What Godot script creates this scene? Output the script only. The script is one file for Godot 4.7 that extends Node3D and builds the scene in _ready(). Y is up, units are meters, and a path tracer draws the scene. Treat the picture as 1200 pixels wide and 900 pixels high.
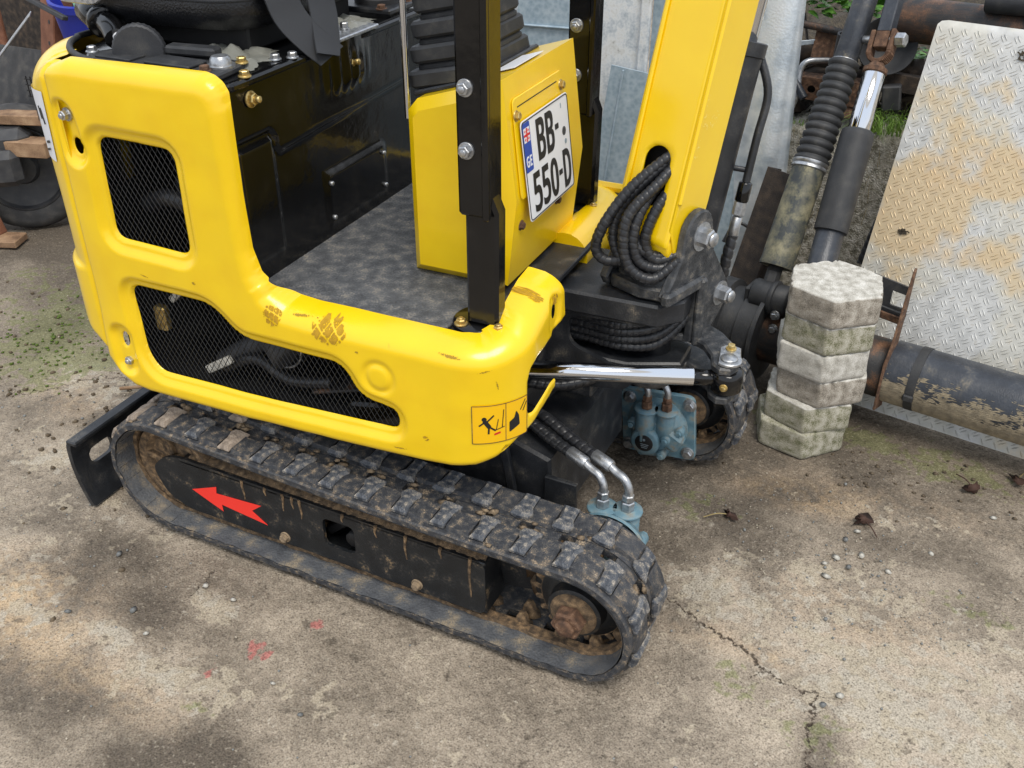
extends Node3D

# ---------------------------------------------------------------- mesh builder
class MB:
	var v := PackedVector3Array()
	var n := PackedVector3Array()
	var uv := PackedVector2Array()
	var xf := Transform3D()

	func tri(a: Vector3, b: Vector3, c: Vector3, na: Vector3, nb: Vector3, nc: Vector3, ua := Vector2(), ub := Vector2(), uc := Vector2()) -> void:
		var s := na + nb + nc
		if (b - a).cross(c - a).dot(s) > 0.0:
			v.append(xf * a); v.append(xf * c); v.append(xf * b)
			n.append(xf.basis * na); n.append(xf.basis * nc); n.append(xf.basis * nb)
			uv.append(ua); uv.append(uc); uv.append(ub)
		else:
			v.append(xf * a); v.append(xf * b); v.append(xf * c)
			n.append(xf.basis * na); n.append(xf.basis * nb); n.append(xf.basis * nc)
			uv.append(ua); uv.append(ub); uv.append(uc)

	func ftri(a: Vector3, b: Vector3, c: Vector3, out: Vector3) -> void:
		var m := (b - a).cross(c - a)
		if m.length_squared() < 1e-18:
			return
		m = m.normalized()
		if m.dot(out) < 0.0:
			m = -m
		tri(a, b, c, m, m, m)

	func quad(a: Vector3, b: Vector3, c: Vector3, d: Vector3, out: Vector3) -> void:
		ftri(a, b, c, out)
		ftri(a, c, d, out)

	func squad(a: Vector3, b: Vector3, c: Vector3, d: Vector3, na: Vector3, nb: Vector3, nc: Vector3, nd: Vector3) -> void:
		tri(a, b, c, na, nb, nc)
		tri(a, c, d, na, nc, nd)

	# chamfered box, optionally turned by basis q
	func box(c: Vector3, s: Vector3, bev := 0.004, q := Basis()) -> void:
		var h := s * 0.5
		bev = minf(bev, minf(h.x, minf(h.y, h.z)) * 0.95)
		var old := xf
		xf = xf * Transform3D(q, c)
		var e := [Vector3(1, 0, 0), Vector3(0, 1, 0), Vector3(0, 0, 1)]
		var ha := [h.x, h.y, h.z]
		for k in 3:
			var a: Vector3 = e[k]
			var b: Vector3 = e[(k + 1) % 3]
			var d: Vector3 = e[(k + 2) % 3]
			var hb: float = ha[(k + 1) % 3]
			var hd: float = ha[(k + 2) % 3]
			for sg in [-1.0, 1.0]:
				var o: Vector3 = a * (sg * ha[k])
				var p: Vector3 = b * (hb - bev)
				var r: Vector3 = d * (hd - bev)
				quad(o - p - r, o + p - r, o + p + r, o - p + r, a * sg)
		if bev > 0.0:
			for k in 3:
				var a: Vector3 = e[k]
				var b: Vector3 = e[(k + 1) % 3]
				var d: Vector3 = e[(k + 2) % 3]
				var l: Vector3 = a * (ha[k] - bev)
				for s1 in [-1.0, 1.0]:
					for s2 in [-1.0, 1.0]:
						var p1: Vector3 = b * (s1 * ha[(k + 1) % 3]) + d * (s2 * (ha[(k + 2) % 3] - bev))
						var p2: Vector3 = b * (s1 * (ha[(k + 1) % 3] - bev)) + d * (s2 * ha[(k + 2) % 3])
						quad(p1 - l, p1 + l, p2 + l, p2 - l, b * s1 + d * s2)
			for sx in [-1.0, 1.0]:
				for sy in [-1.0, 1.0]:
					for sz in [-1.0, 1.0]:
						var g := Vector3(sx * h.x, sy * h.y, sz * h.z)
						ftri(Vector3(g.x, g.y - sy * bev, g.z - sz * bev), Vector3(g.x - sx * bev, g.y, g.z - sz * bev), Vector3(g.x - sx * bev, g.y - sy * bev, g.z), Vector3(sx, sy, sz))
		xf = old

	# box between two points (a bar) with section w (along side) x t
	func bar(a: Vector3, b: Vector3, w: float, t: float, side := Vector3(0, 0, 1), bev := 0.002) -> void:
		var y := (b - a).normalized()
		var x := (side - y * side.dot(y)).normalized()
		var z := x.cross(y)
		box((a + b) * 0.5, Vector3(w, (b - a).length(), t), bev, Basis(x, y, z))

	static func frame(d: Vector3) -> Basis:
		var y := d.normalized()
		var r := Vector3(0, 0, 1) if absf(y.z) < 0.9 else Vector3(1, 0, 0)
		var x := r.cross(y).normalized()
		return Basis(x, y, x.cross(y))

	# lathe: profile points (radius, height along axis)
	func lathe(o: Vector3, axis: Vector3, prof: Array, seg := 20, start := 0.0, squash := Vector2(1, 1)) -> void:
		var q := frame(axis)
		var cnt := prof.size()
		var sn: Array[Vector2] = []
		for i in cnt - 1:
			var d: Vector2 = prof[i + 1] - prof[i]
			sn.append(Vector2(d.y, -d.x).normalized())
		for i in cnt - 1:
			var p: Vector2 = prof[i]
			var r: Vector2 = prof[i + 1]
			if p.distance_squared_to(r) < 1e-14:
				continue
			var n0 := sn[i]
			var n1 := sn[i]
			if i > 0 and sn[i - 1].dot(sn[i]) > 0.7:
				n0 = (sn[i - 1] + sn[i]).normalized()
			if i < cnt - 2 and sn[i + 1].dot(sn[i]) > 0.7:
				n1 = (sn[i + 1] + sn[i]).normalized()
			for k in seg:
				var a0 := start + TAU * k / seg
				var a1 := start + TAU * (k + 1) / seg
				var c0 := q.x * cos(a0) * squash.x + q.z * sin(a0) * squash.y
				var c1 := q.x * cos(a1) * squash.x + q.z * sin(a1) * squash.y
				var m0 := c0
				var m1 := c1
				var A := o + c0 * p.x + q.y * p.y
				var B := o + c1 * p.x + q.y * p.y
				var C := o + c1 * r.x + q.y * r.y
				var D := o + c0 * r.x + q.y * r.y
				var NA := m0 * n0.x + q.y * n0.y
				var NB := m1 * n0.x + q.y * n0.y
				var NC := m1 * n1.x + q.y * n1.y
				var ND := m0 * n1.x + q.y * n1.y
				if p.x < 1e-6:
					tri(A, C, D, NA, NC, ND)
				elif r.x < 1e-6:
					tri(A, B, C, NA, NB, NC)
				else:
					squad(A, B, C, D, NA, NB, NC, ND)

	# closed round bar with slightly broken edges
	func cyl(a: Vector3, b: Vector3, r: float, seg := 18, bev := 0.002) -> void:
		var h := (b - a).length()
		bev = minf(bev, minf(r, h) * 0.4)
		lathe(a, b - a, [Vector2(0, 0), Vector2(r - bev, 0), Vector2(r, bev), Vector2(r, h - bev), Vector2(r - bev, h), Vector2(0, h)], seg)

	# open ended pipe with a wall
	func pipe(a: Vector3, b: Vector3, r: float, ri: float, seg := 24) -> void:
		var h := (b - a).length()
		lathe(a, b - a, [Vector2(ri, 0), Vector2(r, 0), Vector2(r, h), Vector2(ri, h), Vector2(ri, 0)], seg)

	# prismatic flat-faced cylinder (hexagon and so on)
	func ngon(a: Vector3, b: Vector3, r: float, sides := 6, bev := 0.0015, start := 0.0) -> void:
		var q := frame(b - a)
		var h := (b - a).length()
		var prof := [Vector2(0, 0), Vector2(r, 0), Vector2(r, h - bev), Vector2(r - bev, h), Vector2(0, h)]
		for i in prof.size() - 1:
			for k in sides:
				var a0 := start + TAU * k / sides
				var a1 := start + TAU * (k + 1) / sides
				var c0 := q.x * cos(a0) + q.z * sin(a0)
				var c1 := q.x * cos(a1) + q.z * sin(a1)
				var p: Vector2 = prof[i]
				var s: Vector2 = prof[i + 1]
				var dn := Vector2(s.y - p.y, p.x - s.x)
				quad(a + c0 * p.x + q.y * p.y, a + c1 * p.x + q.y * p.y, a + c1 * s.x + q.y * s.y, a + c0 * s.x + q.y * s.y, (c0 + c1) * dn.x + q.y * dn.y)

	# tube along points; rad(i, angle) may vary through radii
	func tube(p: PackedVector3Array, r: float, seg := 12, caps := true, radii := PackedFloat32Array(), twist := 0.0, ridge := 0.0) -> void:
		var cnt := p.size()
		var X: Array[Vector3] = []
		var Z: Array[Vector3] = []
		var T: Array[Vector3] = []
		var x := Vector3()
		var run := PackedFloat32Array()
		var s := 0.0
		for i in cnt:
			var t := (p[mini(i + 1, cnt - 1)] - p[maxi(i - 1, 0)]).normalized()
			if i == 0:
				x = frame(t).x
			x = (x - t * x.dot(t)).normalized()
			X.append(x); Z.append(x.cross(t)); T.append(t)
			if i > 0:
				s += p[i].distance_to(p[i - 1])
			run.append(s)
		var ring: Array[PackedVector3Array] = []
		var nor: Array[PackedVector3Array] = []
		for i in cnt:
			var a := PackedVector3Array()
			var b := PackedVector3Array()
			var rr := radii[i] if radii.size() else r
			for k in seg:
				var g := TAU * k / seg
				var d := X[i] * cos(g) + Z[i] * sin(g)
				var q := rr
				var m := d
				if ridge > 0.0:
					var ph := fposmod(run[i] / twist - g / TAU, 1.0)
					var gr := exp(-pow((ph - 0.5) / 0.14, 2.0))
					q = rr * (1.0 - ridge * gr)
					m = (d - T[i] * ((ph - 0.5) * gr * 5.0)).normalized()
				a.append(p[i] + d * q)
				b.append(m)
			ring.append(a); nor.append(b)
		for i in cnt - 1:
			for k in seg:
				var l := (k + 1) % seg
				squad(ring[i][k], ring[i][l], ring[i + 1][l], ring[i + 1][k], nor[i][k], nor[i][l], nor[i + 1][l], nor[i + 1][k])
		if caps:
			for k in seg:
				var l := (k + 1) % seg
				ftri(p[0], ring[0][k], ring[0][l], -T[0])
				ftri(p[cnt - 1], ring[cnt - 1][k], ring[cnt - 1][l], T[cnt - 1])

	# extruded polygon: (x, y) of poly run along q.x, q.y from o; thickness along q.z from 0 to depth
	func prism(poly: PackedVector2Array, o: Vector3, q: Basis, depth: float, bev := 0.003) -> void:
		var pts := poly
		if not Geometry2D.is_polygon_clockwise(pts):
			pts = pts.duplicate()
			pts.reverse()
		var cnt := pts.size()
		var ins := PackedVector2Array()
		var en: Array[Vector2] = []
		for i in cnt:
			var d := (pts[(i + 1) % cnt] - pts[i]).normalized()
			en.append(Vector2(d.y, -d.x))
		# outward side found by a test of the area
		var area := 0.0
		for i in cnt:
			area += pts[i].cross(pts[(i + 1) % cnt])
		if area < 0.0:
			for i in cnt:
				en[i] = -en[i]
		for i in cnt:
			var a := en[(i + cnt - 1) % cnt]
			var b := en[i]
			var m := a + b
			var k := maxf(m.length_squared() * 0.5, 0.3)
			ins.append(pts[i] - m * (bev / k))
		var old := xf
		xf = xf * Transform3D(q, o)
		var idx := Geometry2D.triangulate_polygon(ins)
		for i in range(0, idx.size(), 3):
			for sd in [0.0, 1.0]:
				var z: float = depth * sd
				ftri(Vector3(ins[idx[i]].x, ins[idx[i]].y, z), Vector3(ins[idx[i + 1]].x, ins[idx[i + 1]].y, z), Vector3(ins[idx[i + 2]].x, ins[idx[i + 2]].y, z), Vector3(0, 0, (sd - 0.5) * depth))
		for i in cnt:
			var j := (i + 1) % cnt
			var e := Vector3(en[i].x, en[i].y, 0)
			var n0 := e
			var n1 := e
			var pa := en[(i + cnt - 1) % cnt]
			var nx := en[j]
			if pa.dot(en[i]) > 0.75:
				n0 = (e + Vector3(pa.x, pa.y, 0)).normalized()
			if nx.dot(en[i]) > 0.75:
				n1 = (e + Vector3(nx.x, nx.y, 0)).normalized()
			var b0 := bev * signf(depth)
			var A := Vector3(pts[i].x, pts[i].y, b0)
			var B := Vector3(pts[j].x, pts[j].y, b0)
			var C := Vector3(pts[j].x, pts[j].y, depth - b0)
			var D := Vector3(pts[i].x, pts[i].y, depth - b0)
			squad(A, B, C, D, n0, n1, n1, n0)
			if bev > 0.0:
				var A2 := Vector3(ins[i].x, ins[i].y, 0)
				var B2 := Vector3(ins[j].x, ins[j].y, 0)
				var z0 := Vector3(0, 0, -signf(depth))
				squad(A2, B2, B, A, (n0 + z0).normalized(), (n1 + z0).normalized(), (n1 + z0).normalized(), (n0 + z0).normalized())
				var C2 := Vector3(ins[j].x, ins[j].y, depth)
				var D2 := Vector3(ins[i].x, ins[i].y, depth)
				squad(D, C, C2, D2, (n0 - z0).normalized(), (n1 - z0).normalized(), (n1 - z0).normalized(), (n0 - z0).normalized())
		xf = old

	# hexagon bolt head with washer standing on p along axis
	func bolt(p: Vector3, axis: Vector3, r: float, h: float, stud := 0.0, turn := 0.3) -> void:
		var d := axis.normalized()
		lathe(p, d, [Vector2(0, 0), Vector2(r * 1.35, 0), Vector2(r * 1.35, h * 0.2), Vector2(r * 1.28, h * 0.26), Vector2(0, h * 0.26)], 18)
		ngon(p + d * h * 0.26, p + d * h, r, 6, r * 0.16, turn)
		if stud > 0.0:
			cyl(p + d * h * 0.9, p + d * (h + stud), r * 0.55, 12, r * 0.1)

	# uneven stone-like lump
	func lump(c: Vector3, s: Vector3, noise: FastNoiseLite, amount := 0.25, rows := 6, cols := 9, q := Basis()) -> void:
		var g: Array[PackedVector3Array] = []
		for i in rows + 1:
			var row := PackedVector3Array()
			var th := PI * i / rows
			for k in cols:
				var ph := TAU * k / cols
				var d := Vector3(sin(th) * cos(ph), cos(th), sin(th) * sin(ph))
				var m := 1.0 + amount * noise.get_noise_3dv(d * 60.0 + c * 900.0) * 1.6
				row.append(c + q * (d * s * m))
			g.append(row)
		for i in rows:
			for k in cols:
				var l := (k + 1) % cols
				var a := g[i][k]
				var b := g[i][l]
				var e := g[i + 1][l]
				var f := g[i + 1][k]
				squad2(a, b, e, f, c)

	func squad2(a: Vector3, b: Vector3, e: Vector3, f: Vector3, c: Vector3) -> void:
		var na := (a - c).normalized()
		var nb := (b - c).normalized()
		var ne := (e - c).normalized()
		var nf := (f - c).normalized()
		if a.distance_squared_to(b) > 1e-12:
			tri(a, b, e, na, nb, ne)
		if e.distance_squared_to(f) > 1e-12:
			tri(a, e, f, na, ne, nf)

	# shared-vertex soup with averaged normals
	func soup(P: PackedVector3Array, I: PackedInt32Array, U: PackedVector2Array, flip := false, thick := 0.0, border := PackedInt32Array()) -> void:
		var N := PackedVector3Array()
		N.resize(P.size())
		for i in range(0, I.size(), 3):
			var m := (P[I[i + 1]] - P[I[i]]).cross(P[I[i + 2]] - P[I[i]])
			if flip:
				m = -m
			for k in 3:
				N[I[i + k]] += m
		for i in N.size():
			N[i] = N[i].normalized()
		for i in range(0, I.size(), 3):
			var a := I[i]
			var b := I[i + 1]
			var c := I[i + 2]
			tri(P[a], P[b], P[c], N[a], N[b], N[c], U[a], U[b], U[c])
			if thick > 0.0:
				tri(P[a] - N[a] * thick, P[b] - N[b] * thick, P[c] - N[c] * thick, -N[a], -N[b], -N[c], U[a], U[b], U[c])
		if thick > 0.0:
			for i in range(0, border.size(), 2):
				var a := border[i]
				var b := border[i + 1]
				var e := P[b] - P[a]
				var out := e.cross(N[a])
				quad(P[a], P[b], P[b] - N[b] * thick, P[a] - N[a] * thick, out)

	# sheet cut by a signed field: field(u, v) -> Vector2(distance, fold radius); place(u, v, d, r) -> Vector3
	func sheet(rect: Rect2, step: float, field: Callable, place: Callable, flip := false, thick := 0.0) -> void:
		var nu := int(ceil(rect.size.x / step)) + 1
		var nv := int(ceil(rect.size.y / step)) + 1
		var D := PackedFloat32Array()
		var R := PackedFloat32Array()
		D.resize(nu * nv)
		R.resize(nu * nv)
		for j in nv:
			for i in nu:
				var f: Vector2 = field.call(rect.position.x + i * step, rect.position.y + j * step)
				D[j * nu + i] = f.x
				R[j * nu + i] = f.y
		var ids := {}
		var P := PackedVector3Array()
		var U := PackedVector2Array()
		var I := PackedInt32Array()
		var border := PackedInt32Array()
		var cx := [0, 1, 1, 0]
		var cy := [0, 0, 1, 1]
		for j in nv - 1:
			for i in nu - 1:
				var anyin := false
				var allin := true
				for k in 4:
					if D[(j + cy[k]) * nu + i + cx[k]] < 0.0:
						anyin = true
					else:
						allin = false
				if not anyin:
					continue
				var poly := PackedInt32Array()
				var cut := PackedInt32Array()
				for k in 4:
					var ax: int = i + cx[k]
					var ay: int = j + cy[k]
					var bx: int = i + cx[(k + 1) % 4]
					var by: int = j + cy[(k + 1) % 4]
					var da := D[ay * nu + ax]
					var db := D[by * nu + bx]
					if da < 0.0:
						var key := (ay * nu + ax) * 3
						if not ids.has(key):
							ids[key] = P.size()
							var u := rect.position.x + ax * step
							var v2 := rect.position.y + ay * step
							U.append(Vector2(u, v2))
							P.append(place.call(u, v2, -da, R[ay * nu + ax]))
						poly.append(ids[key])
					if (da < 0.0) != (db < 0.0):
						var lo := mini(ay * nu + ax, by * nu + bx)
						var key := lo * 3 + (1 if ay == by else 2)
						if not ids.has(key):
							ids[key] = P.size()
							var t := da / (da - db)
							var u := rect.position.x + (ax + (bx - ax) * t) * step
							var v2 := rect.position.y + (ay + (by - ay) * t) * step
							U.append(Vector2(u, v2))
							P.append(place.call(u, v2, 0.0, lerpf(R[ay * nu + ax], R[by * nu + bx], t)))
						poly.append(ids[key])
						cut.append(ids[key])
				for k in range(1, poly.size() - 1):
					I.append(poly[0]); I.append(poly[k]); I.append(poly[k + 1])
				if cut.size() == 2:
					border.append_array(cut)
		soup(P, I, U, flip, thick, border)

	func mesh(mat: Material, shift := Vector3()) -> ArrayMesh:
		var arr := []
		arr.resize(Mesh.ARRAY_MAX)
		var vv := v.duplicate()
		if shift != Vector3():
			for i in vv.size():
				vv[i] += shift
		arr[Mesh.ARRAY_VERTEX] = vv
		arr[Mesh.ARRAY_NORMAL] = n
		arr[Mesh.ARRAY_TEX_UV] = uv
		var m := ArrayMesh.new()
		m.add_surface_from_arrays(Mesh.PRIMITIVE_TRIANGLES, arr)
		m.surface_set_material(0, mat)
		return m

# ---------------------------------------------------------------- naming
var used := {}

func numbered(called: String, under: Node) -> String:
	var key := str(under.get_instance_id()) + "/" + called
	var k: int = used.get(key, 0)
	used[key] = k + 1
	return called if k == 0 else "%s_%03d" % [called, k]

func thing(called: String, label: String, category: String, at := Vector3(), group := "") -> Node3D:
	var o := Node3D.new()
	o.name = numbered(called, self)
	add_child(o)
	o.position = at
	tag(o, label, category, group)
	return o

func tag(o: Node3D, label: String, category := "", group := "") -> Node3D:
	o.set_meta("label", label)
	if category:
		o.set_meta("category", category)
	if group:
		o.set_meta("group", group)
	return o

func base_of(o: Node) -> Vector3:
	var p := Vector3()
	while o is Node3D and o != self:
		p += o.position
		o = o.get_parent()
	return p

# commits what mb holds (in world coordinates) as one named mesh under parent
func part(called: String, mb: MB, mat: Material, parent: Node = self, label := "") -> MeshInstance3D:
	var o := MeshInstance3D.new()
	o.mesh = mb.mesh(mat, -base_of(parent))
	o.name = numbered(called, parent)
	parent.add_child(o)
	if label:
		o.set_meta("label", label)
	return o

# a shared mesh as a piece
func piece(called: String, m: Mesh, t: Transform3D, parent: Node, mat: Material = null) -> MeshInstance3D:
	var o := MeshInstance3D.new()
	o.mesh = m
	o.transform = Transform3D(t.basis, t.origin - base_of(parent))
	o.name = numbered(called, parent)
	parent.add_child(o)
	if mat:
		o.material_override = mat
	return o

func lone(called: String, mb: MB, mat: Material, label: String, category: String, at: Vector3, group := "") -> MeshInstance3D:
	var o := MeshInstance3D.new()
	o.mesh = mb.mesh(mat, -at)
	o.name = numbered(called, self)
	add_child(o)
	o.position = at
	tag(o, label, category, group)
	return o

# ---------------------------------------------------------------- curves and fields
func spline(p: Array, per := 8) -> PackedVector3Array:
	var out := PackedVector3Array()
	var cnt := p.size()
	for i in cnt - 1:
		var a: Vector3 = p[maxi(i - 1, 0)]
		var b: Vector3 = p[i]
		var c: Vector3 = p[i + 1]
		var d: Vector3 = p[mini(i + 2, cnt - 1)]
		for k in per:
			out.append(b.cubic_interpolate(c, a, d, float(k) / per))
	out.append(p[cnt - 1])
	return out

func resample(p: PackedVector3Array, step: float) -> PackedVector3Array:
	var c := Curve3D.new()
	for q in p:
		c.add_point(q)
	var l := c.get_baked_length()
	var cnt := maxi(2, int(l / step))
	var out := PackedVector3Array()
	for i in cnt + 1:
		out.append(c.sample_baked(l * i / cnt, true))
	return out

# hose with spiral guard
func hose(mb: MB, p: Array, r: float, pitch := 0.017, ridge := 0.16) -> void:
	mb.tube(resample(spline(p, 10), 0.0022), r, 12, true, PackedFloat32Array(), pitch, ridge)

func chaikin(p: PackedVector2Array, times := 2) -> PackedVector2Array:
	for t in times:
		var o := PackedVector2Array()
		for i in p.size():
			var a := p[i]
			var b := p[(i + 1) % p.size()]
			o.append(a.lerp(b, 0.25))
			o.append(a.lerp(b, 0.75))
		p = o
	return p

# rounds the corners of a polygon with a given radius
func rounded(p: PackedVector2Array, r: float, seg := 5) -> PackedVector2Array:
	var o := PackedVector2Array()
	var cnt := p.size()
	for i in cnt:
		var a := p[(i + cnt - 1) % cnt]
		var b := p[i]
		var c := p[(i + 1) % cnt]
		var l := minf(r, minf(a.distance_to(b), b.distance_to(c)) * 0.48)
		var s := b + (a - b).normalized() * l
		var e := b + (c - b).normalized() * l
		for k in seg + 1:
			var t := float(k) / seg
			o.append(s.lerp(b, t).lerp(b.lerp(e, t), t))
	return o

func pdist(p: Vector2, poly: PackedVector2Array) -> float:
	var best := 1e9
	var cnt := poly.size()
	for i in cnt:
		var q := Geometry2D.get_closest_point_to_segment(p, poly[i], poly[(i + 1) % cnt])
		best = minf(best, p.distance_squared_to(q))
	best = sqrt(best)
	return -best if Geometry2D.is_point_in_polygon(p, poly) else best

func sstep(a: float, b: float, x: float) -> float:
	return smoothstep(a, b, x)

func circle2(c: Vector2, r: float, seg := 20, sx := 1.0) -> PackedVector2Array:
	var o := PackedVector2Array()
	for k in seg:
		o.append(c + Vector2(cos(TAU * k / seg) * r * sx, sin(TAU * k / seg) * r))
	return o

func noise(sd: int, freq: float, oct := 4, kind := FastNoiseLite.TYPE_SIMPLEX_SMOOTH) -> FastNoiseLite:
	var f := FastNoiseLite.new()
	f.seed = sd
	f.noise_type = kind
	f.frequency = freq
	f.fractal_type = FastNoiseLite.FRACTAL_FBM
	f.fractal_octaves = oct
	return f

# ---------------------------------------------------------------- textures and materials
func bytes(sd: int, freq: float, oct: int, size: int, kind := FastNoiseLite.TYPE_SIMPLEX_SMOOTH) -> PackedByteArray:
	return noise(sd, freq, oct, kind).get_seamless_image(size, size, false, false, 0.15, true).get_data()

func ramp(stops: Array) -> Array:
	# stops: [t, Color(sRGB)] -> three byte tables
	var t := [PackedByteArray(), PackedByteArray(), PackedByteArray()]
	for i in 256:
		var x := i / 255.0
		var c: Color = stops[0][1]
		for k in stops.size() - 1:
			if x >= stops[k][0]:
				var w := clampf((x - stops[k][0]) / maxf(stops[k + 1][0] - stops[k][0], 1e-5), 0, 1)
				c = (stops[k][1] as Color).lerp(stops[k + 1][1], w)
		t[0].append(int(clampf(c.r, 0, 1) * 255)); t[1].append(int(clampf(c.g, 0, 1) * 255)); t[2].append(int(clampf(c.b, 0, 1) * 255))
	return t

func ctex(b: PackedByteArray, size: int, stops: Array, fine := PackedByteArray(), amount := 0.0) -> ImageTexture:
	var r := ramp(stops)
	var R: PackedByteArray = r[0]
	var G: PackedByteArray = r[1]
	var B: PackedByteArray = r[2]
	var o := PackedByteArray()
	o.resize(size * size * 3)
	var am := int(amount * 256.0)
	var has := fine.size() == b.size()
	for i in size * size:
		var k := b[i]
		if has:
			k = clampi(k + ((fine[i] - 128) * am >> 8), 0, 255)
		o[i * 3] = R[k]
		o[i * 3 + 1] = G[k]
		o[i * 3 + 2] = B[k]
	return ImageTexture.create_from_image(Image.create_from_data(size, size, false, Image.FORMAT_RGB8, o))

func ntex(b: PackedByteArray, size: int, strength := 4.0) -> ImageTexture:
	var im := Image.create_from_data(size, size, false, Image.FORMAT_L8, b.duplicate())
	im.convert(Image.FORMAT_RGBA8)
	im.bump_map_to_normal_map(strength)
	return ImageTexture.create_from_image(im)

func mat(called: String, c: Color, rough := 0.5, metal := 0.0, tex: Texture2D = null, scale := 2.0, nor: Texture2D = null, nstr := 1.0, world := false) -> StandardMaterial3D:
	var m := StandardMaterial3D.new()
	m.resource_name = called
	m.albedo_color = c
	m.roughness = rough
	m.metallic = metal
	if tex:
		m.albedo_texture = tex
	if nor:
		m.normal_enabled = true
		m.normal_texture = nor
		m.normal_scale = nstr
	if tex or nor:
		m.uv1_triplanar = true
		m.uv1_world_triplanar = world
		m.uv1_scale = Vector3.ONE * scale
	return m

func rgb(r: float, g: float, b: float) -> Color:
	return Color(r / 255.0, g / 255.0, b / 255.0)

var M: Dictionary = {}
var rng := RandomNumberGenerator.new()

func make_materials() -> void:
	var S := 512
	var cloud := bytes(3, 0.012, 5, S)
	var blot := bytes(11, 0.025, 4, S)
	var grain := bytes(23, 0.18, 3, S)
	var speck := bytes(31, 0.09, 2, S)
	var cell := bytes(41, 0.06, 2, S, FastNoiseLite.TYPE_CELLULAR)
	var n_fine := ntex(grain, S, 3.0)
	var n_mid := ntex(blot, S, 5.0)
	var n_speck := ntex(speck, S, 4.0)
	var W := Color.WHITE
	M.yellow = mat("yellow_paint", W, 0.34, 0.0, ctex(cloud, S, [[0.0, rgb(238, 195, 0)], [0.6, rgb(243, 203, 0)], [0.97, rgb(243, 203, 4)], [1.0, rgb(214, 170, 20)]], grain, 0.05), 1.3, n_mid, 0.05)
	M.yellow.clearcoat_enabled = true
	M.yellow.clearcoat = 0.5
	M.yellow.clearcoat_roughness = 0.16
	M.footmark = mat("dried_mud_print", W, 0.9, 0.0, ctex(blot, S, [[0.0, rgb(158, 120, 22)], [1.0, rgb(200, 156, 34)]]), 6.0)
	M.gloss = mat("gloss_black_paint", W, 0.14, 0.0, ctex(cloud, S, [[0.0, rgb(12, 12, 13)], [0.6, rgb(16, 16, 17)], [0.85, rgb(26, 25, 24)], [1.0, rgb(60, 55, 48)]], grain, 0.25), 1.6, n_mid, 0.06)
	M.black = mat("dusty_black_paint", W, 0.42, 0.0, ctex(cloud, S, [[0.0, rgb(24, 26, 29)], [0.5, rgb(36, 38, 42)], [0.7, rgb(50, 51, 53)], [0.9, rgb(80, 77, 72)], [1.0, rgb(118, 108, 96)]], grain, 0.35), 2.2, n_fine, 0.15)
	M.worn = mat("scuffed_black_steel", W, 0.48, 0.0, ctex(blot, S, [[0.0, rgb(30, 32, 35)], [0.4, rgb(50, 52, 55)], [0.6, rgb(68, 69, 71)], [0.8, rgb(96, 93, 88)], [1.0, rgb(146, 136, 120)]], grain, 0.4), 2.4, n_fine, 0.25)
	M.frame = mat("muddy_track_frame", W, 0.5, 0.0, ctex(cloud, S, [[0.0, rgb(14, 17, 20)], [0.55, rgb(26, 29, 32)], [0.72, rgb(42, 42, 42)], [0.84, rgb(74, 66, 56)], [1.0, rgb(128, 108, 82)]], speck, 0.45), 2.6, n_fine, 0.3)
	M.rubber = mat("track_rubber", W, 0.62, 0.0, ctex(blot, S, [[0.0, rgb(38, 40, 45)], [0.45, rgb(58, 60, 64)], [0.62, rgb(80, 78, 76)], [0.76, rgb(110, 100, 88)], [0.9, rgb(146, 128, 106)], [1.0, rgb(176, 158, 132)]], grain, 0.6), 3.0, n_fine, 0.8)
	M.lug = mat("worn_lug_rubber", W, 0.5, 0.0, ctex(blot, S, [[0.0, rgb(44, 48, 55)], [0.4, rgb(68, 72, 79)], [0.58, rgb(94, 96, 99)], [0.72, rgb(128, 122, 114)], [0.85, rgb(164, 154, 140)], [1.0, rgb(190, 180, 164)]], grain, 0.6), 3.3, n_fine, 0.8)
	M.lugmud = mat("mud_caked_lug", W, 0.9, 0.0, ctex(blot, S, [[0.0, rgb(104, 94, 84)], [0.5, rgb(148, 134, 120)], [1.0, rgb(184, 168, 150)]], grain, 0.5), 3.3, n_speck, 0.8)
	M.mud = mat("dried_mud", W, 0.95, 0.0, ctex(blot, S, [[0.0, rgb(62, 52, 42)], [0.45, rgb(104, 86, 66)], [0.7, rgb(138, 112, 82)], [1.0, rgb(176, 148, 112)]], grain, 0.5), 4.0, n_fine, 1.0)
	M.cake = mat("caked_mud", W, 0.95, 0.0, ctex(blot, S, [[0.0, rgb(92, 80, 66)], [0.5, rgb(136, 118, 96)], [1.0, rgb(186, 162, 128)]], grain, 0.6), 5.0, n_fine, 1.0)
	M.inner = mat("muddy_belt_inside", W, 0.75, 0.0, ctex(cloud, S, [[0.0, rgb(62, 64, 68)], [0.5, rgb(84, 86, 89)], [0.66, rgb(102, 98, 92)], [0.85, rgb(134, 122, 104)], [1.0, rgb(156, 140, 116)]], grain, 0.45), 2.6, n_speck, 0.5)
	M.mat = mat("grey_floor_mat", W, 0.8, 0.0, ctex(blot, S, [[0.0, rgb(62, 64, 67)], [0.4, rgb(80, 82, 85)], [0.6, rgb(92, 93, 95)], [0.8, rgb(112, 110, 107)], [1.0, rgb(134, 128, 118)]], grain, 0.7), 1.9, n_fine, 0.9)
	M.hose = mat("ribbed_hose_guard", W, 0.36, 0.0, ctex(blot, S, [[0.0, rgb(26, 27, 30)], [0.6, rgb(40, 41, 44)], [0.85, rgb(66, 65, 64)], [1.0, rgb(112, 106, 98)]], grain, 0.3), 5.0)
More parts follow.
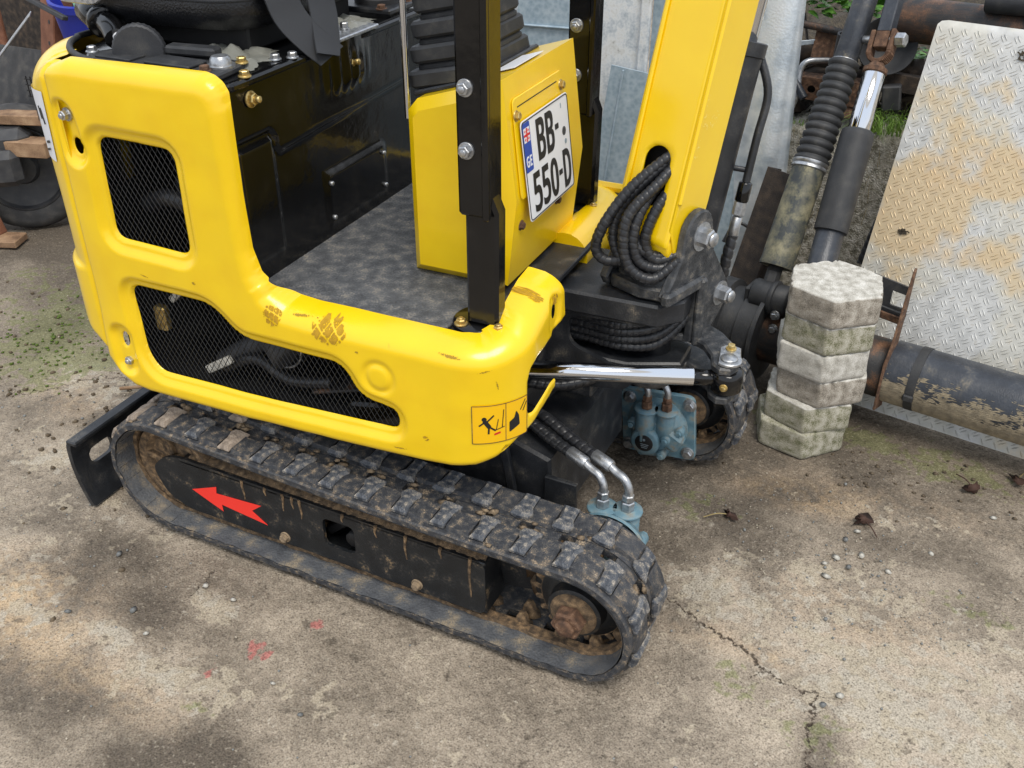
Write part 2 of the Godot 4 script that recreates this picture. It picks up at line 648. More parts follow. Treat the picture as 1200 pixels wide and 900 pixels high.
	M.boot = mat("matte_black_rubber", W, 0.6, 0.0, ctex(cloud, S, [[0.0, rgb(34, 35, 37)], [0.6, rgb(48, 49, 51)], [1.0, rgb(78, 76, 72)]], grain, 0.2), 3.0, n_fine, 0.2)
	M.vinyl = mat("black_seat_vinyl", W, 0.35, 0.0, ctex(cloud, S, [[0.0, rgb(18, 19, 21)], [0.6, rgb(28, 29, 32)], [1.0, rgb(52, 52, 54)]]), 2.0, n_fine, 0.35)
	M.webbing = mat("grey_belt_webbing", rgb(58, 60, 64), 0.8, 0.0, null, 8.0, n_fine, 0.5)
	M.chrome = mat("chrome", rgb(214, 216, 220), 0.09, 1.0)
	M.zinc = mat("zinc_plate", W, 0.36, 0.85, ctex(blot, S, [[0.0, rgb(140, 142, 146)], [0.6, rgb(186, 188, 190)], [1.0, rgb(206, 204, 200)]], grain, 0.3), 6.0, n_fine, 0.25)
	M.brass = mat("yellow_zinc", W, 0.36, 0.8, ctex(blot, S, [[0.0, rgb(150, 122, 66)], [0.6, rgb(206, 180, 116)], [1.0, rgb(222, 206, 160)]], grain, 0.3), 6.0)
	M.rust = mat("rust", W, 0.85, 0.1, ctex(blot, S, [[0.0, rgb(56, 43, 36)], [0.5, rgb(98, 72, 55)], [0.8, rgb(128, 97, 74)], [1.0, rgb(164, 140, 116)]], grain, 0.5), 4.0, n_fine, 0.5)
	M.rustpaint = mat("rusting_dark_paint", W, 0.6, 0.2, ctex(cloud, S, [[0.0, rgb(34, 35, 38)], [0.5, rgb(54, 53, 53)], [0.62, rgb(84, 66, 54)], [0.8, rgb(120, 84, 60)], [1.0, rgb(150, 116, 88)]], grain, 0.4), 2.2, n_fine, 0.3)
	M.motor = mat("dusty_blue_paint", W, 0.45, 0.0, ctex(cloud, S, [[0.0, rgb(80, 112, 126)], [0.5, rgb(102, 134, 147)], [0.62, rgb(122, 143, 148)], [0.78, rgb(134, 136, 128)], [1.0, rgb(138, 120, 98)]], grain, 0.35), 4.0, n_fine, 0.2)
	M.red = mat("red_sticker", rgb(250, 58, 46), 0.5)
	M.seedling = mat("pale_leaf", rgb(150, 186, 120), 0.6)
	M.moss = mat("moss", rgb(86, 104, 40), 0.95)
	M.white = mat("white_print", rgb(224, 226, 230), 0.4)
	M.ink = mat("black_print", rgb(24, 24, 26), 0.5)
	M.blue = mat("blue_print", rgb(34, 72, 164), 0.4)
	M.redink = mat("red_print", rgb(206, 40, 38), 0.4)
	M.scuff = mat("rubbed_yellow_paint", rgb(246, 222, 120), 0.6)
	M.graphite = mat("scuff_grey", rgb(166, 130, 34), 0.8)
	M.orange = mat("orange_label", rgb(244, 190, 4), 0.4)
	M.grain_tex = ctex(grain, S, [[0.0, rgb(150, 148, 144)], [0.3, rgb(214, 212, 208)], [0.6, rgb(240, 239, 236)], [1.0, rgb(255, 255, 252)]], speck, 0.5)
	M.mesh = mat("black_grille_mesh", rgb(13, 13, 14), 0.5)
	M.dark = mat("engine_dark", W, 0.7, 0.0, ctex(cloud, S, [[0.0, rgb(9, 9, 10)], [0.6, rgb(16, 16, 17)], [1.0, rgb(34, 32, 30)]], grain, 0.3), 4.0)
	M.galv = mat("galvanised_steel", W, 0.36, 0.5, ctex(cloud, S, [[0.0, rgb(150, 164, 176)], [0.35, rgb(196, 206, 214)], [0.6, rgb(226, 232, 235)], [1.0, rgb(238, 240, 242)]], cell, 0.25), 1.3, n_fine, 0.12)
	M.galvdull = mat("dull_galvanised_steel", W, 0.55, 0.5, ctex(cell, S, [[0.0, rgb(140, 158, 170)], [0.5, rgb(164, 180, 190)], [1.0, rgb(186, 198, 204)]], cloud, 0.5), 1.8, n_fine, 0.12)
	M.galvwhite = mat("stained_bright_zinc", W, 0.6, 0.35, ctex(cloud, S, [[0.0, rgb(150, 162, 172)], [0.35, rgb(196, 202, 206)], [0.6, rgb(222, 224, 224)], [0.9, rgb(206, 206, 202)], [1.0, rgb(160, 160, 156)]], speck, 0.4), 2.0, n_fine, 0.15)
	M.paver = mat("pale_paver_concrete", W, 0.95, 0.0, ctex(cloud, S, [[0.0, rgb(142, 138, 128)], [0.4, rgb(178, 174, 164)], [0.7, rgb(198, 195, 186)], [1.0, rgb(216, 213, 206)]], speck, 0.75), 5.0, n_fine, 0.45)
	M.paverdark = mat("stained_paver_concrete", W, 0.95, 0.0, ctex(cloud, S, [[0.0, rgb(98, 92, 82)], [0.35, rgb(142, 134, 122)], [0.7, rgb(172, 165, 153)], [1.0, rgb(196, 190, 179)]], speck, 0.75), 5.0, n_fine, 0.45)
	M.pavermoss = mat("mossy_paver_concrete", W, 0.95, 0.0, ctex(cloud, S, [[0.0, rgb(88, 90, 62)], [0.3, rgb(124, 123, 98)], [0.5, rgb(158, 154, 136)], [1.0, rgb(192, 188, 174)]], speck, 0.75), 5.0, n_fine, 0.45)
	M.oldwall = mat("weathered_wall_concrete", W, 0.95, 0.0, ctex(blot, S, [[0.0, rgb(104, 102, 84)], [0.3, rgb(156, 151, 134)], [0.5, rgb(196, 190, 176)], [0.85, rgb(220, 215, 204)], [1.0, rgb(228, 224, 214)]], grain, 0.8), 3.0, n_speck, 1.8)
	M.wood = mat("weathered_timber", W, 0.8, 0.0, ctex(cloud, S, [[0.0, rgb(104, 80, 60)], [0.5, rgb(150, 120, 92)], [1.0, rgb(184, 156, 124)]], grain, 0.4), 2.0, n_fine, 0.4)
	M.redwood = mat("red_brown_timber", W, 0.8, 0.0, ctex(cloud, S, [[0.0, rgb(88, 54, 38)], [0.5, rgb(122, 78, 56)], [1.0, rgb(150, 104, 80)]], grain, 0.4), 2.0, n_fine, 0.4)
	M.bluebucket = mat("blue_plastic", rgb(28, 44, 150), 0.4)
	M.tyre = mat("dusty_tyre_rubber", W, 0.75, 0.0, ctex(cloud, S, [[0.0, rgb(46, 46, 47)], [0.5, rgb(62, 62, 63)], [1.0, rgb(100, 96, 90)]], grain, 0.3), 3.0, n_fine, 0.3)
	M.greyblack = mat("grey_black_plastic", W, 0.55, 0.0, ctex(cloud, S, [[0.0, rgb(40, 41, 44)], [0.5, rgb(54, 55, 58)], [1.0, rgb(84, 82, 78)]], grain, 0.25), 3.0, n_fine, 0.15)
	M.tubemoss = mat("dark_tube_with_dried_mud", W, 0.6, 0.1, ctex(cloud, S, [[0.0, rgb(48, 52, 56)], [0.45, rgb(64, 68, 68)], [0.55, rgb(104, 102, 84)], [0.75, rgb(140, 134, 108)], [1.0, rgb(164, 156, 128)]], speck, 0.25), 3.2, n_fine, 0.2)
	M.axle = mat("black_axle_paint_with_mud", W, 0.4, 0.1, ctex(cloud, S, [[0.0, rgb(40, 43, 49)], [0.55, rgb(56, 60, 67)], [0.75, rgb(74, 76, 80)], [0.9, rgb(104, 100, 92)], [1.0, rgb(140, 130, 112)]], speck, 0.3), 2.2, n_fine, 0.2)
	M.plastic = mat("crumpled_clear_film", Color(0.66, 0.66, 0.62, 0.55), 0.32)
	M.plastic.transparency = BaseMaterial3D.TRANSPARENCY_ALPHA
	M.leaf = mat("green_leaf", W, 0.55, 0.0, ctex(cloud, S, [[0.0, rgb(40, 82, 22)], [0.5, rgb(78, 128, 38)], [1.0, rgb(128, 168, 66)]]), 5.0)
	M.grass = mat("grass_blade", W, 0.6, 0.0, ctex(cloud, S, [[0.0, rgb(86, 126, 42)], [0.6, rgb(128, 164, 70)], [1.0, rgb(176, 180, 110)]]), 4.0)
	M.drygrass = mat("dry_straw", W, 0.8, 0.0, ctex(cloud, S, [[0.0, rgb(120, 104, 66)], [1.0, rgb(178, 160, 112)]]), 4.0)
	M.pebble = mat("pale_pebble", W, 0.8, 0.0, ctex(cloud, S, [[0.0, rgb(170, 166, 156)], [1.0, rgb(222, 218, 206)]]), 8.0)
	M.pebblegrey = mat("grey_pebble", W, 0.8, 0.0, ctex(cloud, S, [[0.0, rgb(96, 98, 98)], [1.0, rgb(150, 150, 146)]]), 8.0)
	M.deadleaf = mat("dead_leaf", rgb(70, 48, 38), 0.8)
	M.scrap = mat("dark_scrap", W, 0.8, 0.1, ctex(cloud, S, [[0.0, rgb(30, 26, 24)], [0.5, rgb(56, 48, 42)], [1.0, rgb(98, 82, 66)]], grain, 0.4), 4.0, n_speck, 0.5)
	M.mudskin = mat("dried_mud_skin", W, 0.95, 0.0, ctex(cloud, S, [[0.0, rgb(104, 96, 82)], [0.5, rgb(140, 129, 108)], [1.0, rgb(172, 158, 132)]], grain, 0.6), 5.0, n_fine, 0.8)
	M.crumb = mat("brown_dirt", W, 0.95, 0.0, ctex(blot, S, [[0.0, rgb(70, 60, 48)], [1.0, rgb(120, 106, 86)]]), 4.0)
	M.grit = mat("tan_grit", W, 0.9, 0.0, ctex(blot, S, [[0.0, rgb(140, 130, 114)], [1.0, rgb(190, 180, 162)]]), 4.0)
	M.soil = mat("dark_soil", W, 0.95, 0.0, ctex(blot, S, [[0.0, rgb(34, 30, 24)], [0.5, rgb(62, 54, 42)], [1.0, rgb(96, 86, 66)]], grain, 0.6), 4.0, n_speck, 1.5)

# ---------------------------------------------------------------- scene
func _ready() -> void:
	rng.seed = 7
	var cam := Camera3D.new()
	cam.name = "camera"
	cam.position = Vector3(0.910, 1.5, 1.262)
	cam.rotation_degrees = Vector3(-32.17, 24.555, 0.0)
	cam.fov = 42.08
	cam.near = 0.02
	cam.far = 400.0
	add_child(cam)
	cam.current = true
	var sky := ProceduralSkyMaterial.new()
	sky.sky_top_color = Color(0.80, 0.84, 0.90)
	sky.sky_horizon_color = Color(0.86, 0.87, 0.88)
	sky.sky_curve = 0.2
	sky.ground_bottom_color = Color(0.30, 0.28, 0.25)
	sky.ground_horizon_color = Color(0.55, 0.54, 0.52)
	sky.sky_energy_multiplier = 1.0
	var env := Environment.new()
	env.background_mode = Environment.BG_SKY
	env.sky = Sky.new()
	env.sky.sky_material = sky
	env.tonemap_mode = Environment.TONE_MAPPER_LINEAR
	env.tonemap_exposure = 1.55
	env.sdfgi_enabled = true
	env.ssao_enabled = true
	env.ssil_enabled = true
	var we := WorldEnvironment.new()
	we.name = "world"
	we.environment = env
	add_child(we)
	var sun := DirectionalLight3D.new()
	sun.name = "overcast_sun"
	sun.light_energy = 0.5
	sun.light_color = Color(1.0, 0.98, 0.95)
	sun.light_angular_distance = 25.0
	sun.shadow_enabled = true
	sun.rotation_degrees = Vector3(-62.0, 40.0, 0.0)
	add_child(sun)

	make_materials()
	build_ground()
	build_excavator()
	build_yard()
	build_left()
	build_litter()

# ---------------------------------------------------------------- ground
const GX := -3.0
const GZ := -3.0
const GS := 4.6

func blob_image(list: Array, cells: int, size: int) -> PackedByteArray:
	# soft blotches given as [x, z, rx, rz, weight]
	var b := PackedByteArray()
	b.resize(cells * cells)
	for j in cells:
		var z := GZ + GS * (j + 0.5) / cells
		for i in cells:
			var x := GX + GS * (i + 0.5) / cells
			var s := 0.0
			for q in list:
				var dx: float = (x - q[0]) / q[2]
				var dz: float = (z - q[1]) / q[3]
				var d := dx * dx + dz * dz
				if d < 6.0:
					s += q[4] * exp(-d)
			b[j * cells + i] = int(clampf(s, 0, 1) * 255)
	var im := Image.create_from_data(cells, cells, false, Image.FORMAT_L8, b)
	im.resize(size, size, Image.INTERPOLATE_CUBIC)
	return im.get_data()

func field_image(f: FastNoiseLite, size: int) -> PackedByteArray:
	return f.get_image(size, size, false, false, true).get_data()

func build_ground() -> void:
	var S := 2048
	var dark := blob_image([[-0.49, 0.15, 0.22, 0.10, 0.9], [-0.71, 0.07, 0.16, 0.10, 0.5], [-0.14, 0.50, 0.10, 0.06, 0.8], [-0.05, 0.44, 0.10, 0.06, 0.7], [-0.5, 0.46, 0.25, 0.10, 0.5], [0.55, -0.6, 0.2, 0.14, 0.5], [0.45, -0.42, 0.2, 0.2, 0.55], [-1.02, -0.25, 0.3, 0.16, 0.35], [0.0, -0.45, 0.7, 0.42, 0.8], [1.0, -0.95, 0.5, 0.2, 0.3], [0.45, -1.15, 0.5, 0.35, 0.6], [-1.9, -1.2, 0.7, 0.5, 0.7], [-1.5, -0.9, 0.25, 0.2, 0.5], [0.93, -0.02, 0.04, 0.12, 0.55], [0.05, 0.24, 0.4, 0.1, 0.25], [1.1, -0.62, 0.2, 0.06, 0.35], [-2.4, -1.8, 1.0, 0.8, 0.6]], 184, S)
	var pale := blob_image([[-0.31, 0.13, 0.075, 0.035, 1.0], [-0.42, 0.29, 0.06, 0.03, 0.9], [-1.0, -0.12, 0.1, 0.07, 0.8], [-0.24, 0.33, 0.16, 0.06, 0.62], [-1.05, -0.37, 0.12, 0.04, 0.55], [-0.66, 0.0, 0.2, 0.05, 0.5], [-0.74, 0.16, 0.16, 0.10, 0.5], [-0.62, 0.33, 0.14, 0.1, 0.5], [1.02, -0.14, 0.2, 0.12, 0.7], [0.62, -0.35, 0.09, 0.06, 0.75], [0.52, -0.56, 0.10, 0.05, 0.5], [0.75, -0.32, 0.2, 0.14, 0.5], [1.2, -0.3, 0.25, 0.2, 0.45], [0.85, -0.48, 0.25, 0.09, 0.35], [0.2, 0.26, 0.25, 0.08, 0.25], [-1.2, -0.45, 0.2, 0.1, 0.5], [1.0, -0.75, 0.1, 0.05, 0.45]], 184, S)
	var moss := blob_image([[-1.49, -0.59, 0.13, 0.16, 0.9], [-1.34, -0.40, 0.12, 0.1, 0.6], [-1.24, -0.54, 0.1, 0.08, 0.6], [1.16, -0.5, 0.07, 0.035, 0.7], [0.78, -0.12, 0.07, 0.04, 0.35], [0.92, -0.06, 0.05, 0.05, 0.45], [0.84, -1.05, 0.2, 0.06, 0.7], [1.15, -0.98, 0.15, 0.05, 0.45], [-1.7, -0.8, 0.2, 0.2, 0.35], [0.57, -0.6, 0.1, 0.05, 0.3], [-0.12, 0.36, 0.05, 0.03, 0.4]], 184, S)
	var ochre := blob_image([[-0.62, 0.33, 0.18, 0.12, 0.8], [-0.72, 0.25, 0.14, 0.09, 0.6], [-1.16, -0.34, 0.14, 0.09, 0.5], [0.74, -0.73, 0.14, 0.05, 0.8], [0.93, -0.39, 0.2, 0.1, 0.5], [0.9, -0.8, 0.3, 0.08, 0.45], [0.66, -0.22, 0.1, 0.05, 0.45], [-0.33, 0.4, 0.2, 0.06, 0.5], [0.8, -0.2, 0.06, 0.03, 0.6]], 184, S)
	var redp := blob_image([[-0.13, 0.2, 0.03, 0.016, 0.75], [-0.06, 0.1, 0.02, 0.012, 0.75], [-0.2, 0.15, 0.05, 0.02, 0.2], [-0.19, 0.28, 0.015, 0.02, 0.4]], 184, S)
	var large := field_image(noise(101, 0.0032, 5), S)
	var mid := field_image(noise(102, 0.012, 5), S)
	var fine := field_image(noise(103, 0.068, 5), S)
	var chip := field_image(noise(104, 0.018, 7), S)
	var spk := field_image(noise(105, 0.2, 2), S)
	var grit := field_image(noise(106, 0.45, 1), S)
	var flake := field_image(noise(109, 0.045, 5), S)
	var o := PackedByteArray()
	o.resize(S * S * 3)
	var hgt := PackedByteArray()
	hgt.resize(S * S)
	for i in S * S:
		var a := (large[i] + mid[i] * 2) / 3
		var pl := pale[i]
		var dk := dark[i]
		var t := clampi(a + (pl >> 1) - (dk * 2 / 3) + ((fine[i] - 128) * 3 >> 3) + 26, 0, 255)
		# earth brown to tan concrete
		var r := 108 + (t * 86 >> 8)
		var g := 98 + (t * 82 >> 8)
		var b := 86 + (t * 76 >> 8)
		var h := 96 + (t >> 2)
		var oc := ochre[i]
		if oc > 20:
			var w := oc * clampi(mid[i] + fine[i] - 150, 0, 160) >> 8
			r += w * 22 >> 8; g += w * 4 >> 8; b -= w * 20 >> 8
		# pale laitance chips with hard edges
		var c := chip[i] + (pl * 9 >> 4) - (dk >> 2) + (fine[i] - 128 >> 2)
		if c > 202:
			var w := clampi((c - 202) * 20, 0, 200)
			r += (186 - r) * w >> 8; g += (174 - g) * w >> 8; b += (154 - b) * w >> 8
			h += 24 * w >> 8
		# small sharp flakes of old skim coat
		var c2 := flake[i] + (pl >> 1) - (dk >> 3)
		if c2 > 214:
			var w := clampi((c2 - 214) * 30, 0, 170)
			r += (192 - r) * w >> 8; g += (184 - g) * w >> 8; b += (170 - b) * w >> 8
			h += 18 * w >> 8
		elif flake[i] < 58 and mid[i] < 150:
			var w := clampi((58 - flake[i]) * 14, 0, 110)
			r += (78 - r) * w >> 8; g += (70 - g) * w >> 8; b += (60 - b) * w >> 8
			h -= 12 * w >> 8
		# damp dirt in the open, a plain darker tone under the machine
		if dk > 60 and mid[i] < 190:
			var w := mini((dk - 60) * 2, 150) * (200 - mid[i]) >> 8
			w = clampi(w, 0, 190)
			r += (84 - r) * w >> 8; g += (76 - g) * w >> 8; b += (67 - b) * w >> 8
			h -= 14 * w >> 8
		var ms := moss[i]
		if ms > 16:
			var w := clampi((ms + fine[i] + mid[i] - 330) * 2, 0, 105)
			r += (92 - r) * w >> 8; g += (104 - g) * w >> 8; b += (48 - b) * w >> 8
			h += 10 * w >> 8
		if redp[i] > 40:
			var w := clampi((redp[i] + fine[i] - 190) * 3, 0, 130)
			r += (206 - r) * w >> 8; g += (92 - g) * w >> 8; b += (92 - b) * w >> 8
		# grains
		var s := spk[i]
		if s > 184:
			var w := mini((s - 184) * 4, 130)
			r += (196 - r) * w >> 8; g += (188 - g) * w >> 8; b += (172 - b) * w >> 8
			h += 26 * w >> 8
		elif s < 60:
			var w := mini((60 - s) * 4, 110)
			r += (52 - r) * w >> 8; g += (46 - g) * w >> 8; b += (40 - b) * w >> 8
			h -= 26 * w >> 8
		var k := (grit[i] - 128) * 22 >> 8
		o[i * 3] = clampi(r + k, 0, 255)
		o[i * 3 + 1] = clampi(g + k, 0, 255)
		o[i * 3 + 2] = clampi(b + k, 0, 255)
		hgt[i] = clampi(h + (grit[i] - 128 >> 3) + (fine[i] - 128 >> 2), 0, 255)
	var im := Image.create_from_data(S, S, false, Image.FORMAT_RGB8, o)
	var him := Image.create_from_data(S, S, false, Image.FORMAT_L8, hgt)
	# cracks, drawn as short jittered strokes
	var jit := noise(107, 0.05, 3)
	for path in [[[0.56, -0.28], [0.67, -0.23], [0.77, -0.19], [0.82, -0.155], [0.9, -0.145]], [[0.9, -0.145], [0.9, -0.07], [0.91, 0.01], [0.93, 0.12]], [[-1.4, -0.2], [-1.25, -0.35], [-1.17, -0.46], [-1.02, -0.5]], [[-0.36, 0.05], [-0.355, 0.09], [-0.36, 0.13]], [[0.77, -0.19], [0.79, -0.16], [0.78, -0.14]]]:
		var wide: float = 0.62 if path.size() > 3 and path[0][0] > 0.5 else 0.4
		for k in path.size() - 1:
			var pa := Vector2(path[k][0], path[k][1])
			var pb := Vector2(path[k + 1][0], path[k + 1][1])
			var steps := int(pa.distance_to(pb) / GS * S * 1.6)
			for q in steps:
				var p := pa.lerp(pb, float(q) / steps)
				p += Vector2(jit.get_noise_2d(p.x * 700, p.y * 700), jit.get_noise_2d(p.y * 700 + 99, p.x * 700)) * 0.014
				var px := int((p.x - GX) / GS * S)
				var py := int((p.y - GZ) / GS * S)
				var w := wide * (1.0 + 1.2 * jit.get_noise_2d(p.x * 1500, p.y * 1500))
				for dy in range(-2, 3):
					for dx in range(-2, 3):
						var dd := sqrt(dx * dx + dy * dy)
						if dd <= w * 1.3 and px + dx > 0 and py + dy > 0 and px + dx < S and py + dy < S:
							im.set_pixel(px + dx, py + dy, im.get_pixel(px + dx, py + dy).lerp(rgb(66, 54, 42), 0.62 + 0.3 * jit.get_noise_2d(p.x * 300, p.y * 300)))
							him.set_pixel(px + dx, py + dy, Color(0.26, 0.26, 0.26))
	him.convert(Image.FORMAT_RGBA8)
	him.bump_map_to_normal_map(5.0)
	var gm := StandardMaterial3D.new()
	gm.resource_name = "stained_old_concrete"
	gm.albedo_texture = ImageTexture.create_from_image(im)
	gm.normal_enabled = true
	gm.normal_texture = ImageTexture.create_from_image(him)
	gm.normal_scale = 1.0
	gm.roughness = 0.88
	gm.detail_enabled = true
	gm.detail_albedo = M.grain_tex
	gm.detail_blend_mode = BaseMaterial3D.BLEND_MODE_MUL
	gm.detail_uv_layer = BaseMaterial3D.DETAIL_UV_2
	gm.uv2_triplanar = true
	gm.uv2_world_triplanar = true
	gm.uv2_scale = Vector3.ONE * 2.3
	var mb := MB.new()
	var bump := noise(108, 1.0, 4)
	# fine patch in view, then wide rings to the horizon
	var xs := PackedFloat32Array([-60.0, -20.0, -8.0, -5.0, -4.0])
	var x := -3.0
	while x < 1.8:
		xs.append(x)
		x += 0.016
	xs.append_array(PackedFloat32Array([2.2, 3.0, 6.0, 20.0, 60.0]))
	var zs := PackedFloat32Array([-60.0, -20.0, -8.0, -5.0, -4.0, -3.4])
	x = -3.0
	while x < 0.75:
		zs.append(x)
		x += 0.016
	zs.append_array(PackedFloat32Array([0.9, 1.2, 1.8, 3.0, 6.0, 20.0, 60.0]))
	var P := PackedVector3Array()
	var U := PackedVector2Array()
	var I := PackedInt32Array()
	for j in zs.size():
		for i in xs.size():
			P.append(Vector3(xs[i], ground_y(bump, xs[i], zs[j]), zs[j]))
			U.append(Vector2((xs[i] - GX) / GS, (zs[j] - GZ) / GS))
	var nx := xs.size()
	for j in zs.size() - 1:
		for i in nx - 1:
			var k := j * nx + i
			I.append_array(PackedInt32Array([k, k + 1, k + nx + 1, k, k + nx + 1, k + nx]))
	mb.soup(P, I, U, true)
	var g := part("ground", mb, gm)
	g.set_meta("kind", "structure")
	g.set_meta("label", "stained cracked old concrete yard floor with dirt and moss")

func ground_y(bump: FastNoiseLite, x: float, z: float) -> float:
	var a := bump.get_noise_2d(x * 3.0, z * 3.0) * 0.006 + bump.get_noise_2d(x * 26.0 + 50, z * 26.0) * 0.0022
	return a - 0.004

# ---------------------------------------------------------------- excavator: undercarriage
var loop_p := PackedVector2Array()   # outer face of the belt, one turn
var loop_n := PackedVector2Array()
var loop_s := PackedFloat32Array()
var loop_len := 0.0
const LC := Vector2(-0.52, 0.155)
const RC := Vector2(0.452, 0.142)
const LR := 0.141
const RR := 0.129

func make_loop() -> void:
	# right half circle upward, top run with a little sag, left half circle, bottom run
	for k in 25:
		var a := -PI / 2 + PI * k / 24
		loop_p.append(RC + Vector2(cos(a), sin(a)) * RR)
		loop_n.append(Vector2(cos(a), sin(a)))
	for k in range(1, 40):
		var t := k / 40.0
		var p := (RC + Vector2(0, RR)).lerp(LC + Vector2(0, LR), t)
		loop_p.append(p - Vector2(0, 0.007 * sin(PI * t)))
		loop_n.append(Vector2(0.006, 1).normalized())
	for k in 25:
		var a := PI / 2 + PI * k / 24
		loop_p.append(LC + Vector2(cos(a), sin(a)) * LR)
		loop_n.append(Vector2(cos(a), sin(a)))
	for k in range(1, 40):
		var t := k / 40.0
		loop_p.append((LC - Vector2(0, LR)).lerp(RC - Vector2(0, RR), t))
		loop_n.append(Vector2(0, -1))
	loop_p.append(loop_p[0])
	loop_n.append(loop_n[0])
	loop_s.append(0.0)
	for i in range(1, loop_p.size()):
		loop_len += loop_p[i].distance_to(loop_p[i - 1])
		loop_s.append(loop_len)

func on_loop(s: float) -> Array:
	s = fposmod(s, loop_len)
	var i := loop_s.bsearch(s)
	i = clampi(i, 1, loop_p.size() - 1)
	var t := (s - loop_s[i - 1]) / maxf(loop_s[i] - loop_s[i - 1], 1e-6)
	return [loop_p[i - 1].lerp(loop_p[i], t), loop_n[i - 1].lerp(loop_n[i], t).normalized()]

# a strip of belt: section corners (z, height over the outer face) swept from s0 to s1
func belt_strip(mb: MB, sec: Array, s0: float, s1: float, step: float, wob: FastNoiseLite, caps := false) -> void:
	var cnt := maxi(2, int((s1 - s0) / step))
	var rows := []
	for i in cnt + 1:
		var s := lerpf(s0, s1, float(i) / cnt)
		var q := on_loop(s)
		var p: Vector2 = q[0]
		var nn: Vector2 = q[1]
		var row := []
		for e in sec:
			var w := wob.get_noise_2d(fposmod(s, loop_len) * 40.0, e.x * 300.0)
			var h: float = e.y + w * 0.0025
			row.append(Vector3(p.x + nn.x * h, p.y + nn.y * h, e.x + w * 0.002))
		rows.append([row, Vector3(nn.x, nn.y, 0)])
	var m := sec.size()
	for i in cnt:
		for k in m:
			var l := (k + 1) % m
			var d: Vector2 = sec[l] - sec[k]
			var n0: Vector3 = rows[i][1] * (-d.x) + Vector3(0, 0, d.y)
			var n1: Vector3 = rows[i + 1][1] * (-d.x) + Vector3(0, 0, d.y)
			n0 = n0.normalized()
			n1 = n1.normalized()
			mb.squad(rows[i][0][k], rows[i][0][l], rows[i + 1][0][l], rows[i + 1][0][k], n0, n0, n1, n1)
	if caps:
		for e in [0, cnt]:
			var c := Vector3()
			for q in rows[e][0]:
				c += q / m
			for k in m:
				mb.ftri(c, rows[e][0][k], rows[e][0][(k + 1) % m], rows[0][0][0] - rows[cnt][0][0] if e == 0 else rows[cnt][0][0] - rows[0][0][0])

func lug_mesh(sd: int, material: Material, side: float) -> ArrayMesh:
	# local frame: x along the belt, y outward, z across; side +1 lies towards z = 0
	var mb := MB.new()
	var r := RandomNumberGenerator.new()
	r.seed = sd
	var j := func() -> float: return r.randf_range(-0.003, 0.003)
	var w := 0.0145
	var poly := PackedVector2Array([Vector2(-w + j.call(), 0.008), Vector2(-w + j.call(), 0.046), Vector2(-0.021 + j.call(), 0.060), Vector2(-0.020 + j.call(), 0.074), Vector2(0.0, 0.077), Vector2(0.019 + j.call(), 0.074), Vector2(0.021 + j.call(), 0.061), Vector2(w + j.call(), 0.048), Vector2(w + 0.002 + j.call(), 0.008)])
	var q := Basis(Vector3(1, 0, 0), Vector3(0, 0, -side), Vector3(0, 1, 0))
	mb.prism(poly, Vector3(0, -0.003, 0), q, 0.017 + j.call() * 0.7, 0.006)
	return mb.mesh(material)

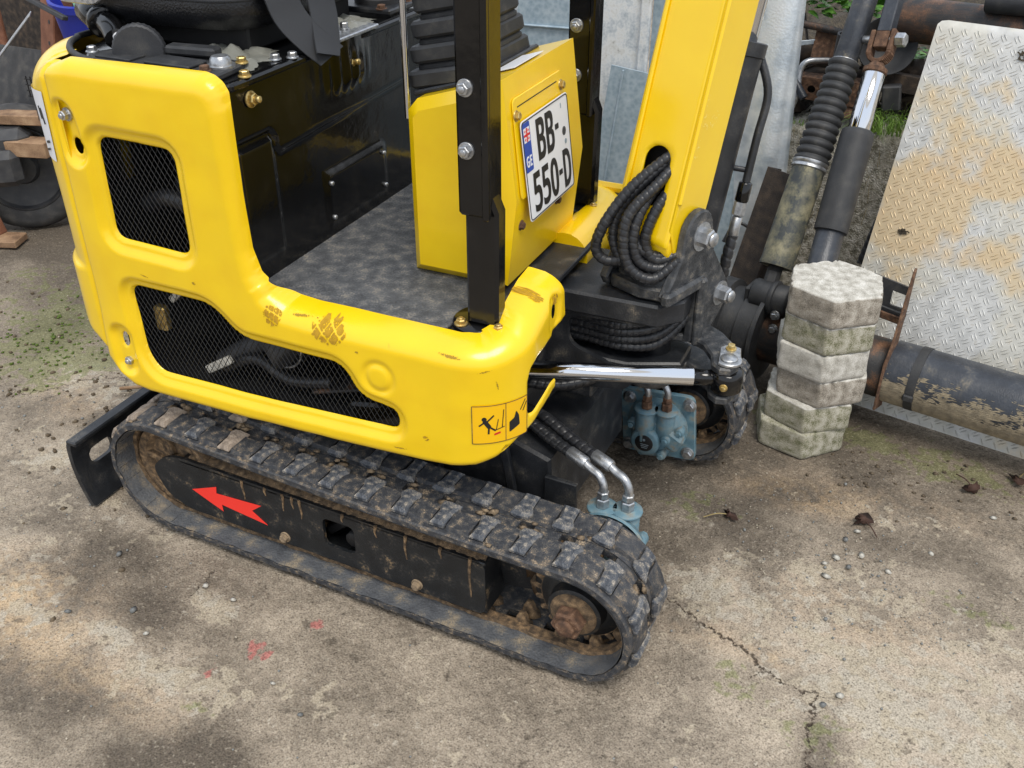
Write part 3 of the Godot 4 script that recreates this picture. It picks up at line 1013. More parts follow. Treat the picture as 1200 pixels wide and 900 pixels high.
func build_track(ex: Node3D, xf: Transform3D, near: bool) -> void:
	# built in the track's own axes: outer face z = 0, inner face z = -0.18; xf carries it to its place
	var track := Node3D.new()
	track.name = numbered("crawler_track", ex)
	ex.add_child(track)
	track.transform = Transform3D(xf.basis, xf.origin - base_of(ex))
	if near:
		track.set_meta("label", "muddy rubber crawler track nearest the camera")
	var add := func(called: String, mb: MB, m: Material) -> MeshInstance3D:
		var o := MeshInstance3D.new()
		o.mesh = mb.mesh(m)
		o.name = numbered(called, track)
		track.add_child(o)
		return o
	var wob := noise(61, 0.35, 3)
	var step := 0.009 if near else 0.03
	var cnt := 33
	var pitch := loop_len / cnt
	var belt := MB.new()
	var t := 0.017
	belt_strip(belt, [Vector2(-0.003, 0.0), Vector2(0.0, -0.003), Vector2(0.0, -t + 0.003), Vector2(-0.078, -t), Vector2(-0.078, 0.0)], 0.0, loop_len, step, wob)
	belt_strip(belt, [Vector2(-0.102, 0.0), Vector2(-0.102, -t), Vector2(-0.18, -t + 0.003), Vector2(-0.18, -0.003), Vector2(-0.177, 0.0)], 0.0, loop_len, step, wob)
	for k in cnt:
		var s := pitch * (k + 0.42)
		belt_strip(belt, [Vector2(-0.0775, -0.002), Vector2(-0.0775, -t + 0.002), Vector2(-0.1025, -t + 0.002), Vector2(-0.1025, -0.002)], s, s + pitch * 0.64, step, wob, true)
		# low pads between the lugs
		for sd in [0, 1]:
			var sp: float = pitch * (k + 0.5 - 0.5 * sd)
			var z0: float = -0.012 - 0.1 * sd
			belt_strip(belt, [Vector2(z0, -0.002), Vector2(z0 - 0.004, 0.0075), Vector2(z0 - 0.052, 0.0085), Vector2(z0 - 0.058, -0.002)], sp - pitch * 0.29, sp + pitch * 0.29, step * 1.3, wob, true)
	add.call("rubber_belt", belt, M.rubber)
	# muddy inside of the belt
	var lin := MB.new()
	belt_strip(lin, [Vector2(-0.0015, -t - 0.0005), Vector2(-0.05, -t - 0.003), Vector2(-0.05, -t), Vector2(-0.0015, -t)], 0.0, loop_len, step, wob)
	for k in cnt * 2:
		var s := pitch * 0.5 * k
		if (on_loop(s)[0] as Vector2).x > -0.5:
			continue
		belt_strip(lin, [Vector2(-0.004, -t), Vector2(-0.004, -t - 0.0018), Vector2(-0.045, -t - 0.0040), Vector2(-0.045, -t)], s, s + 0.003, 0.004, wob, true)
	add.call("belt_lining", lin, M.inner)
	var path := MB.new()
	belt_strip(path, [Vector2(-0.05, -t), Vector2(-0.052, -t - 0.010), Vector2(-0.072, -t - 0.010), Vector2(-0.075, -t)], 0.0, loop_len, step, wob)
	add.call("roller_path", path, M.mud)
	var variants := []
	for k in 4:
		variants.append(lug_mesh(200 + k, M.lug if k < 3 else M.lugmud, 1.0))
	for k in 3:
		variants.append(lug_mesh(300 + k, M.lug, 1.0))
	for k in cnt:
		for sd in 2:
			var q := on_loop(pitch * (k + 0.5 * sd))
			var nn: Vector2 = q[1]
			var pp: Vector2 = q[0]
			var b := Basis(Vector3(nn.y, -nn.x, 0), Vector3(nn.x, nn.y, 0), Vector3(0, 0, 1))
			var o := Vector3(pp.x, pp.y, -0.002)
			if sd == 1:
				b = Basis(-b.x, b.y, -b.z)
				o.z = -0.178
			var muddy := pp.x < -0.32 and pp.y > 0.1 and near and (k % 2 == 0 or pp.x < -0.5)
			var lg := MeshInstance3D.new()
			lg.mesh = variants[3] if muddy else variants[[0, 1, 2, 4, 5, 6][(k * 5 + sd * 2) % 6]]
			lg.name = numbered("lug", track)
			lg.transform = Transform3D(b, o)
			track.add_child(lg)
	if near:
		# mud caked round the drive slots and packed between the lugs
		var cake := MB.new()
		var kn := noise(65, 0.25, 3)
		var rr := RandomNumberGenerator.new()
		rr.seed = 5
		for k in cnt * 5:
			var s := rr.randf() * loop_len
			var z := rr.randf_range(-0.17, -0.01)
			var big := 1.0
			if k % 3 != 0:
				s = pitch * (rr.randi() % cnt + 0.22 + rr.randf_range(-0.24, 0.24))
				z = -0.09 + rr.randf_range(-0.016, 0.016)
			var q := on_loop(s)
			var pp: Vector2 = q[0]
			var nn: Vector2 = q[1]
			if pp.y < 0.06:
				continue
			if pp.x < -0.45:
				big = 1.5
			var w := rr.randf_range(0.004, 0.011) * big
			cake.lump(Vector3(pp.x + nn.x * 0.001, pp.y + nn.y * 0.001, z), Vector3(w, rr.randf_range(0.0014, 0.003) * big, w * rr.randf_range(0.5, 1.0)), kn, 0.5, 5, 7, Basis(Vector3(nn.y, -nn.x, 0), Vector3(nn.x, nn.y, 0), Vector3(0, 0, 1)))
		var ck: MeshInstance3D = add.call("caked_mud", cake, M.cake)
		ck.set_meta("kind", "stuff")
	# guide horns inside the belt, two to a pitch
	var hn := noise(63, 0.2, 2)
	var horn := MB.new()
	horn.prism(PackedVector2Array([Vector2(-0.015, -0.002), Vector2(0.015, -0.002), Vector2(0.010, 0.020), Vector2(0.005, 0.028), Vector2(-0.005, 0.028), Vector2(-0.010, 0.020)]), Vector3(0, 0, -0.011), Basis(), 0.022, 0.005)
	horn.lump(Vector3(0.004, 0.002, 0.004), Vector3(0.018, 0.008, 0.014), hn, 0.4, 5, 8)
	var hm := horn.mesh(M.mud)
	for k in cnt:
		for z in [-0.078, -0.112]:
			var q := on_loop(pitch * (k + 0.54))
			var nn: Vector2 = q[1]
			var pp: Vector2 = q[0] - q[1] * t
			var lg := MeshInstance3D.new()
			lg.mesh = hm
			lg.name = numbered("guide_horn", track)
			lg.transform = Transform3D(Basis(Vector3(-nn.y, nn.x, 0), Vector3(-nn.x, -nn.y, 0), Vector3(0, 0, 1)), Vector3(pp.x, pp.y, z))
			track.add_child(lg)
	# frame
	var outline := rounded(PackedVector2Array([Vector2(-0.575, 0.148), Vector2(-0.535, 0.188), Vector2(-0.49, 0.200), Vector2(-0.1, 0.197), Vector2(0.268, 0.195), Vector2(0.268, 0.060), Vector2(0.1, 0.060), Vector2(-0.49, 0.060), Vector2(-0.545, 0.085)]), 0.02, 4)
	var hole := rounded(PackedVector2Array([Vector2(-0.112, 0.098), Vector2(-0.034, 0.098), Vector2(-0.034, 0.170), Vector2(-0.112, 0.170)]), 0.014, 4)
	var fr := MB.new()
	var zf := -0.036
	fr.sheet(Rect2(-0.59, 0.03, 0.87, 0.2), 0.008 if near else 0.02, func(u: float, v: float) -> Vector2:
		var p := Vector2(u, v)
		return Vector2(maxf(pdist(p, outline), -pdist(p, hole)), 0.0), func(u: float, v: float, _d: float, _r: float) -> Vector3:
		return Vector3(u, v, zf), false, 0.008)
	# ledge, end face, underside and back
	fr.box(Vector3(-0.11, 0.191, -0.088), Vector3(0.756, 0.008, 0.104), 0.002)
	fr.box(Vector3(0.262, 0.121, -0.089), Vector3(0.008, 0.130, 0.088), 0.001)
	fr.box(Vector3(-0.15, 0.066, -0.089), Vector3(0.78, 0.008, 0.088), 0.001)
	fr.box(Vector3(-0.13, 0.127, -0.140), Vector3(0.79, 0.150, 0.008), 0.001)
	fr.box(Vector3(0.315, 0.145, -0.115), Vector3(0.11, 0.11, 0.012), 0.003, Basis(Vector3(0, 0, 1), 0.2))
	add.call("track_frame", fr, M.frame)
	var inn := MB.new()
	inn.box(Vector3(-0.08, 0.14, -0.10), Vector3(0.14, 0.02, 0.05), 0.003, Basis(Vector3(0, 0, 1), 0.7))
	inn.cyl(Vector3(-0.05, 0.12, -0.05), Vector3(-0.05, 0.12, -0.13), 0.018)
	add.call("tensioner", inn, M.dark)
	var ledge := MB.new()
	var ln := noise(67, 3.0, 4)
	var LP := PackedVector3Array()
	var LU := PackedVector2Array()
	var LI := PackedInt32Array()
	for j in 9:
		for i in 90:
			var x := -0.47 + 0.735 * i / 89.0
			var e := 1.0 - absf(j - 4.0) / 4.0
			var y := 0.196 + 0.018 * sqrt(e) * (0.55 + 0.8 * ln.get_noise_2d(x * 14.0, j * 0.4)) - (0.004 if e < 0.1 else 0.0)
			LP.append(Vector3(x, y, -0.038 - 0.10 * j / 8.0 + 0.004 * ln.get_noise_2d(x * 30.0, 7.0)))
			LU.append(Vector2(x, j))
	for j in 8:
		for i in 89:
			var k := j * 90 + i
			LI.append_array(PackedInt32Array([k, k + 1, k + 91, k, k + 91, k + 90]))
	ledge.soup(LP, LI, LU, false)
	add.call("mud_ledge", ledge, M.mud)
	if near:
		# dried dribbles of mud below the ledge
		var dr := MB.new()
		for q in [[-0.315, 0.05], [-0.255, 0.02], [-0.21, 0.045], [-0.185, 0.03], [-0.165, 0.05], [0.02, 0.03], [0.09, 0.06], [0.17, 0.025], [0.235, 0.10], [-0.06, 0.02]]:
			var pts := []
			var x: float = q[0]
			for k in 5:
				pts.append(Vector3(x + 0.0016 * sin(k * 1.4 + x * 90), 0.197 - q[1] * k / 4.0, zf + 0.0002))
			var rad := PackedFloat32Array()
			var sp := spline(pts, 4)
			for k in sp.size():
				rad.append(lerpf(0.0038, 0.0012, float(k) / sp.size()))
			dr.tube(sp, 0.003, 7, true, rad)
		add.call("mud_dribble", dr, M.mud)
		# red arrow sticker
		var ar := MB.new()
		ar.prism(PackedVector2Array([Vector2(-0.465, 0.122), Vector2(-0.392, 0.153), Vector2(-0.395, 0.134), Vector2(-0.272, 0.143), Vector2(-0.30, 0.120), Vector2(-0.262, 0.094), Vector2(-0.385, 0.107), Vector2(-0.384, 0.088)]), Vector3(0, 0, zf + 0.0004), Basis(), 0.0008, 0.0)
		var ao: MeshInstance3D = add.call("arrow_sticker", ar, M.red)
		ao.set_meta("label", "bright red arrow pointing left")
		for x in [-0.217, 0.112]:
			var bo := MB.new()
			bo.bolt(Vector3(x, 0.078, zf), Vector3(0, 0, 1), 0.0095, 0.012)
			add.call("bolt", bo, M.cake)
	# rollers
	for x in [-0.39, -0.19, 0.0, 0.14]:
		var ro := MB.new()
		ro.lathe(Vector3(x, 0.079, -0.046), Vector3(0, 0, -1), [Vector2(0, 0), Vector2(0.033, 0), Vector2(0.038, 0.004), Vector2(0.038, 0.022), Vector2(0.028, 0.026), Vector2(0.028, 0.06), Vector2(0.038, 0.064), Vector2(0.038, 0.086), Vector2(0, 0.09)], 24)
		add.call("roller", ro, M.mud)
	# idler wheel
	var id := MB.new()
	id.lathe(Vector3(LC.x, LC.y, -0.05), Vector3(0, 0, -1), [Vector2(0.03, 0.012), Vector2(0.075, 0.014), Vector2(0.085, 0.0), Vector2(0.104, 0.0), Vector2(0.106, 0.004), Vector2(0.106, 0.02), Vector2(0.115, 0.025), Vector2(0.115, 0.055), Vector2(0.106, 0.06), Vector2(0.106, 0.078), Vector2(0.0, 0.08)], 36)
	id.cyl(Vector3(LC.x, LC.y, -0.055), Vector3(LC.x, LC.y, -0.13), 0.03)
	for k in 5:
		var a := TAU * k / 5 + 0.5
		id.bar(Vector3(LC.x + cos(a) * 0.03, LC.y + sin(a) * 0.03, -0.06), Vector3(LC.x + cos(a) * 0.085, LC.y + sin(a) * 0.085, -0.06), 0.02, 0.014, Vector3(0, 0, 1), 0.003)
	add.call("idler_wheel", id, M.mud)
	# sprocket, its dished cover and the hub
	var sp2 := MB.new()
	var teeth := PackedVector2Array()
	for k in 22:
		for e in [[-0.32, 0.086], [-0.14, 0.1], [0.14, 0.1], [0.32, 0.086]]:
			var a: float = TAU * (k + e[0]) / 22
			teeth.append(RC + Vector2(cos(a), sin(a)) * e[1])
	sp2.prism(teeth, Vector3(0, 0, -0.103), Basis(), 0.024, 0.002)
	add.call("sprocket", sp2, M.mud)
	var disc := MB.new()
	disc.lathe(Vector3(RC.x, RC.y, -0.095), Vector3(0, 0, 1), [Vector2(0.100, 0.0), Vector2(0.100, 0.008), Vector2(0.094, 0.013), Vector2(0.072, 0.019), Vector2(0.064, 0.027), Vector2(0.057, 0.028), Vector2(0.054, 0.052), Vector2(0.046, 0.056), Vector2(0.0, 0.056)], 40)
	add.call("sprocket_cover", disc, M.frame)
	var hub := MB.new()
	hub.lathe(Vector3(RC.x, RC.y, -0.035), Vector3(0, 0, 1), [Vector2(0.052, -0.02), Vector2(0.048, -0.012), Vector2(0.047, -0.003), Vector2(0.040, 0.004), Vector2(0.0, 0.004)], 26)
	add.call("hub_collar", hub, M.mud)
	var nut := MB.new()
	nut.ngon(Vector3(RC.x, RC.y, -0.028), Vector3(RC.x, RC.y, -0.002), 0.032, 6, 0.004, 0.35)
	nut.cyl(Vector3(RC.x, RC.y, -0.004), Vector3(RC.x, RC.y, 0.006), 0.019, 16, 0.003)
	add.call("hub_nut", nut, M.rust)
	# mud thrown over the end of the frame
	var cl := MB.new()
	var cn := noise(69, 0.15, 3)
	for q in [[0.335, 0.178, -0.099, 0.016, 0.04, 0.008], [0.350, 0.128, -0.099, 0.012, 0.034, 0.007]]:
		cl.lump(Vector3(q[0], q[1], q[2]), Vector3(q[3], q[4], q[5]), cn, 0.35, 8, 12)
	add.call("mud_clod", cl, M.mud).set_meta("kind", "stuff")

# hydraulic travel motor: plate faces +z at the origin, ports on top
func build_motor(ex: Node3D, xf: Transform3D, lines: Array) -> void:
	var mo := Node3D.new()
	mo.name = numbered("travel_motor", ex)
	ex.add_child(mo)
	mo.transform = Transform3D(xf.basis, xf.origin - base_of(ex))
	var add := func(called: String, mb: MB, m: Material) -> MeshInstance3D:
		var o := MeshInstance3D.new()
		o.mesh = mb.mesh(m)
		o.name = numbered(called, mo)
		mo.add_child(o)
		return o
	var pl := MB.new()
	var sq := rounded(PackedVector2Array([Vector2(-0.098, -0.095), Vector2(0.098, -0.095), Vector2(0.098, 0.095), Vector2(-0.098, 0.095)]), 0.022, 4)
	pl.prism(sq, Vector3(), Basis(Vector3(0, 0, 1), 0.10), 0.014, 0.002)
	if lines[6] > 0:
		add.call("mounting_plate", pl, M.motor)
	var bd := MB.new()
	bd.lathe(Vector3(0, 0, 0.01), Vector3(0, 0, 1), [Vector2(0.080, 0), Vector2(0.080, 0.008), Vector2(0.074, 0.012), Vector2(0.068, 0.028), Vector2(0.056, 0.034), Vector2(0.05, 0.05), Vector2(0.0, 0.05)], 36)
	bd.box(Vector3(0.03, 0.0, 0.045), Vector3(0.1, 0.05, 0.036), 0.008, Basis(Vector3(0, 0, 1), -0.5))
	bd.box(Vector3(-0.012, -0.052, 0.042), Vector3(0.06, 0.05, 0.036), 0.008, Basis(Vector3(0, 0, 1), 0.2))
	bd.cyl(Vector3(-0.012, -0.02, 0.03), Vector3(-0.012, -0.02, 0.082), 0.038, 28, 0.005)
	bd.cyl(Vector3(-0.02, -0.02, 0.058), Vector3(-0.02, 0.066, 0.058), 0.026, 20, 0.003)
	bd.cyl(Vector3(0.028, -0.01, 0.046), Vector3(0.028, 0.060, 0.046), 0.024, 20, 0.003)
	add.call("body", bd, M.motor)
	var fl := MB.new()
	for x in [[-0.02, 0.058], [0.028, 0.046]]:
		fl.cyl(Vector3(x[0], 0.064, x[1]), Vector3(x[0], 0.071, x[1]), 0.031, 24, 0.002)
	add.call("port_flange", fl, M.motor)
	var lab := MB.new()
	lab.cyl(Vector3(-0.012, -0.02, 0.081), Vector3(-0.012, -0.02, 0.0835), 0.024, 24, 0.0005)
	add.call("round_label", lab, M.ink)
	var tx := MB.new()
	for k in 3:
		tx.box(Vector3(-0.010, -0.023 - k * 0.005, 0.0838), Vector3(0.022 - k * 0.003, 0.0016, 0.0004), 0.0)
	tx.cyl(Vector3(-0.012, -0.010, 0.0834), Vector3(-0.012, -0.010, 0.0840), 0.0035, 14, 0.0)
	add.call("label_print", tx, M.galvdull)
	for p in ([[0.078, 0.080, 0.014], [-0.080, 0.062, 0.014], [-0.074, -0.080, 0.014], [0.086, -0.064, 0.014]] if lines[6] > 0 else []):
		var b := MB.new()
		b.bolt(Vector3(p[0], p[1], p[2]), Vector3(0, 0, 1), 0.013, 0.014)
		add.call("bolt", b, M.zinc)
	for p in [[-0.056, 0.012, 0.06], [0.038, -0.006, 0.072], [0.028, -0.062, 0.06], [0.066, 0.012, 0.05]]:
		var b := MB.new()
		b.cyl(Vector3(p[0], p[1], 0.02), Vector3(p[0], p[1], p[2]), 0.013, 14, 0.002)
		b.bolt(Vector3(p[0], p[1], p[2]), Vector3(0, 0, 1), 0.0085, 0.009)
		add.call("bolt", b, M.motor)
	var i := 0
	for x in [[-0.02, 0.058], [0.028, 0.046]]:
		var b := MB.new()
		b.ngon(Vector3(x[0], 0.072, x[1]), Vector3(x[0], 0.092, x[1]), 0.014, 6, 0.002)
		b.ngon(Vector3(x[0], 0.094, x[1]), Vector3(x[0], 0.108, x[1]), 0.012, 6, 0.002, 0.4)
		add.call("fitting_nut", b, lines[2])
		var e := MB.new()
		var dir: Vector3 = lines[0]
		var top := Vector3(x[0], 0.1, x[1])
		e.tube(spline([top, top + Vector3(0, 0.020, 0), top + Vector3(0, 0.038, 0) + dir * 0.012, top + Vector3(0, 0.044, 0) + dir * 0.034, top + Vector3(0, 0.05, 0) + dir * 0.05], 6), 0.0085, 12)
		add.call("elbow_pipe", e, M.zinc)
		var f := MB.new()
		var c0 := top + Vector3(0, 0.05, 0) + dir * 0.046
		var up := Vector3(0, lines[3], 0)
		f.lathe(c0, dir + up, [Vector2(0, 0), Vector2(0.011, 0), Vector2(0.013, 0.004), Vector2(0.013, 0.045), Vector2(0.0115, 0.047), Vector2(0, 0.047)], 16)
		add.call("crimp_sleeve", f, M.zinc)
		var h := MB.new()
		var c1 := c0 + (dir + up).normalized() * 0.045
		hose(h, [c1, c1 + (dir + up).normalized() * 0.06 , c1 + dir * 0.15 + Vector3(0, lines[4], 0) , c1 + dir * 0.26 + Vector3(0, lines[5], 0)], 0.0125)
		add.call("hydraulic_hose", h, M.hose)
		i += 1

func build_undercarriage(ex: Node3D) -> void:
	make_loop()
	var turn := Basis(Vector3.UP, -0.03)
	build_track(ex, Transform3D(turn, Vector3(0, 0, 0.012)), true)
	# the far track is the same seen from inside
	build_track(ex, Transform3D(turn * Basis(Vector3(0, 1, 0), 0.0), Vector3(0, 0, -0.012 - 0.74)), false)
	build_motor(ex, Transform3D(turn.scaled(Vector3.ONE * 0.95), (turn * Vector3(0.376, 0.118, -0.742))), [Vector3(-0.9, 0, -0.25).normalized(), 0, M.rust, 0.1, 0.02, 0.03, 1])
	build_motor(ex, Transform3D(turn * Basis(Vector3.UP, PI), turn * Vector3(0.452, 0.172, -0.185)), [Vector3(0.86, 0, 0.3).normalized(), 0, M.zinc, 0.12, 0.025, 0.012, 0])
	# centre frame between the tracks
	var cf := MB.new()
	cf.xf = Transform3D(turn, Vector3())
	cf.prism(PackedVector2Array([Vector2(-0.45, 0.12), Vector2(-0.4, 0.30), Vector2(0.2, 0.33), Vector2(0.30, 0.30), Vector2(0.31, 0.13), Vector2(0.2, 0.08), Vector2(-0.3, 0.08)]), Vector3(0, 0, -0.66), Basis(), 0.41, 0.006)
	cf.box(Vector3(0.33, 0.21, -0.24), Vector3(0.07, 0.12, 0.012), 0.002)
	cf.bar(Vector3(0.20, 0.34, -0.235), Vector3(0.24, 0.12, -0.235), 0.018, 0.012, Vector3(1, 0, 0))
	cf.lathe(Vector3(0.0, 0.32, -0.46), Vector3.UP, [Vector2(0.0, 0), Vector2(0.22, 0.0), Vector2(0.22, 0.06), Vector2(0.0, 0.06)], 40)
	part("centre_frame", cf, M.black, ex)
	for z in [-0.19, -0.72]:
		for x in [0.0, -0.3]:
			var ag := MB.new()
			ag.xf = Transform3D(turn, Vector3())
			ag.box(Vector3(x, 0.2, z), Vector3(0.12, 0.06, 0.1), 0.004)
			part("axle_bracket", ag, M.black, ex)
	# dozer blade behind the left end
	var bl := MB.new()
	var hole := rounded(PackedVector2Array([Vector2(-0.118, 0.085), Vector2(-0.045, 0.085), Vector2(-0.045, 0.125), Vector2(-0.118, 0.125)]), 0.02, 5)
	var plate := PackedVector2Array([Vector2(-0.93, 0.0), Vector2(0.0, 0.0), Vector2(0.0, 0.168), Vector2(-0.93, 0.168)])
	bl.sheet(Rect2(-0.94, -0.005, 0.95, 0.21), 0.0085, func(u: float, v: float) -> Vector2:
		var p := Vector2(u, v)
		return Vector2(maxf(pdist(p, plate), -pdist(p, hole)), 0), func(u: float, v: float, _d: float, _r: float) -> Vector3:
		var t := v / 0.168
		return Vector3(-0.745 - 0.028 * t - 0.05 * t * (1.0 - t), v + 0.004, u), true, 0.012)
	bl.box(Vector3(-0.770, 0.176, -0.465), Vector3(0.03, 0.012, 0.93), 0.003)
	bl.bar(Vector3(-0.78, 0.1, -0.3), Vector3(-0.4, 0.16, -0.3), 0.06, 0.03)
	bl.bar(Vector3(-0.78, 0.1, -0.63), Vector3(-0.4, 0.16, -0.63), 0.06, 0.03)
	part("dozer_blade", bl, M.black, ex)

# ---------------------------------------------------------------- excavator: house
const FLOOR := 0.648
const DECK := 1.032

# plan line of the skirt: u runs along it; u = x on the straight side
func skirt_at(u: float) -> Array:
	# returns [point on the outer face, outward normal]
	if u > 0.20:
		var s := u - 0.20
		var arc := 0.12 * PI / 2
		if s < arc:
			var a := s / 0.12
			return [Vector3(0.20 + 0.12 * sin(a), 0, -0.14 + 0.12 * cos(a)), Vector3(sin(a), 0, cos(a))]
		return [Vector3(0.32, 0, -0.14 - (s - arc)), Vector3(1, 0, 0)]
	if u < -0.545:
		var s := -0.545 - u
		var arc := 0.20 * PI / 2
		if s < arc:
			var a := s / 0.20
			return [Vector3(-0.545 - 0.20 * sin(a), 0, -0.22 + 0.20 * cos(a)), Vector3(-sin(a), 0, cos(a))]
		return [Vector3(-0.745, 0, -0.22 - (s - arc)), Vector3(-1, 0, 0)]
	return [Vector3(u, 0, -0.02), Vector3(0, 0, 1)]

# nearest distance to an outline whose corners carry a fold radius (x, y, r)
func odist(p: Vector2, poly: PackedVector2Array, rad: PackedFloat32Array) -> Vector2:
	var best := 1e9
	var br := 0.01
	var cnt := poly.size()
	for i in cnt:
		var a := poly[i]
		var b := poly[(i + 1) % cnt]
		var q := Geometry2D.get_closest_point_to_segment(p, a, b)
		var d := p.distance_squared_to(q)
		if d < best:
			best = d
			var t := a.distance_to(q) / maxf(a.distance_to(b), 1e-6)
			br = lerpf(rad[i], rad[(i + 1) % cnt], t)
	best = sqrt(best)
	return Vector2(-best if Geometry2D.is_point_in_polygon(p, poly) else best, br)

func fold(d: float, r: float) -> float:
	if d >= r or r <= 0.0:
		return 0.0
	# wide folds have a flatter top than side
	var wide := 1.0 + 0.55 * smoothstep(0.036, 0.048, r) * (1.0 if r < 0.07 else 0.0)
	if wide > 1.0:
		r *= 0.8
		if d >= r:
			return 0.0
	return (r - sqrt(maxf(r * r - (r - d) * (r - d), 0.0))) * wide

var win1 := PackedVector2Array()
var win2 := PackedVector2Array()

func build_skirt(ex: Node3D) -> void:
	win1 = rounded(PackedVector2Array([Vector2(-0.507, 0.919), Vector2(-0.334, 0.916), Vector2(-0.337, 0.714), Vector2(-0.514, 0.720)]), 0.026, 5)
	win2 = rounded(PackedVector2Array([Vector2(-0.508, 0.622), Vector2(-0.31, 0.620), Vector2(-0.248, 0.562), Vector2(-0.02, 0.560), Vector2(0.012, 0.500), Vector2(0.092, 0.490), Vector2(0.094, 0.450), Vector2(-0.2, 0.436), Vector2(-0.468, 0.434), Vector2(-0.494, 0.47)]), 0.03, 6)
	var o := [
		[-0.600, 1.020, 0.005], [-0.592, 1.036, 0.02], [-0.545, 1.052, 0.03], [-0.25, 1.057, 0.035], [-0.232, 1.053, 0.035], [-0.217, 1.043, 0.035], [-0.208, 1.028, 0.035], [-0.204, 1.0, 0.03], [-0.203, 0.86, 0.026], [-0.200, 0.75, 0.026], [-0.190, 0.705, 0.03], [-0.168, 0.672, 0.042], [-0.135, 0.655, 0.05], [-0.09, 0.652, 0.05],
		[0.20, 0.652, 0.05], [0.27, 0.655, 0.055], [0.34, 0.668, 0.055], [0.41, 0.695, 0.055], [0.455, 0.710, 0.055], [0.62, 0.730, 0.055], [0.62, 0.630, 0.006], [0.488, 0.614, 0.006], [0.42, 0.600, 0.008], [0.385, 0.598, 0.008], [0.366, 0.588, 0.008], [0.358, 0.565, 0.008],
		[0.357, 0.510, 0.006], [0.362, 0.492, 0.006], [0.376, 0.490, 0.004], [0.455, 0.508, 0.003], [0.478, 0.506, 0.003], [0.476, 0.488, 0.003], [0.40, 0.474, 0.006], [0.335, 0.452, 0.012], [0.29, 0.424, 0.014], [0.25, 0.408, 0.016], [0.20, 0.400, 0.016], [0.0, 0.390, 0.016], [-0.25, 0.380, 0.016], [-0.50, 0.378, 0.016], [-0.54, 0.383, 0.016], [-0.575, 0.405, 0.012], [-0.600, 0.440, 0.004]]
	var op := PackedVector2Array()
	var orad := PackedFloat32Array()
	for q in o:
		op.append(Vector2(q[0], q[1]))
		orad.append(q[2])
	var hole1 := circle2(Vector2(-0.563, 0.892), 0.016, 18, 0.8)
	var hole2 := circle2(Vector2(-0.549, 0.490), 0.017, 18, 0.55)
	var hole3 := circle2(Vector2(0.470, 0.652), 0.016, 16, 0.5)
	var w1b := Rect2(-0.56, 0.67, 0.28, 0.30)
	var w2b := Rect2(-0.55, 0.385, 0.70, 0.29)
	var dimple := func(p: Vector2, a: Vector2, b: Vector2, r: float) -> float:
		var q := Geometry2D.get_closest_point_to_segment(p, a, b)
		return 1.0 - smoothstep(r * 0.55, r, p.distance_to(q))
	var field := func(u: float, v: float) -> Vector2:
		var p := Vector2(u, v)
		var f := odist(p, op, orad)
		if f.x > 0.0:
			return f
		var best := -f.x
		var r := f.y
		var sg := f.x
		if w1b.has_point(p):
			var d := pdist(p, win1)
			if d < best:
				best = d; sg = -d; r = 0.007
		if w2b.has_point(p):
			var d := pdist(p, win2)
			if d < best:
				best = d; sg = -d; r = 0.007
		for h in [hole1, hole2, hole3]:
			if p.distance_squared_to(h[0]) < 0.004:
				var d := pdist(p, h)
				if d < best:
					best = d; sg = -d; r = 0.003
		if u > 0.44:
			sg = maxf(sg, u - (0.500 + (0.72 - v) * 0.16))
		return Vector2(sg, r)
	var wave := noise(77, 2.0, 2)
	var place := func(u: float, v: float, d: float, r: float) -> Vector3:
		var p := Vector2(u, v)
		var depth := fold(d, r)
		if (r < 0.0075 and d < 0.09) or u > 0.43:
			var f := odist(p, op, orad)
			depth = fold(-f.x, f.y) if u > 0.43 else maxf(depth, fold(-f.x, f.y))
		if w1b.grow(0.03).has_point(p):
			depth += 0.010 * (1.0 - smoothstep(0.012, 0.030, pdist(p, win1)))
		if w2b.grow(0.03).has_point(p):
			depth += 0.010 * (1.0 - smoothstep(0.010, 0.026, pdist(p, win2)))
		if u < -0.5 and u > -0.599:
			depth += 0.014 * smoothstep(-0.599, -0.588, u) * dimple.call(p, Vector2(-0.572, 0.950), Vector2(-0.562, 0.885), 0.034)
			depth += 0.012 * smoothstep(-0.599, -0.585, u) * dimple.call(p, Vector2(-0.550, 0.498), Vector2(-0.546, 0.442), 0.034)
		var c := p.distance_to(Vector2(0.061, 0.557))
		depth += 0.0045 * exp(-pow((c - 0.028) / 0.006, 2.0))
		if u > 0.42:
			depth += 0.006 * dimple.call(p, Vector2(0.470, 0.66), Vector2(0.468, 0.635), 0.03)
		depth += 0.0012 * wave.get_noise_2d(u * 3.0, v * 3.0)
		var s := skirt_at(u)
		var q: Vector3 = s[0] - s[1] * depth
		# the side leans out a little toward the foot of the panel near the lower rim
		q += s[1] * (0.006 * smoothstep(0.62, 0.42, v) * smoothstep(0.25, 0.1, u))
		q.y = v
		return q
	var mb := MB.new()
	mb.sheet(Rect2(-0.606, 0.370, 1.13, 0.70), 0.0046, field, place)
	var side := part("side_skirt", mb, M.yellow, ex)
	side.set_meta("label", "glossy yellow side skirt with two mesh windows and rolled sill")

	# rear counterweight panel, from the seam round the tail
	var ro := [[-1.70, 1.040, 0.085], [-0.95, 1.045, 0.085], [-0.80, 1.047, 0.085], [-0.70, 1.047, 0.085], [-0.650, 1.045, 0.075], [-0.604, 1.038, 0.032], [-0.50, 1.036, 0.03], [-0.50, 0.42, 0.012], [-0.604, 0.440, 0.012], [-0.640, 0.468, 0.014], [-0.72, 0.505, 0.014], [-0.80, 0.53, 0.014], [-1.70, 0.54, 0.014]]
	var rp := PackedVector2Array()
	var rr := PackedFloat32Array()
	for q in ro:
		rp.append(Vector2(q[0], q[1]))
		rr.append(q[2])
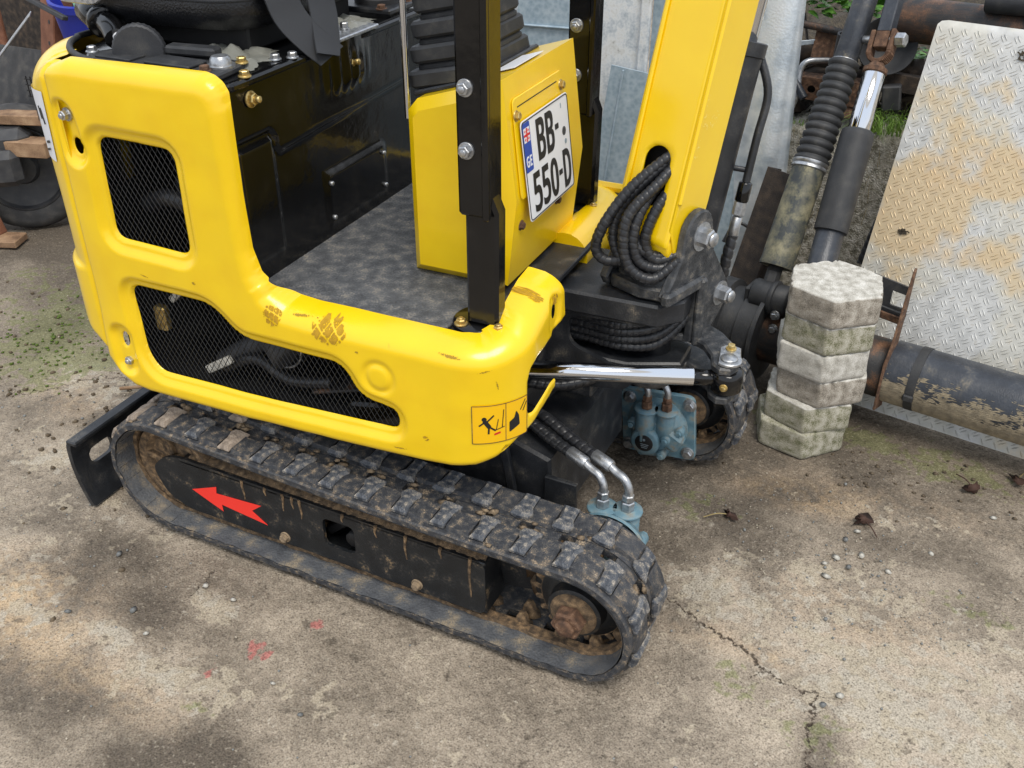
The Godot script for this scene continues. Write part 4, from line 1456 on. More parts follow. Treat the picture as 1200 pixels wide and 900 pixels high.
	var rf := func(u: float, v: float) -> Vector2:
		return odist(Vector2(u, v), rp, rr)
	var rplace := func(u: float, v: float, d: float, r: float) -> Vector3:
		var dd := d
		# no fold along the seam
		var depth := fold(dd, r) + 0.007 * smoothstep(-0.612, -0.604, u)
		# the lower casting stands proud below its joint
		var s := skirt_at(u)
		depth -= 0.010 * smoothstep(0.640, 0.628, v) * smoothstep(-0.60, -0.66, u)
		# the tail leans in above
		var q: Vector3 = s[0] - s[1] * (depth - 0.006 * smoothstep(0.7, 1.0, v) * smoothstep(-0.62, -0.72, u))
		q.y = v
		return q
	var rb := MB.new()
	rb.sheet(Rect2(-1.704, 0.43, 1.122, 0.63), 0.0055, rf, rplace)
	part("counterweight_panel", rb, M.yellow, ex)
	# white sticker on the tail
	var st := MB.new()
	var sp := PackedVector2Array([Vector2(-0.622, 0.985), Vector2(-0.84, 0.965), Vector2(-0.84, 0.845), Vector2(-0.630, 0.850)])
	st.sheet(Rect2(-0.85, 0.835, 0.24, 0.16), 0.006, func(u: float, v: float) -> Vector2: return Vector2(pdist(Vector2(u, v), sp), 0), func(u: float, v: float, _d: float, _r: float) -> Vector3:
		var s := skirt_at(u)
		var q: Vector3 = s[0] + s[1] * (0.0015 + 0.006 * smoothstep(0.7, 1.0, v) * smoothstep(-0.62, -0.72, u))
		q.y = v
		return q)
	part("rear_sticker", st, M.white, ex)
	for q in [[-0.645, 0.935, 0.005, 0.030], [-0.655, 0.940, 0.005, 0.024], [-0.650, 0.885, 0.022, 0.005], [-0.66, 0.868, 0.03, 0.004], [-0.69, 0.93, 0.012, 0.03]]:
		var sk := MB.new()
		var s := skirt_at(q[0])
		var c: Vector3 = s[0] + s[1] * (0.0026 + 0.006 * smoothstep(0.7, 1.0, q[1]) * smoothstep(-0.62, -0.72, q[0]))
		c.y = q[1]
		var nn: Vector3 = s[1]
		sk.box(c, Vector3(q[2], q[3], 0.001), 0.0, Basis(Vector3.UP.cross(nn), Vector3.UP, nn) * Basis(Vector3(0, 0, 1), 0.3))
		part("sticker_print", sk, M.ink, ex)

	# bolts on the skirt
	for q in [[-0.571, 0.950, 0.014, 0.0095], [-0.547, 0.442, 0.012, 0.0095]]:
		var s := skirt_at(q[0])
		var b := MB.new()
		var c: Vector3 = s[0] - s[1] * q[2]
		c.y = q[1]
		b.bolt(c, s[1], q[3], 0.014, 0.004)
		part("bolt", b, M.zinc, ex)
	var fb := MB.new()
	fb.cyl(Vector3(0.285, 0.648, -0.222), Vector3(0.300, 0.648, -0.222), 0.010, 12)
	part("bolt", fb, M.rust, ex)

	# grille meshes behind the windows
	for wi in 2:
		var w: PackedVector2Array = [win1, win2][wi]
		var big: PackedVector2Array = Geometry2D.offset_polygon(w, 0.010)[0]
		var g := MB.new()
		var lo := Vector2(1e9, 1e9)
		var hi := -lo
		for p in big:
			lo = lo.min(p)
			hi = hi.max(p)
		var pit := 0.0105
		for sd in [-1.0, 1.0]:
			var dir := Vector2(0.52, 0.85 * sd).normalized()
			var nrm := Vector2(-dir.y, dir.x)
			var mid := (lo + hi) * 0.5
			var half := (hi - lo).length() * 0.5
			var k := -half
			while k < half:
				var a := mid + nrm * k - dir * half
				var b := mid + nrm * k + dir * half
				for seg in Geometry2D.intersect_polyline_with_polygon(PackedVector2Array([a, b]), big):
					if seg.size() >= 2:
						var p: Vector2 = seg[0]
						var q: Vector2 = seg[seg.size() - 1]
						var z: float = -0.0385 - 0.0008 * sd
						var e := Vector3(q.x - p.x, q.y - p.y, 0).normalized()
						var sidev := Vector3(-e.y, e.x, 0) * 0.0008
						var dz := Vector3(0, 0, 0.0008)
						var A := Vector3(p.x, p.y, z)
						var B := Vector3(q.x, q.y, z)
						g.quad(A + sidev, B + sidev, B + dz, A + dz, sidev + dz)
						g.quad(A - sidev, B - sidev, B + dz, A + dz, dz - sidev)
				k += pit
		part("grille_mesh", g, M.mesh, ex)

	# dried mud prints on the sill, and scuffs
	var pn := noise(79, 90.0, 3)
	var prints := [[-0.160, 0.632, 0.020, 0.022, 0.0], [-0.040, 0.626, 0.040, 0.026, 0.5], [0.432, 0.694, 0.012, 0.012, 0.4], [0.475, 0.672, 0.012, 0.014, 0.2], [0.155, 0.455, 0.008, 0.006, 0.0]]
	for q in prints:
		var fm := MB.new()
		fm.sheet(Rect2(q[0] - q[2] * 1.2, q[1] - q[3] * 1.2, q[2] * 2.4, q[3] * 2.4), 0.0016, func(u: float, v: float) -> Vector2:
			var c := Vector2((u - q[0]) / q[2], (v - q[1]) / q[3]).rotated(q[4])
			var e := c.length() - 0.85 + 0.3 * pn.get_noise_2d(u * 0.8, v * 0.8)
			var groove := minf(absf(fposmod(c.x * 2.2 + 0.25 * c.y, 1.0) - 0.5), absf(fposmod(c.y * 1.3 + 0.6 * c.x, 1.0) - 0.5)) - 0.07
			var rough := 0.28 + 0.8 * pn.get_noise_2d(u * 3.0 + 9.0, v * 3.0)
			return Vector2(maxf(e, maxf(-groove * 0.4, -rough)), 0), func(u: float, v: float, _d: float, _r: float) -> Vector3:
			var f := odist(Vector2(u, v), op, orad)
			var p: Vector3 = place.call(u, v, -f.x, f.y)
			var s := skirt_at(u)
			var t := clampf(1.0 - (-f.x) / maxf(f.y, 1e-4), 0.0, 1.0)
			return p + (s[1] * sqrt(1.0 - t * t * 0.96) + Vector3.UP * t) * 0.0009)
		part("mud_print", fm, M.footmark, ex)

	for q in [[-0.105, 0.640, 0.020, 0.0018, 0.05], [0.205, 0.632, 0.022, 0.0022, -0.05], [0.268, 0.610, 0.012, 0.0015, 0.2], [-0.33, 0.665, 0.004, 0.003, 0.0], [0.10, 0.418, 0.016, 0.0015, 0.1], [0.02, 0.60, 0.004, 0.0022, 0.0], [-0.45, 0.655, 0.010, 0.0012, -0.2], [0.29, 0.58, 0.0015, 0.01, 0.2]]:
		var fm := MB.new()
		fm.sheet(Rect2(q[0] - q[2] * 1.3 - 0.002, q[1] - q[3] * 1.3 - 0.006, q[2] * 2.6 + 0.004, q[3] * 2.6 + 0.012), 0.0012, func(u: float, v: float) -> Vector2:
			var c := Vector2(u - q[0], v - q[1]).rotated(-q[4])
			var e := Vector2(c.x / q[2], c.y / q[3]).length() - 0.8
			return Vector2(e + 1.1 * pn.get_noise_2d(u * 4.0, v * 4.0), 0), func(u: float, v: float, _d: float, _r: float) -> Vector3:
			var f := odist(Vector2(u, v), op, orad)
			var p: Vector3 = place.call(u, v, -f.x, f.y)
			return p + skirt_at(u)[1] * 0.0007 + Vector3.UP * 0.0006)
		if fm.v.size() > 0:
			part("paint_scratch", fm, M.graphite, ex)

	# warning label on the front corner
	var lay := func(u: float, v: float, h: float) -> Vector3:
		var s := skirt_at(u)
		var q: Vector3 = s[0] + s[1] * h
		q.y = v
		return q
	var flat := func(called: String, pts: PackedVector2Array, h: float, m: Material, stepv := 0.003) -> void:
		var b := MB.new()
		var lo := Vector2(1e9, 1e9)
		var hi := -lo
		for p in pts:
			lo = lo.min(p)
			hi = hi.max(p)
		b.sheet(Rect2(lo - Vector2(0.003, 0.003), hi - lo + Vector2(0.006, 0.006)), stepv, func(u: float, v: float) -> Vector2: return Vector2(pdist(Vector2(u, v), pts), 0), func(u: float, v: float, _d: float, _r: float) -> Vector3: return lay.call(u, v, h))
		part(called, b, m, ex)
	var rect := func(a: float, b: float, c: float, d: float) -> PackedVector2Array: return PackedVector2Array([Vector2(a, b), Vector2(c, b), Vector2(c, d), Vector2(a, d)])
	flat.call("warning_label", rect.call(0.244, 0.462, 0.352, 0.542), 0.0010, M.orange)
	for r4 in [[0.244, 0.541, 0.352, 0.5425], [0.244, 0.4615, 0.352, 0.463], [0.2435, 0.462, 0.2450, 0.542], [0.351, 0.462, 0.3525, 0.542], [0.3045, 0.462, 0.3058, 0.542]]:
		flat.call("label_border", rect.call(r4[0], r4[1], r4[2], r4[3]), 0.0016, M.rust, 0.0012)
	# falling person, machine outline and hazard mark
	flat.call("label_pictogram", circle2(Vector2(0.2655, 0.514), 0.0046, 12), 0.0016, M.ink, 0.0015)
	for ln in [[0.2655, 0.511, 0.275, 0.496, 0.004], [0.270, 0.508, 0.283, 0.521, 0.0015], [0.269, 0.510, 0.256, 0.500, 0.0015], [0.274, 0.498, 0.273, 0.482, 0.0017], [0.275, 0.497, 0.286, 0.488, 0.0017], [0.285, 0.489, 0.303, 0.494, 0.0008], [0.287, 0.490, 0.291, 0.512, 0.0008], [0.298, 0.493, 0.301, 0.53, 0.0008], [0.335, 0.517, 0.347, 0.536, 0.001], [0.341, 0.513, 0.350, 0.53, 0.001]]:
		var a := Vector2(ln[0], ln[1])
		var b := Vector2(ln[2], ln[3])
		var sd: Vector2 = (b - a).normalized().orthogonal() * ln[4]
		flat.call("label_pictogram", PackedVector2Array([a - sd, b - sd, b + sd, a + sd]), 0.0016, M.ink, 0.0012)
	flat.call("label_pictogram", PackedVector2Array([Vector2(0.312, 0.478), Vector2(0.334, 0.488), Vector2(0.332, 0.508), Vector2(0.326, 0.520), Vector2(0.322, 0.506), Vector2(0.312, 0.500)]), 0.0016, M.ink, 0.002)
	flat.call("label_pictogram", PackedVector2Array([Vector2(0.283, 0.478), Vector2(0.295, 0.481), Vector2(0.295, 0.485), Vector2(0.283, 0.482)]), 0.0016, M.redink, 0.0015)

	# the far skirt corner, seen past the boom
	var fs := MB.new()
	var rp2 := rounded(PackedVector2Array([Vector2(0.0, 0.42), Vector2(0.0, 0.66), Vector2(0.30, 0.66), Vector2(0.30, 0.42)]), 0.05, 5)
	fs.prism(rp2, Vector3(0.02, 0, -0.86), Basis(), 0.02, 0.008)
	fs.tube(spline([Vector3(-0.15, 0.60, -0.85), Vector3(0.10, 0.60, -0.85), Vector3(0.175, 0.603, -0.825), Vector3(0.212, 0.608, -0.765), Vector3(0.216, 0.612, -0.66), Vector3(0.216, 0.615, -0.52)], 6), 0.052, 20)
	part("far_skirt_corner", fs, M.yellow, ex)

func build_house(ex: Node3D) -> void:
	build_skirt(ex)
	# engine bay, seen through the mesh
	var eb := MB.new()
	eb.box(Vector3(-0.47, 0.70, -0.42), Vector3(0.42, 0.6, 0.02), 0.0)
	eb.box(Vector3(-0.22, 0.395, -0.46), Vector3(0.8, 0.012, 0.78), 0.001)
	eb.box(Vector3(0.0, 0.52, -0.42), Vector3(0.5, 0.2, 0.02), 0.0)
	eb.box(Vector3(-0.69, 0.72, -0.55), Vector3(0.02, 0.6, 0.52), 0.0)
	eb.bar(Vector3(-0.64, 0.42, -0.17), Vector3(-0.64, 1.0, -0.17), 0.32, 0.01, Vector3(0.62, 0, 0.78), 0.0)  # near-black liner added so the bay behind the windows reads as shade
	eb.box(Vector3(-0.605, 0.58, -0.46), Vector3(0.01, 0.38, 0.74), 0.0)
	part("engine_bay_plate", eb, M.dark, ex)
	var eg := MB.new()
	eg.box(Vector3(-0.2, 0.50, -0.27), Vector3(0.16, 0.14, 0.16), 0.012)
	part("engine_block", eg, M.gloss, ex)
	for q in [[Vector3(-0.25, 0.535, -0.14), Vector3(-0.19, 0.49, -0.11), 0.046, "oil_filter"], [Vector3(-0.385, 0.425, -0.12), Vector3(-0.27, 0.505, -0.13), 0.024, "starter_motor"], [Vector3(-0.45, 0.80, -0.18), Vector3(-0.3, 0.74, -0.18), 0.04, "air_duct"]]:
		eg = MB.new()
		eg.cyl(q[0], q[1], q[2], 24, 0.006)
		part(q[3], eg, M.greyblack, ex)
	eg = MB.new()
	eg.box(Vector3(-0.03, 0.49, -0.22), Vector3(0.12, 0.09, 0.12), 0.01)
	part("pump_housing", eg, M.greyblack, ex)
	eg = MB.new()
	eg.box(Vector3(0.03, 0.43, -0.12), Vector3(0.16, 0.05, 0.08), 0.006, Basis(Vector3(0, 1, 0), 0.3))
	part("valve_block", eg, M.gloss, ex)
	for q in [[[Vector3(-0.5, 0.55, -0.14), Vector3(-0.42, 0.6, -0.12), Vector3(-0.3, 0.55, -0.11), Vector3(-0.22, 0.58, -0.12)], 0.014], [[Vector3(-0.36, 0.43, -0.1), Vector3(-0.28, 0.47, -0.1), Vector3(-0.2, 0.44, -0.1), Vector3(-0.1, 0.46, -0.1)], 0.012], [[Vector3(-0.5, 0.76, -0.12), Vector3(-0.42, 0.79, -0.10), Vector3(-0.34, 0.75, -0.12)], 0.018]]:
		var hl := MB.new()
		hl.tube(spline(q[0], 8), q[1], 10)
		part("engine_hose", hl, M.hose, ex)
	var cm := MB.new()
	var ring := []
	for k in 13:
		var a := PI * k / 12 + PI
		ring.append(Vector3(-0.215 + cos(a) * 0.046, 0.515 + sin(a) * 0.05, -0.105))
	cm.tube(spline(ring, 3), 0.003, 6)
	part("hose_clamp", cm, M.zinc, ex)
	var tn := MB.new()
	tn.box(Vector3(-0.355, 0.452, -0.075), Vector3(0.075, 0.018, 0.012), 0.002, Basis(Vector3(0, 0, 1), 0.55))
	part("inside_bracket", tn, M.pebble, ex)
	tn = MB.new()
	tn.box(Vector3(-0.43, 0.597, -0.075), Vector3(0.055, 0.014, 0.010), 0.002, Basis(Vector3(0, 0, 1), 0.75))
	part("inside_bracket", tn, M.pebble, ex)
	var ob := MB.new()
	ob.box(Vector3(-0.478, 0.535, -0.07), Vector3(0.028, 0.055, 0.02), 0.004)
	part("inside_filter", ob, M.brass, ex)
	var rs := MB.new()
	rs.box(Vector3(-0.07, 0.455, -0.115), Vector3(0.15, 0.006, 0.06), 0.002, Basis(Vector3(0, 0, 1), 0.3))
	part("inside_shelf", rs, M.rustpaint, ex)

	# floor
	var fl := MB.new()
	fl.prism(PackedVector2Array([Vector2(-0.22, 0.075), Vector2(0.20, 0.075), Vector2(0.24, 0.095), Vector2(0.266, 0.14), Vector2(0.268, 0.86), Vector2(-0.28, 0.86), Vector2(-0.28, 0.12)]), Vector3(0, FLOOR - 0.018, 0), Basis(Vector3(1, 0, 0), Vector3(0, 0, -1), Vector3(0, 1, 0)), 0.012, 0.002)
	fl.box(Vector3(-0.2, FLOOR - 0.012, -0.08), Vector3(0.05, 0.014, 0.06), 0.002)
	part("floor_plate", fl, M.black, ex)
	var mt := MB.new()
	mt.prism(rounded(PackedVector2Array([Vector2(-0.225, 0.062), Vector2(0.166, 0.060), Vector2(0.166, 0.86), Vector2(-0.240, 0.86), Vector2(-0.240, 0.10)]), 0.01, 3), Vector3(0, FLOOR - 0.005, 0), Basis(Vector3(1, 0, 0), Vector3(0, 0, -1), Vector3(0, 1, 0)), 0.006, 0.0015)
	part("floor_mat", mt, M.mat, ex)

	# seat box: embossed front panel, deck
	var sb := MB.new()
	var e := func(x: float, w: float) -> float: return smoothstep(-w, w, x)
	sb.sheet(Rect2(-0.865, FLOOR - 0.01, 0.81, 0.395), 0.0075, func(_u: float, _v: float) -> Vector2: return Vector2(-1, 0), func(u: float, v: float, _d: float, _r: float) -> Vector3:
		# u is z; a raised field above a stepped line, a pocket, a bulge at the top
		var line := 0.925 if u > -0.185 else lerpf(0.885, 0.905, (-u - 0.2) / 0.6)
		line = lerpf(0.925, 0.878 + 0.04 * (-u - 0.2), e.call(-u - 0.187, 0.008))
		var x: float = -0.236 + 0.010 * e.call(v - line, 0.006)
		x -= 0.006 * e.call(-u - 0.19, 0.006) * e.call(0.87 - v, 0.02) * 0.0
		x += 0.008 * e.call(-u - 0.075, 0.004) * e.call(u + 0.180, 0.004) * e.call(line - 0.012 - v, 0.004) * e.call(v - 0.69, 0.01)
		x += 0.006 * e.call(-u - 0.335, 0.004) * e.call(u + 0.565, 0.004) * e.call(0.785 - v, 0.004) * e.call(v - 0.675, 0.004)
		# dented bulge under the middle of the deck edge
		var g: float = exp(-pow((u + 0.44) / 0.06, 2.0)) * e.call(v - 0.945, 0.02)
		x += 0.016 * g * (1.0 + 0.35 * sin(u * 220.0) * e.call(1.0 - v, 0.03))
		return Vector3(x, v, u), true)
	part("seat_box_front", sb, M.gloss, ex)
	for q in [[0.765, -0.55], [0.692, -0.55], [0.765, -0.345], [0.692, -0.345]]:
		var b := MB.new()
		b.cyl(Vector3(-0.232, q[0], q[1]), Vector3(-0.222, q[0], q[1]), 0.005, 10)
		part("screw", b, M.zinc, ex)
	for q in [[0.995, -0.125], [0.985, -0.445]]:
		var b := MB.new()
		b.bolt(Vector3(-0.224, q[0], q[1]), Vector3(1, 0.1, 0), 0.011, 0.012, 0.01)
		part("bolt", b, M.brass, ex)
	var dk := MB.new()
	dk.prism(rounded(PackedVector2Array([Vector2(-0.215, 0.065), Vector2(-0.215, 0.86), Vector2(-0.655, 0.86), Vector2(-0.655, 0.25), Vector2(-0.63, 0.18), Vector2(-0.585, 0.115), Vector2(-0.53, 0.080), Vector2(-0.48, 0.062)]), 0.015, 3), Vector3(0, DECK - 0.012, 0), Basis(Vector3(1, 0, 0), Vector3(0, 0, -1), Vector3(0, 1, 0)), 0.014, 0.004)
	part("deck_plate", dk, M.gloss, ex)
	var rc := MB.new()
	rc.prism(PackedVector2Array([Vector2(-0.48, 0.064), Vector2(-0.55, 0.072), Vector2(-0.62, 0.105), Vector2(-0.67, 0.16), Vector2(-0.695, 0.24), Vector2(-0.70, 0.86), Vector2(-0.6, 0.86), Vector2(-0.5, 0.2)]), Vector3(0, DECK - 0.03, 0), Basis(Vector3(1, 0, 0), Vector3(0, 0, -1), Vector3(0, 1, 0)), 0.012, 0.0)
	part("tail_recess", rc, M.worn, ex)
	var trim := MB.new()
	trim.tube(spline([Vector3(-0.50, 1.046, -0.058), Vector3(-0.56, 1.046, -0.078), Vector3(-0.615, 1.047, -0.115), Vector3(-0.652, 1.048, -0.17), Vector3(-0.662, 1.048, -0.25), Vector3(-0.662, 1.046, -0.80)], 6), 0.006, 8)
	part("rubber_trim", trim, M.boot, ex)
	# side console plate with its parts
	var cp := MB.new()
	cp.prism(rounded(PackedVector2Array([Vector2(-0.245, 0.072), Vector2(-0.255, 0.17), Vector2(-0.52, 0.18), Vector2(-0.56, 0.10), Vector2(-0.50, 0.066)]), 0.015, 4), Vector3(0, DECK + 0.002, 0), Basis(Vector3(1, 0, 0), Vector3(0, 0, -1), Vector3(0, 1, 0)), 0.012, 0.003)
	cp.box(Vector3(-0.36, DECK + 0.017, -0.105), Vector3(0.10, 0.006, 0.05), 0.002)
	cp.box(Vector3(-0.48, DECK + 0.016, -0.10), Vector3(0.08, 0.004, 0.04), 0.001)
	part("side_console", cp, M.boot, ex)
	var wl := MB.new()
	var gear := PackedVector2Array()
	for k in 60:
		var a := TAU * k / 60
		gear.append(Vector2(cos(a), sin(a)) * (0.047 if k % 2 == 0 else 0.0458))
	wl.prism(gear, Vector3(-0.462, DECK + 0.022, -0.135), Basis(Vector3(0.86, 0, -0.5), Vector3(0, 1, 0), Vector3(0.5, 0, 0.86)), 0.02, 0.003)
	part("throttle_wheel", wl, M.greyblack, ex)
	var ls := MB.new()
	ls.tube(spline([Vector3(-0.62, DECK + 0.05, -0.20), Vector3(-0.56, DECK + 0.045, -0.17), Vector3(-0.53, DECK + 0.03, -0.15)], 6), 0.022, 14, true)
	ls.cyl(Vector3(-0.66, DECK + 0.06, -0.22), Vector3(-0.6, DECK + 0.05, -0.19), 0.027, 16, 0.005)
	ls.cyl(Vector3(-0.60, DECK + 0.05, -0.19), Vector3(-0.585, DECK + 0.047, -0.182), 0.030, 16, 0.003)
	part("lever_housing", ls, M.gloss, ex)
	var rd := MB.new()
	rd.cyl(Vector3(-0.55, DECK + 0.04, -0.163), Vector3(-0.505, DECK + 0.03, -0.14), 0.010, 12)
	part("lever_rod", rd, M.white, ex)
	var sw := MB.new()
	sw.box(Vector3(-0.36, DECK + 0.026, -0.155), Vector3(0.10, 0.016, 0.03), 0.004, Basis(Vector3.UP, 0.15))
	part("switch_lever", sw, M.boot, ex)
	var kn := MB.new()
	kn.lathe(Vector3(-0.277, DECK + 0.013, -0.125), Vector3.UP, [Vector2(0.0, 0), Vector2(0.025, 0), Vector2(0.025, 0.004), Vector2(0.019, 0.005), Vector2(0.018, 0.014), Vector2(0.014, 0.019), Vector2(0.0, 0.020)], 24)
	part("key_switch", kn, M.zinc, ex)
	for q in [[-0.555, -0.11, 1], [-0.282, -0.088, 2], [-0.26, -0.16, 0], [-0.225, -0.12, 0], [-0.225, -0.26, 1], [-0.245, -0.235, 1]]:
		var b := MB.new()
		b.bolt(Vector3(q[0], DECK + (0.013 if q[0] < -0.25 else 0.003), q[1]), Vector3.UP, 0.0085, 0.011)
		part("bolt", b, [M.brass, M.zinc, M.rust][q[2]], ex)
	# edge plate with three studs and a far battery cover with a knob
	var ep := MB.new()
	ep.box(Vector3(-0.24, DECK + 0.005, -0.46), Vector3(0.06, 0.008, 0.16), 0.002)
	part("edge_plate", ep, M.zinc, ex)
	for k in 3:
		var b := MB.new()
		b.bolt(Vector3(-0.245, DECK + 0.009, -0.405 - 0.03 * k), Vector3.UP, 0.008, 0.014)
		part("bolt", b, M.zinc, ex)
	var bc := MB.new()
	bc.box(Vector3(-0.30, DECK + 0.016, -0.68), Vector3(0.16, 0.012, 0.16), 0.003)
	part("cap_plate", bc, M.black, ex)
	var cap := MB.new()
	cap.lathe(Vector3(-0.29, DECK + 0.022, -0.67), Vector3.UP, [Vector2(0, 0), Vector2(0.05, 0), Vector2(0.05, 0.01), Vector2(0.044, 0.014), Vector2(0.046, 0.042), Vector2(0.04, 0.048), Vector2(0.0, 0.048)], 28)
	part("filler_cap", cap, M.boot, ex)
	for q in [[-0.235, -0.70, 2], [-0.245, -0.61, 2], [-0.225, -0.78, 1]]:
		var b := MB.new()
		b.bolt(Vector3(q[0], DECK + 0.020, q[1]), Vector3.UP, 0.009, 0.01)
		part("bolt", b, [M.brass, M.zinc, M.rust][q[2]], ex)

	# seat
	var se := MB.new()
	var pts := rounded(PackedVector2Array([Vector2(-0.21, -0.235), Vector2(0.20, -0.225), Vector2(0.20, 0.225), Vector2(-0.21, 0.235)]), 0.10, 7)
	var layers := [[0.0, 0.90], [0.02, 0.985], [0.035, 1.0], [0.05, 1.0], [0.058, 0.985], [0.066, 1.0], [0.11, 1.01], [0.14, 0.97], [0.155, 0.86], [0.15, 0.6], [0.14, 0.2]]
	var P := PackedVector3Array()
	var U := PackedVector2Array()
	var I := PackedInt32Array()
	for l in layers:
		for p in pts:
			P.append(Vector3(-0.47 + p.x * l[1], DECK + 0.045 + l[0] + 0.02 * p.x, -0.42 + p.y * l[1]))
			U.append(p)
	var m := pts.size()
	for j in layers.size() - 1:
		for i in m:
			var a := j * m + i
			var b := j * m + (i + 1) % m
			I.append_array(PackedInt32Array([a, b, b + m, a, b + m, a + m]))
	se.soup(P, I, U, true)
	part("seat_cushion", se, M.vinyl, ex)
	var pipe_pts := PackedVector3Array()
	for p in pts:
		pipe_pts.append(Vector3(-0.47 + p.x * 1.005, DECK + 0.045 + 0.058 + 0.02 * p.x, -0.42 + p.y * 1.005))
	pipe_pts.append(pipe_pts[0])
	var pp := MB.new()
	pp.tube(pipe_pts, 0.006, 8, false)
	part("seat_piping", pp, M.webbing, ex)
	var su := MB.new()
	su.box(Vector3(-0.47, DECK + 0.03, -0.42), Vector3(0.32, 0.05, 0.34), 0.004)
	part("seat_base", su, M.dark, ex)
	var bk := MB.new()
	bk.prism(rounded(PackedVector2Array([Vector2(-0.10, 0.0), Vector2(0.0, 0.0), Vector2(0.06, 0.07), Vector2(0.02, 0.13), Vector2(-0.10, 0.13)]), 0.02, 4), Vector3(-0.56, DECK + 0.085, -0.155), Basis(), 0.006, 0.002)
	part("seat_bracket", bk, M.zinc, ex)
	var bb := MB.new()
	bb.bolt(Vector3(-0.545, DECK + 0.115, -0.149), Vector3(0, 0, 1), 0.012, 0.012)
	part("bolt", bb, M.rust, ex)
	# belt webbing hanging over the deck edge
	for q in [[[Vector3(-0.33, DECK + 0.22, -0.29), Vector3(-0.262, DECK + 0.14, -0.275), Vector3(-0.238, DECK + 0.07, -0.285), Vector3(-0.214, DECK + 0.022, -0.315), Vector3(-0.196, DECK - 0.010, -0.345)], 0.078, 0.25], [[Vector3(-0.33, DECK + 0.23, -0.395), Vector3(-0.255, DECK + 0.14, -0.385), Vector3(-0.228, DECK + 0.07, -0.375), Vector3(-0.204, DECK + 0.018, -0.345), Vector3(-0.190, DECK - 0.002, -0.325)], 0.072, -0.3]]:
		var wb := MB.new()
		var sp := spline(q[0], 6)
		var WP := PackedVector3Array()
		var WU := PackedVector2Array()
		var WI := PackedInt32Array()
		for i in sp.size():
			var t := float(i) / (sp.size() - 1)
			var sd: Vector3 = Vector3(0.15 * sin(t * 3.0), q[2] * t, -1).normalized() * q[1] * 0.5
			WP.append(sp[i] - sd); WP.append(sp[i] + sd)
			WU.append(Vector2(0, t)); WU.append(Vector2(1, t))
			if i > 0:
				var a := i * 2
				WI.append_array(PackedInt32Array([a - 2, a - 1, a + 1, a - 2, a + 1, a]))
		wb.soup(WP, WI, WU, true, 0.0025, PackedInt32Array())
		part("seat_belt", wb, M.webbing, ex)
	# crumpled film left on the deck
	var fn := noise(83, 0.75, 2)
	for q in [[-0.335, -0.215, 0.085, 0.06], [-0.29, -0.52, 0.06, 0.06]]:
		var FP := PackedVector3Array()
		var FU := PackedVector2Array()
		var FI := PackedInt32Array()
		for j in 15:
			for i in 19:
				var a := (i / 18.0 - 0.5) * 2.0
				var b := (j / 14.0 - 0.5) * 2.0
				var h := 0.012 + 0.016 * fn.get_noise_2d(a * 1.6 + q[0] * 30, b * 1.2) + 0.004 * sin(a * 9.0 + b * 4.0)
				var edge := 1.0 + 0.25 * fn.get_noise_2d(a * 3.0 + 40, b * 3.0)
				FP.append(Vector3(q[0] + a * q[2] * edge + 0.2 * b * q[2], DECK + h * (1.0 - 0.8 * pow(maxf(absf(a), absf(b)), 2.0)) + 0.004, q[1] + b * q[3] * edge))
				FU.append(Vector2(a, b))
		for j in 14:
			for i in 18:
				var k := j * 19 + i
				FI.append_array(PackedInt32Array([k, k + 1, k + 20, k, k + 20, k + 19]))
		var fb := MB.new()
		fb.soup(FP, FI, FU, true)
		part("crumpled_wrapping", fb, M.plastic, ex)

	build_control_box(ex)
	build_posts(ex)

